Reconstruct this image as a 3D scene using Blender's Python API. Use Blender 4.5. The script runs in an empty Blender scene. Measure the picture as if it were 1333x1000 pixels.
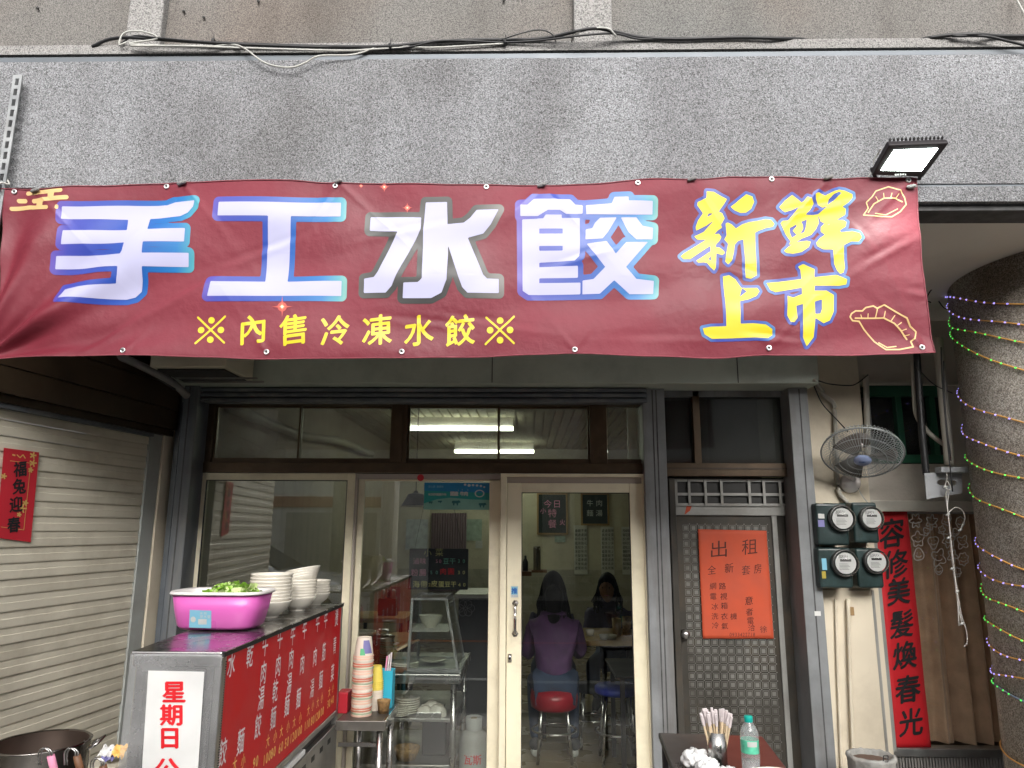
import bpy, bmesh, math, random
import numpy as np
from mathutils import Vector, Matrix
random.seed(7)
C = bpy.context.scene.collection
PI = math.pi

# ------------------------------------------------------------------ camera
EYE = Vector((0, 0, 1.6)); FPX = 930.0
PITCH, YAW, ROLL = math.radians(11.4), math.radians(1.17), math.radians(0.3)
CF = Vector((-math.sin(YAW)*math.cos(PITCH), math.cos(YAW)*math.cos(PITCH), math.sin(PITCH)))
_R0 = Vector((math.cos(YAW), math.sin(YAW), 0)); _U0 = _R0.cross(CF)
CR = _R0*math.cos(ROLL) + _U0*math.sin(ROLL); CU = _U0*math.cos(ROLL) - _R0*math.sin(ROLL)
cam_d = bpy.data.cameras.new('camera'); cam = bpy.data.objects.new('camera', cam_d); C.objects.link(cam)
cam.matrix_world = Matrix(((CR.x, CU.x, -CF.x, EYE.x), (CR.y, CU.y, -CF.y, EYE.y), (CR.z, CU.z, -CF.z, EYE.z), (0, 0, 0, 1)))
cam_d.sensor_width = 36; cam_d.lens = FPX/1333*36; cam_d.clip_start = .05; cam_d.clip_end = 300
bpy.context.scene.camera = cam

# ------------------------------------------------------------------ world, sun, exposure
w = bpy.data.worlds.new('World'); bpy.context.scene.world = w; w.use_nodes = True
nt = w.node_tree; bg = nt.nodes['Background']
sky = nt.nodes.new('ShaderNodeTexSky'); sky.sky_type = 'NISHITA'; sky.sun_disc = False
SUN_EL, SUN_AZ = math.radians(27), math.radians(172)      # behind and a little left of the viewer
sky.sun_elevation = SUN_EL; sky.sun_rotation = SUN_AZ; sky.dust_density = 6; sky.air_density = .6; sky.ozone_density = .6
hs = nt.nodes.new('ShaderNodeHueSaturation'); hs.inputs['Saturation'].default_value = .22
nt.links.new(sky.outputs[0], hs.inputs['Color']); nt.links.new(hs.outputs[0], bg.inputs[0]); bg.inputs[1].default_value = .15
sd = bpy.data.lights.new('sun', 'SUN'); sd.energy = .7; sd.angle = math.radians(45); sd.color = (1, .97, .93)
so = bpy.data.objects.new('sun', sd); C.objects.link(so)
sdir = Vector((math.sin(SUN_AZ)*math.cos(SUN_EL), math.cos(SUN_AZ)*math.cos(SUN_EL), math.sin(SUN_EL)))
so.rotation_euler = sdir.to_track_quat('Z', 'Y').to_euler(); so.location = (0, -5, 12)
sc = bpy.context.scene
sc.view_settings.view_transform = 'Standard'; sc.view_settings.look = 'None'; sc.view_settings.gamma = 1
sc.view_settings.use_curve_mapping = False; sc.view_settings.exposure = 1.05
sc.cycles.max_bounces = 8; sc.cycles.diffuse_bounces = 4; sc.cycles.transparent_max_bounces = 24
sc.cycles.use_denoising = True; sc.cycles.caustics_reflective = False; sc.cycles.caustics_refractive = False

# ------------------------------------------------------------------ helpers
def ray(px, py):
    return (CF*FPX + CR*(px-666.5) - CU*(py-500.0))
def at(px, py, Y):                      # a point of the photograph at depth Y (metres from the viewer's feet)
    d = ray(px, py); return EYE + d*(Y/d.y)
def atX(px, py, X):
    d = ray(px, py); return EYE + d*(X/d.x)
def atZ(px, py, Z):
    d = ray(px, py); return EYE + d*((Z-EYE.z)/d.z)

def lin(r, g, b):
    f = lambda c: ((c/255+.055)/1.055)**2.4 if c > 10 else c/255/12.92
    return (f(r), f(g), f(b))

MATS = {}
def mat(name, col, rough=.5, metal=0, var=.12, vs=4, bump=0, bs=60, dirt=None, dirt_s=3, dirt_a=.5, spec=.5, coat=0,
        em=None, es=0, streak=False, sheen=0, sss=0):
    m = bpy.data.materials.new(name); m.use_nodes = True; nt = m.node_tree; N = nt.nodes; L = nt.links
    b = N['Principled BSDF']; b.inputs['Roughness'].default_value = rough; b.inputs['Metallic'].default_value = metal
    b.inputs['Specular IOR Level'].default_value = spec
    if coat: b.inputs['Coat Weight'].default_value = coat; b.inputs['Coat Roughness'].default_value = .08
    if sheen: b.inputs['Sheen Weight'].default_value = sheen
    tc = N.new('ShaderNodeTexCoord'); mp = N.new('ShaderNodeMapping'); L.new(tc.outputs['Object'], mp.inputs[0])
    oi = N.new('ShaderNodeObjectInfo'); va = N.new('ShaderNodeVectorMath'); va.operation = 'MULTIPLY_ADD'
    L.new(oi.outputs['Random'], va.inputs[0]); va.inputs[1].default_value = (7, 3, 5); L.new(mp.outputs[0], va.inputs[2])
    P = va.outputs[0]
    base = tuple(col)+(1,)
    n = N.new('ShaderNodeTexNoise'); n.inputs['Scale'].default_value = vs; n.inputs['Detail'].default_value = 6
    L.new(P, n.inputs['Vector'])
    mr = N.new('ShaderNodeMapRange'); mr.inputs[1].default_value = .3; mr.inputs[2].default_value = .7
    mr.inputs[3].default_value = 1-var; mr.inputs[4].default_value = 1+var; L.new(n.outputs['Fac'], mr.inputs[0])
    mx = N.new('ShaderNodeMix'); mx.data_type = 'RGBA'; mx.blend_type = 'MULTIPLY'; mx.inputs[0].default_value = 1
    mx.inputs[6].default_value = base; L.new(mr.outputs[0], mx.inputs[7]); out = mx.outputs[2]
    if dirt:
        d = N.new('ShaderNodeTexNoise'); d.inputs['Scale'].default_value = dirt_s; d.inputs['Detail'].default_value = 8
        d.inputs['Roughness'].default_value = .65
        if streak:
            m2 = N.new('ShaderNodeMapping'); m2.inputs['Scale'].default_value = (1, 1, .12); L.new(P, m2.inputs[0]); L.new(m2.outputs[0], d.inputs['Vector'])
        else: L.new(P, d.inputs['Vector'])
        r2 = N.new('ShaderNodeMapRange'); r2.inputs[1].default_value = .48; r2.inputs[2].default_value = .7; r2.inputs[4].default_value = dirt_a
        L.new(d.outputs['Fac'], r2.inputs[0])
        m3 = N.new('ShaderNodeMix'); m3.data_type = 'RGBA'; L.new(r2.outputs[0], m3.inputs[0]); L.new(out, m3.inputs[6])
        m3.inputs[7].default_value = tuple(dirt)+(1,); out = m3.outputs[2]
    L.new(out, b.inputs['Base Color'])
    rr = N.new('ShaderNodeMapRange'); rr.inputs[1].default_value = .3; rr.inputs[2].default_value = .7
    rr.inputs[3].default_value = max(rough-.08, .02); rr.inputs[4].default_value = min(rough+.1, 1)
    L.new(n.outputs['Fac'], rr.inputs[0]); L.new(rr.outputs[0], b.inputs['Roughness'])
    if bump:
        bn = N.new('ShaderNodeTexNoise'); bn.inputs['Scale'].default_value = bs; bn.inputs['Detail'].default_value = 5; L.new(P, bn.inputs['Vector'])
        bp = N.new('ShaderNodeBump'); bp.inputs['Strength'].default_value = bump; bp.inputs['Distance'].default_value = .01
        L.new(bn.outputs['Fac'], bp.inputs['Height']); L.new(bp.outputs[0], b.inputs['Normal'])
    if em: b.inputs['Emission Color'].default_value = tuple(em)+(1,); b.inputs['Emission Strength'].default_value = es
    MATS[name] = m; return m

def pebble(name, cols, scale, tint=None, tscale=1.2, rough=.85, bump=.6, streakcol=None):
    """washed pebble render: every chip its own grey, dark gaps between"""
    m = bpy.data.materials.new(name); m.use_nodes = True; nt = m.node_tree; N = nt.nodes; L = nt.links
    b = N['Principled BSDF']; b.inputs['Roughness'].default_value = rough; b.inputs['Specular IOR Level'].default_value = .3
    tc = N.new('ShaderNodeTexCoord'); P = tc.outputs['Object']
    v = N.new('ShaderNodeTexVoronoi'); v.inputs['Scale'].default_value = scale; L.new(P, v.inputs['Vector'])
    cr = N.new('ShaderNodeValToRGB'); L.new(v.outputs['Color'], cr.inputs[0])
    e = cr.color_ramp.elements; e[0].position = 0; e[0].color = cols[0]+(1,); e[1].position = 1; e[1].color = cols[-1]+(1,)
    for i, c in enumerate(cols[1:-1]):
        x = e.new((i+1)/(len(cols)-1)); x.color = c+(1,)
    v2 = N.new('ShaderNodeTexNoise'); v2.inputs['Scale'].default_value = scale*1.1; v2.inputs['Detail'].default_value = 3; L.new(P, v2.inputs['Vector'])
    g = N.new('ShaderNodeMapRange'); g.inputs[1].default_value = .40; g.inputs[2].default_value = .52; g.inputs[3].default_value = .55; g.inputs[4].default_value = 1.05
    L.new(v2.outputs['Fac'], g.inputs[0])
    mx = N.new('ShaderNodeMix'); mx.data_type = 'RGBA'; mx.blend_type = 'MULTIPLY'; mx.inputs[0].default_value = 1
    L.new(cr.outputs[0], mx.inputs[6]); L.new(g.outputs[0], mx.inputs[7]); out = mx.outputs[2]
    if tint:
        for k, (tcol, thr, amt) in enumerate(tint):
            t = N.new('ShaderNodeTexNoise'); t.inputs['Scale'].default_value = tscale; t.inputs['Detail'].default_value = 7
            mp = N.new('ShaderNodeMapping'); mp.inputs['Location'].default_value = (k*13.1, 3*k, k*5.7); L.new(P, mp.inputs[0])
            if streakcol == k: mp.inputs['Scale'].default_value = (2.5, 2.5, .25)
            L.new(mp.outputs[0], t.inputs['Vector'])
            r = N.new('ShaderNodeMapRange'); r.inputs[1].default_value = thr; r.inputs[2].default_value = thr+.2; r.inputs[4].default_value = amt
            L.new(t.outputs['Fac'], r.inputs[0])
            m2 = N.new('ShaderNodeMix'); m2.data_type = 'RGBA'; m2.blend_type = 'MULTIPLY'; L.new(r.outputs[0], m2.inputs[0]); L.new(out, m2.inputs[6])
            m2.inputs[7].default_value = tcol+(1,); out = m2.outputs[2]
    L.new(out, b.inputs['Base Color'])
    bp = N.new('ShaderNodeBump'); bp.inputs['Strength'].default_value = bump; bp.inputs['Distance'].default_value = .006
    L.new(v2.outputs['Fac'], bp.inputs['Height']); L.new(bp.outputs[0], b.inputs['Normal'])
    MATS[name] = m; return m

def glass(name, tint=(1, 1, 1), ior=1.7, haze=0, hazecol=(.6, .6, .58), rough=0.0):
    m = bpy.data.materials.new(name); m.use_nodes = True; nt = m.node_tree; N = nt.nodes; L = nt.links
    N.remove(N['Principled BSDF']); o = N['Material Output']
    t = N.new('ShaderNodeBsdfTransparent'); t.inputs[0].default_value = tint+(1,)
    g = N.new('ShaderNodeBsdfGlossy'); g.inputs['Roughness'].default_value = rough
    f = N.new('ShaderNodeFresnel'); ge = N.new('ShaderNodeNewGeometry'); ir = N.new('ShaderNodeMapRange'); ir.inputs[3].default_value = ior; ir.inputs[4].default_value = 1/ior; L.new(ge.outputs['Backfacing'], ir.inputs[0]); L.new(ir.outputs[0], f.inputs[0])
    x = N.new('ShaderNodeMixShader'); L.new(f.outputs[0], x.inputs[0]); L.new(t.outputs[0], x.inputs[1]); L.new(g.outputs[0], x.inputs[2])
    last = x.outputs[0]
    if haze:
        d = N.new('ShaderNodeBsdfDiffuse'); d.inputs[0].default_value = hazecol+(1,)
        n = N.new('ShaderNodeTexNoise'); n.inputs['Scale'].default_value = 5; n.inputs['Detail'].default_value = 8
        tc = N.new('ShaderNodeTexCoord'); L.new(tc.outputs['Object'], n.inputs['Vector'])
        r = N.new('ShaderNodeMapRange'); r.inputs[1].default_value = .3; r.inputs[2].default_value = .75; r.inputs[3].default_value = haze*.4; r.inputs[4].default_value = haze
        L.new(n.outputs['Fac'], r.inputs[0]); y = N.new('ShaderNodeMixShader'); L.new(r.outputs[0], y.inputs[0]); L.new(last, y.inputs[1]); L.new(d.outputs[0], y.inputs[2]); last = y.outputs[0]
    L.new(last, o.inputs[0]); MATS[name] = m; return m

def emit(name, col, s):
    m = bpy.data.materials.new(name); m.use_nodes = True; N = m.node_tree.nodes
    b = N['Principled BSDF']; b.inputs['Base Color'].default_value = col+(1,); b.inputs['Emission Color'].default_value = col+(1,); b.inputs['Emission Strength'].default_value = s
    MATS[name] = m; return m

def wloc(p):
    v = Vector((0, 0, 0))
    while p is not None: v = v + p.location; p = p.parent
    return v

class MB:
    def __init__(s): s.v = []; s.f = []
    def add(s, vs, fs):
        k = len(s.v); s.v += [tuple(v) for v in vs]; s.f += [tuple(i+k for i in f) for f in fs]; return s
    def box(s, x0, x1, y0, y1, z0, z1):
        return s.add([(x0,y0,z0),(x1,y0,z0),(x1,y1,z0),(x0,y1,z0),(x0,y0,z1),(x1,y0,z1),(x1,y1,z1),(x0,y1,z1)],
                     [(0,3,2,1),(4,5,6,7),(0,1,5,4),(1,2,6,5),(2,3,7,6),(3,0,4,7)])
    def hexa(s, p):       # eight corners: bottom four, top four
        return s.add(p, [(0,3,2,1),(4,5,6,7),(0,1,5,4),(1,2,6,5),(2,3,7,6),(3,0,4,7)])
    def bar(s, a, b, wx, wy=None, up=Vector((0,0,1))):
        a = Vector(a); b = Vector(b); wy = wy or wx; d = (b-a).normalized()
        if abs(d.dot(up)) > .95: up = Vector((0,1,0))
        u = d.cross(up).normalized(); v = u.cross(d)
        q = lambda c: [c-u*wx/2-v*wy/2, c+u*wx/2-v*wy/2, c+u*wx/2+v*wy/2, c-u*wx/2+v*wy/2]
        return s.hexa(q(a)+q(b))
    def tube(s, pts, r, n=8, caps=True):
        pts = [Vector(p) for p in pts]; rs = r if isinstance(r, (list, tuple)) else [r]*len(pts)
        rings = []; ref = None
        for i, p in enumerate(pts):
            d = (pts[min(i+1, len(pts)-1)]-pts[max(i-1, 0)])
            d = d.normalized() if d.length > 1e-9 else Vector((0,0,1))
            if ref is None: ref = Vector((0,0,1)) if abs(d.z) < .9 else Vector((1,0,0))
            u = d.cross(ref)
            if u.length < 1e-4: ref = Vector((0,1,0)); u = d.cross(ref)
            u.normalize(); vv = u.cross(d); ref = -vv if False else ref
            rings.append([p+(u*math.cos(2*PI*k/n)+vv*math.sin(2*PI*k/n))*rs[i] for k in range(n)])
        vs = [q for r_ in rings for q in r_]; fs = []
        for i in range(len(pts)-1):
            for k in range(n): fs.append((i*n+k, i*n+(k+1) % n, (i+1)*n+(k+1) % n, (i+1)*n+k))
        if caps: fs.append(tuple(range(n-1, -1, -1))); fs.append(tuple((len(pts)-1)*n+k for k in range(n)))
        return s.add(vs, fs)
    def lathe(s, prof, c=(0,0,0), n=24, axis=None, cap=True):
        c = Vector(c); M = Matrix.Identity(3) if axis is None else Vector(axis).normalized().to_track_quat('Z', 'Y').to_matrix()
        vs = []; fs = []
        for r, z in prof:
            for k in range(n): vs.append(c+M@Vector((r*math.cos(2*PI*k/n), r*math.sin(2*PI*k/n), z)))
        for i in range(len(prof)-1):
            for k in range(n): fs.append((i*n+k, i*n+(k+1) % n, (i+1)*n+(k+1) % n, (i+1)*n+k))
        if cap: fs.append(tuple(range(n-1, -1, -1))); fs.append(tuple((len(prof)-1)*n+k for k in range(n)))
        return s.add(vs, fs)
    def grid(s, fn, nu, nv, flip=False):
        vs = [fn(i/nu, j/nv) for j in range(nv+1) for i in range(nu+1)]
        fs = []
        for j in range(nv):
            for i in range(nu):
                a = j*(nu+1)+i; q = (a, a+1, a+nu+2, a+nu+1); fs.append(q[::-1] if flip else q)
        return s.add(vs, fs)
    def prism(s, poly, fn, d):   # poly of 2D points, fn maps to 3D, d is the offset vector
        n = len(poly); a = [Vector(fn(*p)) for p in poly]; b = [p+Vector(d) for p in a]
        return s.add(a+b, [tuple(range(n)), tuple(range(2*n-1, n-1, -1))]+[(i, i+n, (i+1) % n+n, (i+1) % n) for i in range(n)])
    def obj(s, name, m, parent=None, smooth=False, bevel=0, seg=2, fix=True, solid=0, **kw):
        me = bpy.data.meshes.new(name); off = wloc(parent) if parent is not None else Vector((0,0,0))
        me.from_pydata([(x-off.x, y-off.y, z-off.z) for x, y, z in s.v], [], s.f)
        if fix:
            bm = bmesh.new(); bm.from_mesh(me); bmesh.ops.recalc_face_normals(bm, faces=bm.faces); bm.to_mesh(me); bm.free()
        me.materials.append(m if not isinstance(m, str) else MATS[m])
        if smooth: me.polygons.foreach_set('use_smooth', [True]*len(me.polygons))
        o = bpy.data.objects.new(name, me); C.objects.link(o)
        if parent is not None: o.parent = parent
        if bevel:
            b = o.modifiers.new('bevel', 'BEVEL'); b.width = bevel; b.segments = seg; b.limit_method = 'ANGLE'; b.angle_limit = .7
        if solid:
            b = o.modifiers.new('solid', 'SOLIDIFY'); b.thickness = solid; b.offset = 0
        for k, v in kw.items(): o[k] = v
        return o

def thing(name, label, cat, loc=(0,0,0), group=None, rz=0):
    o = bpy.data.objects.new(name, None); o.empty_display_size = .1; C.objects.link(o); o.location = loc; o.rotation_euler.z = rz
    o['label'] = label; o['category'] = cat
    if group: o['group'] = group
    return o
def tag(o, label, cat, group=None):
    o['label'] = label; o['category'] = cat
    if group: o['group'] = group
    return o
def struct(o): o['kind'] = 'structure'; return o
def copy_tree(o, parent=None):
    c = o.copy(); C.objects.link(c)
    if parent is not None: c.parent = parent
    for ch in list(o.children): copy_tree(ch, c)
    return c
def B(x0, x1, y0, y1, z0, z1): return MB().box(x0, x1, y0, y1, z0, z1)
def sm_tube(pts, n=6):           # smooth a polyline (Catmull-Rom)
    P = [Vector(p) for p in pts]; P = [P[0]*2-P[1]]+P+[P[-1]*2-P[-2]]; out = []
    for i in range(1, len(P)-2):
        for k in range(n):
            t = k/n; a, b, c, d = P[i-1], P[i], P[i+1], P[i+2]
            out.append(.5*((2*b)+(-a+c)*t+(2*a-5*b+4*c-d)*t*t+(-a+3*b-3*c+d)*t**3))
    out.append(P[-2]); return out

# ---- lettering from the font, as flat print lying on a surface
_G = {}
def glyph(ch, bold=0):
    k = (ch, bold)
    if k not in _G:
        c = bpy.data.curves.new('glyph', 'FONT'); c.body = ch; c.size = 1; c.offset = bold; c.resolution_u = 3
        o = bpy.data.objects.new('glyph', c); C.objects.link(o); dg = bpy.context.evaluated_depsgraph_get()
        me = bpy.data.meshes.new_from_object(o.evaluated_get(dg))
        cjk = ord(ch) > 0x2000
        vs = [(v.co.x, v.co.y) for v in me.vertices]
        cx = .5 if cjk else (min(v[0] for v in vs)+max(v[0] for v in vs))/2 if vs else 0
        vs = [(x-cx, y-(.38 if cjk else .36)) for x, y in vs]
        _G[k] = (vs, [tuple(p.vertices) for p in me.polygons])
        bpy.data.objects.remove(o); bpy.data.curves.remove(c); bpy.data.meshes.remove(me)
    return _G[k]
def lettering(items, fn, name, m, parent, off=.0012, slice_=0, slant=0, bold=0, join=False):
    """items: (char, u, v, size, width factor); fn(u, v, off) -> point"""
    if not join:
        for it in items: o = lettering([it], fn, 'character', m, parent, off, slice_, slant, bold, True); o.pop('kind', None)
        return o
    mb = MB()
    for it in items:
        ch, u, v, s, wf = it[:5]; bo = it[5] if len(it) > 5 else bold
        vs, fs = glyph(ch, 0)
        if bo:        # heavier hand: the same strokes pressed again a hair to each side
            k_ = len(vs); V_ = []; F_ = []
            D_ = ((0,0),(bo,bo*.3),(-bo,-bo*.3),(bo*.2,bo*.9),(-bo*.2,-bo*.9))
            for q_, (dx_, dy_) in enumerate(D_):
                pass
                V_.append(([(x+dx_, y+dy_) for x, y in vs], q_*.00007))
        else: V_ = [(vs, 0)]
        for vs, lift in V_:
          off_ = off+lift
          if slice_:
              bm = bmesh.new(); bv = [bm.verts.new((u+x*s*wf, v+(y+slant*x)*s, 0)) for x, y in vs]
              for f in fs:
                  try: bm.faces.new([bv[i] for i in f])
                  except ValueError: pass
              for ax in (0, 1):
                  lo = min(q.co[ax] for q in bm.verts); hi = max(q.co[ax] for q in bm.verts); t = lo+slice_
                  while t < hi:
                      co = [0,0,0]; no = [0,0,0]; co[ax] = t; no[ax] = 1
                      bmesh.ops.bisect_plane(bm, geom=bm.verts[:]+bm.edges[:]+bm.faces[:], plane_co=co, plane_no=no); t += slice_
              bm.verts.index_update()
              mb.add([fn(q.co.x, q.co.y, off_) for q in bm.verts], [[q.index for q in f.verts] for f in bm.faces]); bm.free()
          else:
              mb.add([fn(u+x*s*wf, v+(y+slant*x)*s, off_) for x, y in vs], fs)
    return mb.obj(name, m, parent, fix=False, kind='stuff')
def plane_fn(O, U, V):
    O = Vector(O); U = Vector(U).normalized(); V = Vector(V).normalized(); N_ = U.cross(V)
    return lambda u, v, off=0: O+U*u+V*v+N_*off

# ---- drawn shapes: signed distance fields turned into fine flat meshes
def sd_poly(X, Y, P):
    P = np.array(P, float); d = np.full(X.shape, 1e9); ins = np.zeros(X.shape, bool); n = len(P)
    for i in range(n):
        a = P[i]; b = P[(i+1) % n]; e = b-a; wx = X-a[0]; wy = Y-a[1]
        t = np.clip((wx*e[0]+wy*e[1])/max(e@e, 1e-9), 0, 1); d = np.minimum(d, (wx-e[0]*t)**2+(wy-e[1]*t)**2)
        c = ((a[1] <= Y) & (b[1] > Y)) | ((b[1] <= Y) & (a[1] > Y))
        with np.errstate(divide='ignore', invalid='ignore'):
            xi = a[0]+(Y-a[1])/(b[1]-a[1]+1e-12)*e[0]
        ins ^= c & (X < xi)
    d = np.sqrt(d); return np.where(ins, -d, d)
def sd_line(X, Y, pts, r):
    d = np.full(X.shape, 1e9)
    for i in range(len(pts)-1):
        a = np.array(pts[i][:2], float); b = np.array(pts[i+1][:2], float); e = b-a
        t = np.clip(((X-a[0])*e[0]+(Y-a[1])*e[1])/max(e@e, 1e-9), 0, 1)
        d = np.minimum(d, np.hypot(X-a[0]-e[0]*t, Y-a[1]-e[1]*t))
    return d-r
def sdf_mesh(shape, box, res, fn, mb):
    x0, y0, x1, y1 = box; nx = int((x1-x0)/res)+1; ny = int((y1-y0)/res)+1
    xs = x0+np.arange(nx)*res; ys = y0+np.arange(ny)*res; X, Y = np.meshgrid(xs, ys); D = shape(X, Y)
    ids = {}; V = []; F = []
    def vid(key, x, y):
        if key not in ids: ids[key] = len(V); V.append(fn(x, y))
        return ids[key]
    ins = D < 0; cnt = ins[:-1, :-1].astype(int)+ins[1:, :-1]+ins[:-1, 1:]+ins[1:, 1:]
    J, I = np.nonzero(cnt)
    for j, i in zip(J.tolist(), I.tolist()):
        cs = ((i, j), (i+1, j), (i+1, j+1), (i, j+1)); poly = []
        for k in range(4):
            a = cs[k]; b = cs[(k+1) % 4]; da = D[a[1], a[0]]; db = D[b[1], b[0]]
            if da < 0: poly.append(vid(a, xs[a[0]], ys[a[1]]))
            if (da < 0) != (db < 0):
                t = da/(da-db); key = (min(a, b), max(a, b))
                poly.append(vid(key, xs[a[0]]+(xs[b[0]]-xs[a[0]])*t, ys[a[1]]+(ys[b[1]]-ys[a[1]])*t))
        if len(poly) > 2: F.append(poly)
    mb.add(V, F); return mb

# ------------------------------------------------------------------ materials
G = lambda v: (v, v, v)
pebble('pebble_grey', [G(.07), (.17,.175,.18), (.23,.235,.245), (.33,.335,.35), (.20,.205,.21)], 190, [((.62,.60,.58), .46, .7), ((.68,.66,.66), .5, .5), ((1.25,1.25,1.25), .52, .7)], 1.3, bump=.8, streakcol=1)
pebble('pebble_brown', [(.065,.062,.058), (.155,.148,.138), (.195,.185,.172), (.14,.134,.125), (.225,.214,.20)], 180, [((.92,.80,.73), .47, .7), ((.62,.60,.58), .5, .8), ((.85,.95,1.0), .5, .5)], 1.1, bump=.5, streakcol=1)
pebble('pebble_light', [G(.10), (.25,.245,.235), (.31,.30,.29), (.27,.265,.25)], 170, [((.7,.68,.66), .5, .7)], 1.5, bump=.5)
pebble('pebble_column', [(.14,.125,.105), (.29,.26,.225), (.38,.345,.30), (.55,.52,.47), (.33,.295,.255)], 165, [((.50,.45,.40), .50, .8), ((1.7,1.7,1.7), .54, .9)], 2.2, bump=.8, streakcol=1)
mat('dark_joint', (.07,.07,.07), .9, var=.4, vs=20)
mat('zinc_strip', (.12,.135,.15), .5, .3, var=.15, dirt=(.10,.10,.10))
mat('soffit_white', (.60,.58,.53), .8, var=.07, bump=.1, dirt=(.35,.33,.30), dirt_a=.3, dirt_s=2)
mat('cable_black', (.012,.012,.013), .45)
mat('cable_white', (.42,.42,.39), .5, dirt=(.3,.28,.25), dirt_s=9)
mat('galvanised', (.34,.35,.35), .38, .85, var=.15, vs=14, dirt=(.28,.25,.22), dirt_a=.6)
mat('stainless', (.50,.49,.47), .25, 1, var=.12, vs=10, dirt=(.26,.24,.22), dirt_a=.35, dirt_s=6)
mat('stainless_brushed', (.42,.41,.39), .38, 1, var=.18, vs=9, dirt=(.2,.18,.16), dirt_a=.45, dirt_s=5, bump=.06, bs=90)
mat('worn_steel', (.20,.19,.17), .42, .8, var=.3, vs=8, dirt=(.10,.08,.06), dirt_a=.6, dirt_s=5)
mat('rope', (.24,.235,.23), .9, bump=.6, bs=200)
mat('black_metal', (.022,.018,.02), .45, .3)
mat('banner_red', (.160,.017,.030), .56, var=.12, vs=2.5, spec=.38, bump=.30, bs=26, sheen=.0, dirt=(.20,.030,.045), dirt_s=1.6, dirt_a=.6)
mat('hem', (.22,.045,.06), .6, bump=.5, bs=400)
mat('print_white', (.40,.40,.57), .5, var=.03)
mat('print_yellow', (.64,.50,.010), .42, var=.05)
mat('print_gold', (.62,.42,.18), .45, var=.08)
mat('eyelet', (.75,.75,.74), .3, .9)
mat('slat_paint', (.62,.58,.47), .5, var=.08, vs=3, dirt=(.38,.34,.26), dirt_a=.6, dirt_s=2.6, bump=.05)
mat('track_grey', (.36,.38,.36), .5, var=.08, dirt=(.22,.20,.17), dirt_a=.5)
mat('brown_metal', (.040,.024,.013), .42, .2, var=.3, vs=4, dirt=(.07,.05,.03), dirt_s=5)
mat('brown_alu', (.080,.052,.028), .38, .4, var=.2, vs=8, dirt=(.15,.11,.07), dirt_a=.4, dirt_s=9)
mat('slate_paint', (.095,.107,.122), .5, var=.2, vs=7, dirt=(.20,.20,.19), dirt_a=.8, dirt_s=6, streak=True, bump=.1)
mat('grey_post', (.20,.21,.215), .5, var=.18, vs=7, dirt=(.10,.085,.07), dirt_a=.75, dirt_s=5, streak=True, bump=.08)
mat('box_green', (.42,.47,.41), .5, var=.07, vs=2, dirt=(.13,.14,.12), dirt_a=.35, dirt_s=3)
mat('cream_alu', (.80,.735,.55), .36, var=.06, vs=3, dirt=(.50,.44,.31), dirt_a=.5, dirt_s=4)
mat('cream_alu_shaded', (.40,.35,.31), .4, var=.05)  # cream aluminium with the shade on set-back parts put into its colour
mat('rubber', (.008,.008,.008), .6)
mat('wall_cream', (.66,.59,.46), .75, var=.06, vs=3, bump=.12, bs=30, dirt=(.40,.34,.25), dirt_a=.45, dirt_s=2.5)
mat('wall_white', (.50,.46,.40), .8, var=.07, vs=2, bump=.1, dirt=(.28,.25,.21), dirt_a=.5, dirt_s=3)
mat('plaster_in', (.50,.46,.35), .8, var=.08, vs=2, bump=.15, bs=25, dirt=(.28,.25,.19), dirt_a=.5, dirt_s=3)
mat('partition', (.42,.36,.27), .7, var=.08, vs=3, streak=True, dirt=(.28,.24,.18), dirt_s=9)
mat('green_paint', (.02,.12,.065), .45, var=.2, dirt=(.015,.06,.04), dirt_a=.5)
mat('teal_meter', (.012,.027,.026), .35, var=.2, vs=8, dirt=(.03,.06,.06), dirt_a=.6, dirt_s=12)
mat('dial', (.50,.51,.49), .5, var=.05); mat('ink', (.01,.01,.012), .6); mat('dial_ring', (.10,.10,.095), .3, .6)
mat('paper_red', (.62,.012,.02), .55, var=.06, vs=6); mat('paper_crimson', (.50,.02,.035), .5, var=.08)
mat('paper_orange', (.50,.075,.028), .7, var=.08, vs=9, bump=.25, bs=14)
mat('paper_white', (.72,.72,.70), .7); mat('gold_ink', (.75,.50,.16), .4, .3)
mat('red_ink', (.72,.012,.02), .5); mat('pink_ink', (.72,.28,.42), .6); mat('green_ink', (.20,.55,.42), .6); mat('yellow_ink', (.65,.60,.22), .6)
mat('menu_red', (.55,.006,.012), .42, var=.06, vs=5, spec=.25); mat('menu_text', (.82,.74,.76), .4); mat('menu_price', (.90,.52,.14), .4)
mat('iron_sheet', (.062,.057,.048), .40, .45, var=.2, vs=4, dirt=(.10,.075,.05), dirt_a=.7, dirt_s=5)
mat('emboss', (.20,.195,.175), .42, .4, var=.35, vs=3, dirt=(.06,.05,.035), dirt_a=.8, dirt_s=4)
mat('iron_dark', (.028,.028,.026), .5, .3); mat('grille_grey', (.30,.30,.28), .45, .15, var=.15, dirt=(.12,.10,.08))
mat('plastic_grey', (.30,.31,.32), .5); mat('duct_white', (.46,.44,.38), .6, var=.08, dirt=(.25,.23,.2), dirt_a=.5)
mat('curtain', (.62,.43,.29), .8, var=.2, vs=9, sheen=.3); mat('curtain_back', (.25,.18,.13), .85, var=.2)
mat('doodle_white', (.72,.70,.66), .7)
mat('corrugated', (.30,.29,.27), .5, .3, var=.15)
mat('concrete_pot', (.30,.30,.28), .85, var=.25, vs=12, bump=.4, dirt=(.42,.40,.36), dirt_a=.7, dirt_s=14)
mat('soil', (.14,.09,.065), .95, bump=.6)
mat('table_black', (.055,.045,.040), .32, var=.2, vs=5, dirt=(.10,.085,.07), dirt_a=.6, dirt_s=3)
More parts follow.
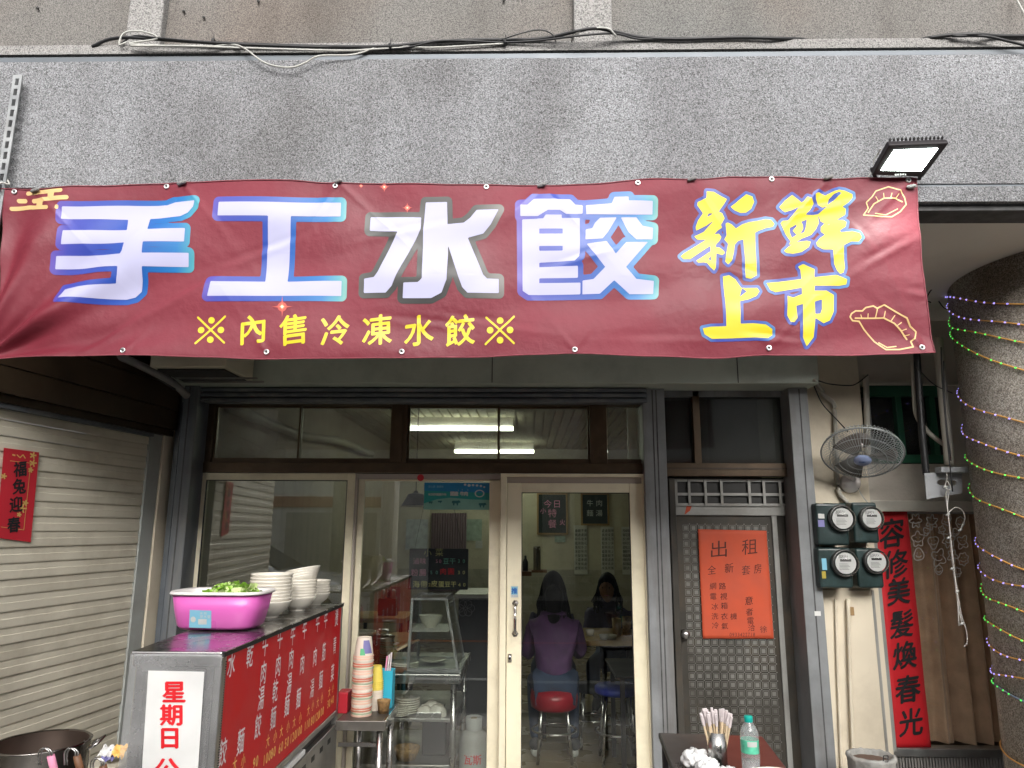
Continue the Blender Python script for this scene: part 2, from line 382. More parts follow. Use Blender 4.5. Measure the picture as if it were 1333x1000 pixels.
mat('table_red', (.11,.035,.028), .30, var=.15, vs=5); mat('table_edge', (.03,.03,.03), .4)
mat('chopstick_wood', (.66,.52,.34), .6, var=.1); mat('chopstick_sleeve', (.62,.55,.55), .5, var=.15, vs=40)
mat('bag_film', (.78,.78,.77), .3, var=.04); mat('cap_teal', (.0,.36,.30), .4); mat('label_green', (.12,.55,.36), .35, var=.3, vs=30)
mat('bowl_white', (.74,.70,.61), .22, var=.03, coat=.3); mat('paper_cup', (.72,.64,.54), .5, var=.06); mat('cup_rim', (.76,.50,.38), .5)
mat('cup_print', (.20,.19,.42), .5); mat('cup_green', (.10,.42,.20), .5); mat('cup_yellow', (.75,.60,.10), .5)
mat('pink_plastic', (.64,.12,.44), .30, var=.03, spec=.6); mat('white_plastic', (.76,.72,.70), .35)
mat('label_blue', (.20,.46,.60), .4, var=.08); mat('lettuce', (.26,.46,.06), .5, var=.5, vs=30); mat('lettuce_pale', (.52,.62,.28), .5, var=.3, vs=20)
mat('steel_pot', (.30,.28,.26), .22, 1, var=.15, vs=8); mat('pot_inside', (.16,.12,.10), .35, .9, var=.3)
mat('wood_counter', (.42,.28,.10), .5, var=.15, vs=9); mat('wood_dark', (.16,.07,.03), .5, var=.2); mat('wicker', (.30,.18,.07), .8, var=.4, vs=60, bump=.8, bs=90)
mat('blue_plastic', (.03,.36,.50), .4); mat('blue_stool', (.02,.04,.32), .4); mat('red_stool', (.30,.010,.022), .35)
mat('skin', (.42,.24,.16), .5); mat('hair', (.008,.007,.007), .65, spec=.15, var=.3, vs=40)
mat('jacket', (.085,.033,.105), .7, var=.25, vs=12, bump=.3, bs=18); mat('jacket_dark', (.045,.035,.10), .7, var=.25, vs=12, bump=.3, bs=18)
mat('denim', (.03,.05,.10), .8, var=.25); mat('shoe', (.05,.05,.055), .6); mat('shoe_white', (.55,.55,.52), .6)
mat('floor_tile', (.22,.17,.105), .28, var=.10, vs=3); mat('grout', (.07,.055,.04), .9); mat('wall_tile', (.36,.34,.27), .25, var=.08, vs=5)
mat('board_black', (.010,.012,.013), .5, var=.3); mat('board_green', (.012,.022,.020), .6); mat('wood_frame', (.30,.19,.08), .5)
mat('scroll_paper', (.58,.58,.54), .7, var=.05); mat('asphalt', (.12,.12,.118), .9, var=.25, vs=20, bump=.4); mat('arcade_floor', (.32,.30,.27), .6, var=.15, vs=3)
mat('road_white', (.65,.65,.62), .7); mat('road_red', (.50,.16,.05), .7)
mat('car_paint', (.82,.83,.85), .2, coat=.8, var=.02); mat('car_glass', (.02,.022,.025), .08, spec=.8); mat('tyre', (.02,.02,.02), .8); mat('alloy', (.5,.5,.52), .3, .9); mat('lamp_lens', (.5,.52,.55), .1, .4)
mat('bldg_tile', (.68,.66,.62), .6, var=.12, vs=2, dirt=(.3,.28,.25)); mat('bldg_band', (.34,.12,.07), .6); mat('bldg_window', (.04,.05,.06), .15, spec=.8); mat('bldg_shutter', (.30,.29,.27), .5)
mat('cylinder_grey', (.48,.48,.45), .45, var=.12, dirt=(.3,.25,.2)); mat('ac_beige', (.52,.49,.38), .5, var=.05, dirt=(.3,.28,.2), dirt_a=.4)
mat('hub_blue', (.30,.38,.60), .4); mat('fan_blade', (.15,.13,.115), .35); mat('fan_wire', (.32,.35,.35), .4, .2)
mat('tape_grey', (.17,.165,.16), .6, var=.2, vs=14, bump=.4); mat('yellow_line', (.36,.28,.03), .6)
emit('tube_light', (.93, 1.0, .82), 9.5); emit('led_panel', (.86, 1.0, .93), 14)
emit('led_purple', (.38, .32, 1.0), .7); emit('led_green', (.12, 1.0, .14), .45); emit('led_white', (.9, .85, 1.0), 2.0)
mat('wire_orange', (.80,.42,.10), .4); mat('wire_blue', (.22,.30,.42), .4); mat('wire_white', (.62,.60,.56), .5)
glass('pane_clear', (.90,.92,.90), 2.15); glass('pane_left', (.86,.89,.86), 2.4); glass('pane_door', (.93,.95,.93), 1.55); glass('pane_salon', (.97,.97,.96), 1.5); glass('pane_hazy', (.84,.86,.82), 1.7, .30); glass('pane_dark', (.30,.33,.33), 1.6, .16, (.30,.32,.30), .05)
glass('bottle_plastic', (.95,.97,.97), 1.5, .30, (.75,.78,.78)); glass('film', (.86,.87,.86), 1.5, .35, (.75,.75,.75), .1); glass('meter_glass', (.95,.95,.95), 1.25)

YF = 4.4      # storefront plane
YB = 2.8      # beam and banner plane
ZC = 1.6+(at(1250,270,YB).z-1.6)   # underside of the beam
XL, XR = -7.0, 9.0

# ------------------------------------------------------------------ ground, road, soffit
struct(MB().box(-40, 40, -40, 2.3, -.4, -.12).obj('road', 'asphalt'))
struct(MB().box(-40, 40, 2.3, YF+.1, -.4, 0).obj('pavement', 'arcade_floor'))
struct(MB().box(-40, 40, .1, .22, -.12, -.116).obj('road_marking', 'road_white'))
struct(MB().box(-40, 40, -2.75, -2.6, -.12, -.116).obj('road_marking', 'road_red'))
struct(MB().box(-40, 40, 2.2, 2.3, -.12, -.001).obj('kerb', 'concrete_pot'))
struct(B(XL, XR, YB+.16, 5.6, ZC+.0, ZC+.25).obj('arcade_soffit', 'soffit_white'))

# ------------------------------------------------------------------ upper facade
bf = thing('building_facade', 'grey washed pebble beam and brownish upper wall spanning above the red banner', 'building', (0, YB, 0))
z66 = at(666,66,YB).z; z75 = at(666,76,YB).z; z50 = at(666,54,YB).z
zl0 = at(1270,239,YB).z; zl1 = at(1270,242.5,YB).z; z262 = at(1270,262,YB).z
B(XL, XR, YB, YB+.3, zl0, z75).obj('beam_face', 'pebble_grey', bf)
B(XL, XR, YB+.006, YB+.3, zl1+.0, zl0).obj('joint_strip', 'zinc_strip', bf)
B(XL, XR, YB+.002, YB+.3, z262, zl1).obj('lower_band', 'pebble_grey', bf)
B(XL, XR, YB+.03, YB+.16, ZC, z262).obj('drip_edge', 'dark_joint', bf)
B(XL, XR, YB+.004, YB+.3, z75, z66-.012).obj('metal_strip', 'zinc_strip', bf)
B(XL, XR, YB+.03, YB+.3, z66-.012, z66).obj('shadow_gap', 'dark_joint', bf)
B(XL, XR, YB+.0, YB+.3, z66, z50).obj('ledge', 'pebble_light', bf)
B(XL, XR, YB+.075, YB+.35, z50, 7.0).obj('upper_wall', 'pebble_brown', bf)
for a, b in ((165,210), (747,797)):
    xa = at(a, 30, YB+.03).x; xb = at(b, 30, YB+.03).x
    B(xa, xb, YB+.03, YB+.09, z50-.001, 7.0).obj('pilaster', 'pebble_light', bf, bevel=.008)
# little bolts and stubs left in the wall
for (px, py) in ((50,12),(240,16),(266,24),(337,3),(656,2)):
    p = at(px, py, YB+.07); tag(MB().lathe([(.004,0),(.007,.004),(.006,.010),(.002,.012)], p, 8, (0,-1,0)).obj('bolt_stub', 'iron_dark'), {50:'small rusted stub at the far left of the upper wall',240:'small rusted stub right of the left pilaster',266:'larger rusted bolt stub above the cable bundle',337:'dark stub at the top edge of the upper wall, right of the left pilaster',656:'dark stub at the top edge of the upper wall, left of the middle pilaster'}[px], 'bolt')

def cable(name, pts, r, m, label, Y=None, group=None):
    o = MB().tube(sm_tube(pts), r, 6).obj(name, m, None, smooth=True); tag(o, label, 'cable', group); return o
cy = lambda px, py, d=0: at(px, py, YB-.012-d)
cable('cable', [at(120,61,YB+.0), cy(140,52), cy(165,49,.01), cy(200,51,.01), cy(260,55,.01), cy(330,58), cy(440,61), cy(510,60), cy(560,55), cy(620,52), cy(700,51), cy(750,41,.04), cy(775,37,.05), cy(798,41,.03), cy(830,48), cy(880,51), cy(960,49), cy(1010,50), at(1040,51,YB+.02), at(1050,52,YB+.09)], .0075, 'cable_black', 'thick black cable running along the ledge from left pilaster past middle pilaster')
cable('cable', [cy(158,57), cy(175,47,.012), cy(210,50,.02), cy(300,57,.012), cy(440,62), cy(520,63), cy(575,53,.01), cy(650,55), cy(700,53,.01), cy(760,46,.045), cy(800,44,.03), cy(835,51), cy(900,50)], .0045, 'cable_black', 'thin black cable twisted round the thick one on the ledge')
cable('cable', [at(1198,52,YB+.09), at(1207,50,YB+.01), cy(1235,46), cy(1270,45,.02), cy(1300,47), cy(1345,47)], .008, 'cable_black', 'black cable on the ledge at the far right')
cable('cable', [cy(1240,47,.01), cy(1280,47,.02), cy(1310,53,.02), cy(1345,62,.02)], .006, 'cable_black', 'black cable drooping off the ledge at the far right')
cable('cable', [cy(165,55,.012), cy(155,58,.012), cy(162,43,.015), cy(185,41,.02), cy(205,50,.02), cy(168,57,.02), cy(200,59,.015), cy(270,61,.01), cy(300,58,.01), cy(318,63,.02), cy(345,82,.02), cy(375,88,.02), cy(395,83,.02), cy(415,73,.02), cy(450,72,.01), cy(470,69), cy(500,60), cy(560,62), cy(620,59), cy(655,57)], .004, 'cable_white', 'white cable looping at left pilaster and sagging over the beam')
cable('cable', [cy(170,60,.02), cy(240,60,.02), cy(330,63,.01), cy(445,66), cy(490,64), cy(530,62)], .0045, 'cable_white', 'straight pale cable under the black ones on the left ledge')
cable('cable', [cy(645,55), cy(670,46,.02), cy(700,39,.02), cy(718,44,.02), cy(724,55,.01)], .003, 'cable_black', 'thin black cable end arching up left of the middle pilaster')
cable('cable', [at(1322,-4,YB+.05), at(1328,8,YB), at(1336,22,YB-.03)], .004, 'cable_white', 'white cable crossing the top right corner of the wall')
o = MB().tube(sm_tube([cy(744,54), cy(748,46,.03), cy(762,38,.05), cy(790,37,.05), cy(802,47,.03)]), .0045, 6).obj('cable', 'cable_white', smooth=True); tag(o, 'white cable hooped over the foot of the middle pilaster', 'cable')
for i, (px, py) in enumerate(((278,54),(508,60),(657,55))):
    p = cy(px, py, .005); o = MB().lathe([(.012,-.006),(.014,0),(.012,.006)], p, 10, (1,0,.1)).bar(p, p+Vector((.004,-.01,.03)), .003).obj('cable_tie', 'cable_black')
    tag(o, ['black cable tie with its tail up, right of left pilaster', 'black cable tie on the cables above the second big character', 'black cable tie on the cables left of middle pilaster'][i], 'cable tie')

# slotted steel angle at the left
an = thing('slotted_angle', 'galvanised slotted steel angle bar leaning out at upper left beside the banner', 'bracket', at(10,240,YB-.06))
a0 = at(24,98,YB-.05); a1 = at(-8,300,YB-.05)
ax = (a1-a0).normalized(); sx = Vector((1,0,0)); sx = (sx-ax*sx.dot(ax)).normalized(); L_ = (a1-a0).length
mb = MB(); W_ = .040
def quad_slab(mb, o, u0, u1, v0, v1, t=.003):
    nrm = ax.cross(sx)
    p = [o+sx*u0+ax*v0, o+sx*u1+ax*v0, o+sx*u1+ax*v1, o+sx*u0+ax*v1]
    mb.hexa([q+nrm*t for q in p]+[q-nrm*t for q in p])
quad_slab(mb, a0, -W_/2, -.008, 0, L_); quad_slab(mb, a0, .008, W_/2, 0, L_)
t = 0; pitch = .05
while t < L_:
    quad_slab(mb, a0, -.008, .008, t, min(t+.018, L_)); t += pitch
mb.obj('flange', 'galvanised', an)
mb = MB(); nrm = ax.cross(sx); mb.hexa([a0-sx*W_/2, a0-sx*(W_/2-.004), a0-sx*(W_/2-.004)+Vector((0,.05,0)), a0-sx*W_/2+Vector((0,.05,0)), a1-sx*W_/2, a1-sx*(W_/2-.004), a1-sx*(W_/2-.004)+Vector((0,.05,0)), a1-sx*W_/2+Vector((0,.05,0))]).obj('web', 'galvanised', an)

# ------------------------------------------------------------------ banner
YBN = YB-.045
def gauss(x, s): return math.exp(-x*x/(2*s*s))
def wave(px, py):
    """how far the cloth stands off its plane (m), towards the viewer positive"""
    d = 0
    # folds fanning out of the lower left corner
    a = math.atan2(470-py, px+30); r = math.hypot(px+30, 470-py)
    fan = math.exp(-r/210.)*min(r/60., 1)
    d += .030*fan*math.sin(a*13+.6)+.014*fan*math.sin(a*23+1)
    d += .012*gauss(px-40-.12*(py-250), 17)*min(max((py-262)/60, 0), 1)*max(0, 1-(py-262)/200)
    # long lazy ripples
    d += .0055*math.sin(px*.012+py*.035+1)+.0040*math.sin(px*.021-py*.045)+.003*math.sin(px*.0065+py*.075+2)
    d += .0022*math.sin(px*.05+py*.02+math.sin(px*.013)*2)+.0016*math.sin(py*.12+px*.018+math.sin(px*.03))
    # gathers below each tie
    for tx in (45, 238, 441, 705, 898, 1078, 1180):
        dy = max(py-236, 0); d += .006*gauss(px-tx-(dy*.25), 9+dy*.25)*math.exp(-dy/45.)
    # tight pulls running down from ties and up from the lower eyelets
    for tx, ty_, dn, sl, ln in ((45,246,1,.9,70),(45,246,1,-.5,50),(238,239,1,.8,60),(238,239,1,-.9,55),(441,238,1,1.1,60),(441,238,1,-.7,45),(705,241,1,.9,60),(705,241,1,-1.0,50),(898,236,1,.7,45),(1078,234,1,-.9,55),(1078,234,1,.6,40),(164,460,-1,.8,45),(348,460,-1,-.7,45),(523,459,-1,.9,50),(748,457,-1,-.8,50),(748,457,-1,.7,40),(1001,454,-1,.9,35),(1201,452,-1,-.9,60),(1181,238,1,-1.0,90),(1201,452,-1,-.45,80)):
        yy = (py-ty_)*dn
        if 0 < yy < ln*2:
            xx = (px-tx-sl*yy)/(3.0+yy*.05); d += .0050*math.exp(-yy/ln)*min(yy/6, 1)*(math.exp(-abs(xx)*.9)-.4*math.exp(-abs(xx-2.2)*.8))
    # crumples
    for cx, cy_, ang, ln, am in ((960,350,.35,26,.004),(1010,440,.1,30,.004),(1150,330,-.5,40,.005),(1120,300,.9,30,.004),(1170,420,.6,34,.005),(640,420,.15,60,.004),(770,330,-.3,50,.003),(560,420,.1,70,.003),(150,430,-.6,50,.006),(330,330,-.35,70,.004),(240,380,-.5,60,.005),(1195,380,.1,18,.004),(860,440,0,60,.003),(520,300,-.2,60,.003),(1060,270,-.2,60,.004)):
        u = (px-cx)*math.cos(ang)+(py-cy_)*math.sin(ang); v = -(px-cx)*math.sin(ang)+(py-cy_)*math.cos(ang)
        d += am*math.exp(-(u/ln)**2)*(v/5)*math.exp(-(v/6)**2)*1.4
    return d
TOPC = [(3,247),(45,246),(120,242),(200,239),(238,238),(300,237),(380,236),(441,239),(520,239),(600,240),(705,241),(760,239),(850,234),(898,236),(960,232),(1010,231),(1078,234),(1120,232),(1192,233)]
BOTC = [(-14,467),(80,465),(165,464),(270,466),(345,468),(450,467),(523,466),(600,465),(700,462),(748,461),(850,464),(930,466),(1000,462),(1100,463),(1160,461),(1217,459)]
def interp(T, x):
    for i in range(len(T)-1):
        if x <= T[i+1][0] or i == len(T)-2:
            t = (x-T[i][0])/(T[i+1][0]-T[i][0]); t = t*t*(3-2*t) if 0 < t < 1 else t
            return T[i][1]+(T[i+1][1]-T[i][1])*t
def bpt(px, py, off=0):
    p = at(px, py, YBN); p.y -= wave(px, py)+off; return p
bn = thing('banner', 'long maroon cloth banner advertising handmade dumplings tied across the beam', 'banner', at(600,465,YBN))
def cl(s, t):
    xt = 3+1189*s; yt = interp(TOPC, xt); xb = -14+1231*s; yb = interp(BOTC, xb)
    bow = -4*math.sin(PI*t)*(1 if s > .5 else -1)*abs(2*s-1)**8*1.0
    px = xt+(xb-xt)*t+bow; py = yt+(yb-yt)*t
    return bpt(px, py, 0)
MB().grid(cl, 420, 84).obj('cloth', 'banner_red', bn, smooth=True)
for (nm, f0) in (('hem', lambda s: cl(s, 0)), ('hem', lambda s: cl(s, 1))):
    MB().tube([f0(i/220)+Vector((0,-.001,0)) for i in range(221)], .0028, 5).obj(nm, 'hem', bn, smooth=True)
MB().tube([cl(1, i/40)+Vector((0,-.001,0)) for i in range(41)], .0026, 5).obj('hem', 'hem', bn, smooth=True)
for (px, py) in [(19,250),(216,242),(437,243),(633,243),(830,239),(1004,234),(1181,236),(164,458),(348,459),(523,458),(748,456),(1001,453),(1201,452)]:
    p = bpt(px, py, .002)
    MB().lathe([(.0055,0),(.0055,.003),(.0105,.003),(.0115,0)], p, 14, (0,-1,0), cap=False).obj('eyelet', 'eyelet', bn, smooth=True)
    MB().lathe([(.0001,0.0006),(.0056,.0006)], p, 12, (0,-1,0), cap=False).obj('eyelet_hole', 'dark_joint', bn)

Z2 = lambda P: [(x/2.962, 230+y/2.962) for x, y in P]
Z3 = lambda P: [(440+x/2.962, 230+y/2.962) for x, y in P]
N1 = lambda P: [(880+x/9.093, 240+y/9.093) for x, y in P]
N2 = lambda P: [(990+x/9.093, 240+y/9.093) for x, y in P]
N3 = lambda P: [(900+x/6.059, 340+y/6.059) for x, y in P]
SHOU = [Z2(p) for p in ([(243,118),(490,109),(640,108),(672,97),(752,94),(748,118),(728,143),(700,156),(640,160),(580,163),(240,165)],
    [(247,210),(720,204),(715,255),(560,257),(240,264)], [(220,308),(730,296),(726,348),(550,349),(470,350),(380,350),(214,358)],
    [(490,150),(580,150),(572,210),(560,260),(556,300),(552,350),(548,400),(540,440),(515,462),(480,470),(228,470),(248,434),(330,425),(450,414),(458,380),(462,345),(458,322),(478,290),(486,255),(490,205)])]
GONG = [Z2(p) for p in ([(848,102),(1316,102),(1314,155),(844,155)], [(1038,150),(1124,150),(1106,410),(1020,410)], [(812,403),(1318,403),(1316,461),(800,461)])]
SHUI = [Z3(p) for p in ([(125,155),(320,155),(318,200),(300,240),(225,385),(208,425),(185,450),(100,450),(102,395),(140,390),(155,370),(230,212),(122,208)],
    [(338,98),(420,96),(424,300),(420,400),(400,450),(360,470),(250,470),(254,412),(310,410),(325,395),(328,200)],
    [(420,182),(485,178),(510,160),(535,130),(620,130),(590,185),(560,220),(500,235),(440,245),(418,245)], [(416,182),(500,235),(560,380),(575,395),(620,396),(620,450),(500,450),(480,430),(465,390),(420,250)])]
JIAO = [Z3(p) for p in ([(703,112),(730,112),(755,88),(895,88),(915,110),(943,112),(943,146),(880,148),(855,132),(810,132),(770,156),(703,156)],
    [(710,168),(776,166),(776,455),(735,455),(712,440)], [(790,167),(800,150),(862,150),(862,167)], [(770,165),(932,162),(932,203),(770,203)],
    [(770,222),(932,222),(932,270),(770,270)], [(770,288),(930,288),(930,308),(912,326),(770,333)], [(866,200),(932,200),(932,300),(866,300)],
    [(770,350),(925,345),(925,390),(770,392)], [(770,410),(935,408),(935,452),(770,455)],
    [(955,112),(1055,105),(1065,80),(1120,80),(1120,95),(1212,98),(1212,148),(957,147)], [(990,180),(1010,160),(1075,158),(1040,215),(1020,240),(953,245),(955,205),(980,200)],
    [(1090,158),(1150,158),(1175,190),(1215,197),(1213,242),(1150,243),(1120,215)],
    [(958,262),(1035,250),(1070,300),(1110,255),(1195,252),(1110,350),(1150,395),(1218,402),(1216,452),(1125,452),(1065,400),(1010,450),(943,452),(943,400),(985,395),(1030,350)])]
XIN = ([N1(p) for p in ([(355,100),(440,108),(510,150),(595,190),(560,250),(500,330),(545,350),(572,410),(530,485),(545,515),(490,550),(455,590),(510,583),(540,620),(520,665),(475,710),(475,740),(520,745),(575,790),(578,815),(550,835),(480,815),(470,990),(452,1022),(400,975),(370,935),(330,925),(265,930),(238,905),(300,865),(410,790),(410,725),(330,775),(170,885),(90,885),(55,850),(100,810),(360,650),(260,650),(220,610),(330,560),(450,430),(360,490),(240,545),(235,500),(260,430),(315,350),(245,260),(250,225),(350,180)],
    [(640,275),(700,230),(760,180),(825,128),(900,150),(925,210),(890,290),(830,335),(760,340),(690,315)],
    [(585,465),(610,455),(660,475),(710,520),(790,470),(870,445),(1000,425),(1060,412),(1130,425),(1165,470),(1145,505),(1060,520),(990,545),(940,570),(945,800),(960,1073),(887,1117),(827,1105),(818,850),(800,645),(740,665),(700,710),(690,800),(665,900),(620,945),(585,910),(600,800),(620,700),(575,650),(600,600)])],
    [N1(p) for p in ([(365,395),(380,355),(430,355),(400,375)], [(385,890),(410,840),(415,905)])])
XIAN = ([N2(p) for p in ([(220,270),(290,190),(375,125),(440,170),(490,210),(520,190),(560,140),(610,155),(640,220),(600,290),(535,355),(630,358),(690,345),(700,450),(660,530),(600,600),(480,650),(385,715),(330,720),(350,680),(290,590),(235,460),(260,435),(325,430),(465,260),(380,300),(290,330)],
    [(270,795),(330,740),(430,690),(540,672),(590,685),(565,750),(480,810),(380,830),(300,820)],
    [(655,110),(690,90),(770,130),(850,90),(935,60),(1000,70),(1095,110),(1100,150),(1050,205),(975,260),(1020,280),(1015,350),(915,410),(990,415),(1025,440),(1010,500),(940,545),(945,570),(1080,560),(1160,590),(1185,640),(1150,690),(1060,690),(970,735),(975,900),(985,1000),(970,1055),(930,1070),(895,1030),(860,950),(845,785),(730,780),(660,740),(650,700),(700,640),(760,600),(715,560),(720,500),(765,455),(720,430),(690,345),(800,250),(740,270),(690,230),(665,170)])],
    [N2(p) for p in ([(345,520),(425,475),(430,495),(380,550),(425,600),(370,635),(348,580)], [(485,440),(555,410),(540,500),(520,560),(470,590),(510,520),(505,470)], [(800,235),(815,170),(870,115),(930,85),(965,95),(880,180)], [(785,480),(830,455),(825,470)])])
SHANG = ([N3([(250,120),(300,108),(350,140),(395,210),(430,212),(520,212),(535,240),(510,280),(440,310),(378,322),(382,500),(480,497),(580,505),(635,540),(638,585),(600,610),(500,606),(300,612),(160,615),(100,580),(85,535),(150,522),(272,518),(262,330)])], [N3([(378,285),(400,212),(435,240)])])
SHI = ([N3([(840,45),(880,25),(970,65),(968,128),(1140,115),(1220,150),(1215,190),(1160,200),(970,195),(970,235),(1060,235),(1120,270),(1120,400),(1090,470),(1040,492),(975,450),(965,600),(910,672),(880,600),(878,340),(825,355),(835,450),(810,485),(780,480),(752,430),(755,275),(800,290),(870,262),(870,210),(660,248),(620,230),(592,172),(680,165),(870,140),(860,70)])], [N3([(972,320),(1027,305),(1027,380),(1015,415),(975,418)])])

def shape_of(polys, holes=(), grow=0):
    def f(X, Y):
        d = sd_poly(X, Y, polys[0])
        for p in polys[1:]: d = np.minimum(d, sd_poly(X, Y, p))
        for h in holes: d = np.maximum(d, -sd_poly(X, Y, h))
        return d-grow
    return f
def bbox(polys, g):
    xs = [p[0] for q in polys for p in q]; ys = [p[1] for q in polys for p in q]
    return (min(xs)-g-1, min(ys)-g-1, max(xs)+g+1, max(ys)+g+1)
def ramp_mat(name, x0, x1, stops, rough=.42):
    m = bpy.data.materials.new(name); m.use_nodes = True; N = m.node_tree.nodes; L = m.node_tree.links
    b = N['Principled BSDF']; b.inputs['Roughness'].default_value = rough
    tc = N.new('ShaderNodeTexCoord'); s = N.new('ShaderNodeSeparateXYZ'); L.new(tc.outputs['Object'], s.inputs[0])
    r = N.new('ShaderNodeMapRange'); r.inputs[1].default_value = x0; r.inputs[2].default_value = x1; L.new(s.outputs[0], r.inputs[0])
    c = N.new('ShaderNodeValToRGB'); L.new(r.outputs[0], c.inputs[0]); e = c.color_ramp.elements
    e[0].position = stops[0][0]; e[0].color = stops[0][1]+(1,); e[1].position = stops[-1][0]; e[1].color = stops[-1][1]+(1,)
    for p_, c_ in stops[1:-1]: x = e.new(p_); x.color = c_+(1,)
    L.new(c.outputs[0], b.inputs['Base Color']); return m
BLUES = [(0,(.10,.06,.32)),(.12,(.04,.05,.32)),(.5,(.008,.055,.31)),(.85,(.006,.14,.38)),(.96,(.05,.27,.34)),(1,(.14,.34,.32))]
GREYS = [(0,(.07,.07,.065)),(.2,(.016,.016,.014)),(.5,(.008,.008,.007)),(.8,(.02,.019,.016)),(1,(.12,.11,.10))]
for nm, polys, ramp in (('手', SHOU, BLUES), ('工', GONG, BLUES), ('水', SHUI, GREYS), ('餃', JIAO, BLUES)):
    bb = bbox(polys, 9); ox = wloc(bn).x
    rm = ramp_mat('outline_ink', at(bb[0]+4, 330, YBN).x-ox, at(bb[2]-4, 330, YBN).x-ox, ramp)
    h = sdf_mesh(shape_of(polys, (), 7.0), bb, 1.5, lambda x, y: bpt(x, y, .0012), MB()).obj('character_outline', rm, bn, smooth=True, fix=False)
    sdf_mesh(shape_of(polys), bb, 1.2, lambda x, y: bpt(x, y, .0021), MB()).obj('character', 'print_white', bn, smooth=True, fix=False)
B2 = [(0,(.06,.18,.40)),(.2,(.03,.045,.28)),(.7,(.025,.06,.30)),(1,(.07,.22,.42))]
for (polys, holes) in (XIN, XIAN, SHANG, SHI):
    bb = bbox(polys, 6); ox = wloc(bn).x
    rm = ramp_mat('outline_ink', at(bb[0], 330, YBN).x-ox, at(bb[2], 330, YBN).x-ox, B2)
    sdf_mesh(shape_of(polys, (), 3.9), bb, 1.1, lambda x, y: bpt(x, y, .0012), MB()).obj('character_outline', rm, bn, smooth=True, fix=False)
    sdf_mesh(shape_of(polys, holes), bb, .9, lambda x, y: bpt(x, y, .0021), MB()).obj('character', 'print_yellow', bn, smooth=True, fix=False)
# small line of yellow text with its two reference marks
def px_text(chars, fn, name, m, parent, off, **k):
    return lettering([(c, u, -v, s, wf) for c, u, v, s, wf in chars], lambda u, v, o: fn(u, -v, o), name, m, parent, off, **k)
px_text([('內',330,429,41,.95),('售',384,430,42,.95),('冷',437,431,41,.95),('凍',491,430,42,.95),('水',545,430,42,.95),('餃',599,430,42,.95)], bpt, 'small_characters', 'print_yellow', bn, .0014, slice_=6, slant=.12, bold=.020)
for cx_ in (275, 651):
    def ref(X, Y, c=cx_):
        d = np.minimum(sd_line(X, Y, [(c-18,413),(c+18,447)], 1.3), sd_line(X, Y, [(c+18,412),(c-19,448)], 1.3))
        for dx, dy in ((0,-13),(0,13),(-13,0),(13,0)): d = np.minimum(d, np.hypot(X-c-dx, Y-430-dy)-4.3)
        return d
    sdf_mesh(ref, (cx_-22,408,cx_+22,452), .8, lambda x, y: bpt(x, y, .0014), MB()).obj('reference_mark', 'print_yellow', bn, fix=False)
K = lambda x, y: (x/11.11, 230+y/11.11)
def cloud(X, Y):
    d = sd_line(X, Y, [K(395,240),K(640,222),K(890,205)], 2.6)
    d = np.minimum(d, sd_line(X, Y, [K(480,348),K(700,330),K(975,308)], 2.8)); d = np.minimum(d, sd_line(X, Y, [K(160,462),K(420,432),K(690,452)], 2.5))
    d = np.minimum(d, sd_line(X, Y, [K(265,347),K(350,345)], 2.7)); d = np.minimum(d, sd_poly(X, Y, [K(700,225),K(800,220),K(790,310),K(700,315)])); d = np.minimum(d, sd_poly(X, Y, [K(520,350),K(630,345),K(615,440),K(515,430)]))
    return np.minimum(d, sd_line(X, Y, [K(838,438),K(836,455)], 2.2))
sdf_mesh(cloud, (10,244,94,275), .7, lambda x, y: bpt(x, y, .0013), MB()).obj('cloud_motif', 'print_gold', bn, fix=False)
K4 = lambda P: [(860+x/2.818, 160+y/2.818) for x, y in P]
def dump(X, Y):
    d = np.full(X.shape, 1e9)
    for P, r in (([(748,335),(765,310),(757,290),(777,270),(790,250),(835,235),(852,240),(878,250),(893,275),(900,300),(880,325),(850,343),(800,340),(748,335)], .75), ([(765,325),(785,295),(820,276),(860,277),(885,290)], .8), ([(800,285),(790,270)], .5),([(820,276),(818,258)],.5),([(843,275),(848,258)],.5),([(862,278),(872,262)],.5),([(790,330),(830,335),(870,315)],.6),
                 ([(700,700),(715,690),(740,690),(752,678),(780,672),(795,680),(820,668),(860,690),(905,715),(920,745),(942,765),(935,790),(922,800),(930,820),(880,830),(830,830),(790,800),(750,755),(730,727),(705,725),(695,712),(700,700)], .95), ([(715,716),(760,716),(820,715),(860,735),(885,760),(908,792)], .95),
                 ([(740,718),(735,704)],.6),([(762,716),(762,700)],.6),([(790,714),(795,683)],.7),([(820,714),(826,690)],.6),([(847,726),(862,705)],.6),([(868,744),(888,730)],.6),([(885,762),(905,755)],.6),([(897,780),(915,776)],.6),([(806,804),(835,822),(868,818)],.8)):
        d = np.minimum(d, sd_line(X, Y, K4(P), r))
    return d
sdf_mesh(dump, (1120,238,1182,284), .6, lambda x, y: bpt(x, y, .0013), MB()).obj('dumpling_drawing', 'print_gold', bn, fix=False)
sdf_mesh(dump, (1102,392,1198,458), .6, lambda x, y: bpt(x, y, .0013), MB()).obj('dumpling_drawing', 'print_gold', bn, fix=False)
mat('sparkle_ink', (.95,.25,.12), .5); mat('sparkle_core', (.95,.70,.55), .5); mat('sparkle_soft', (.55,.09,.07), .5)
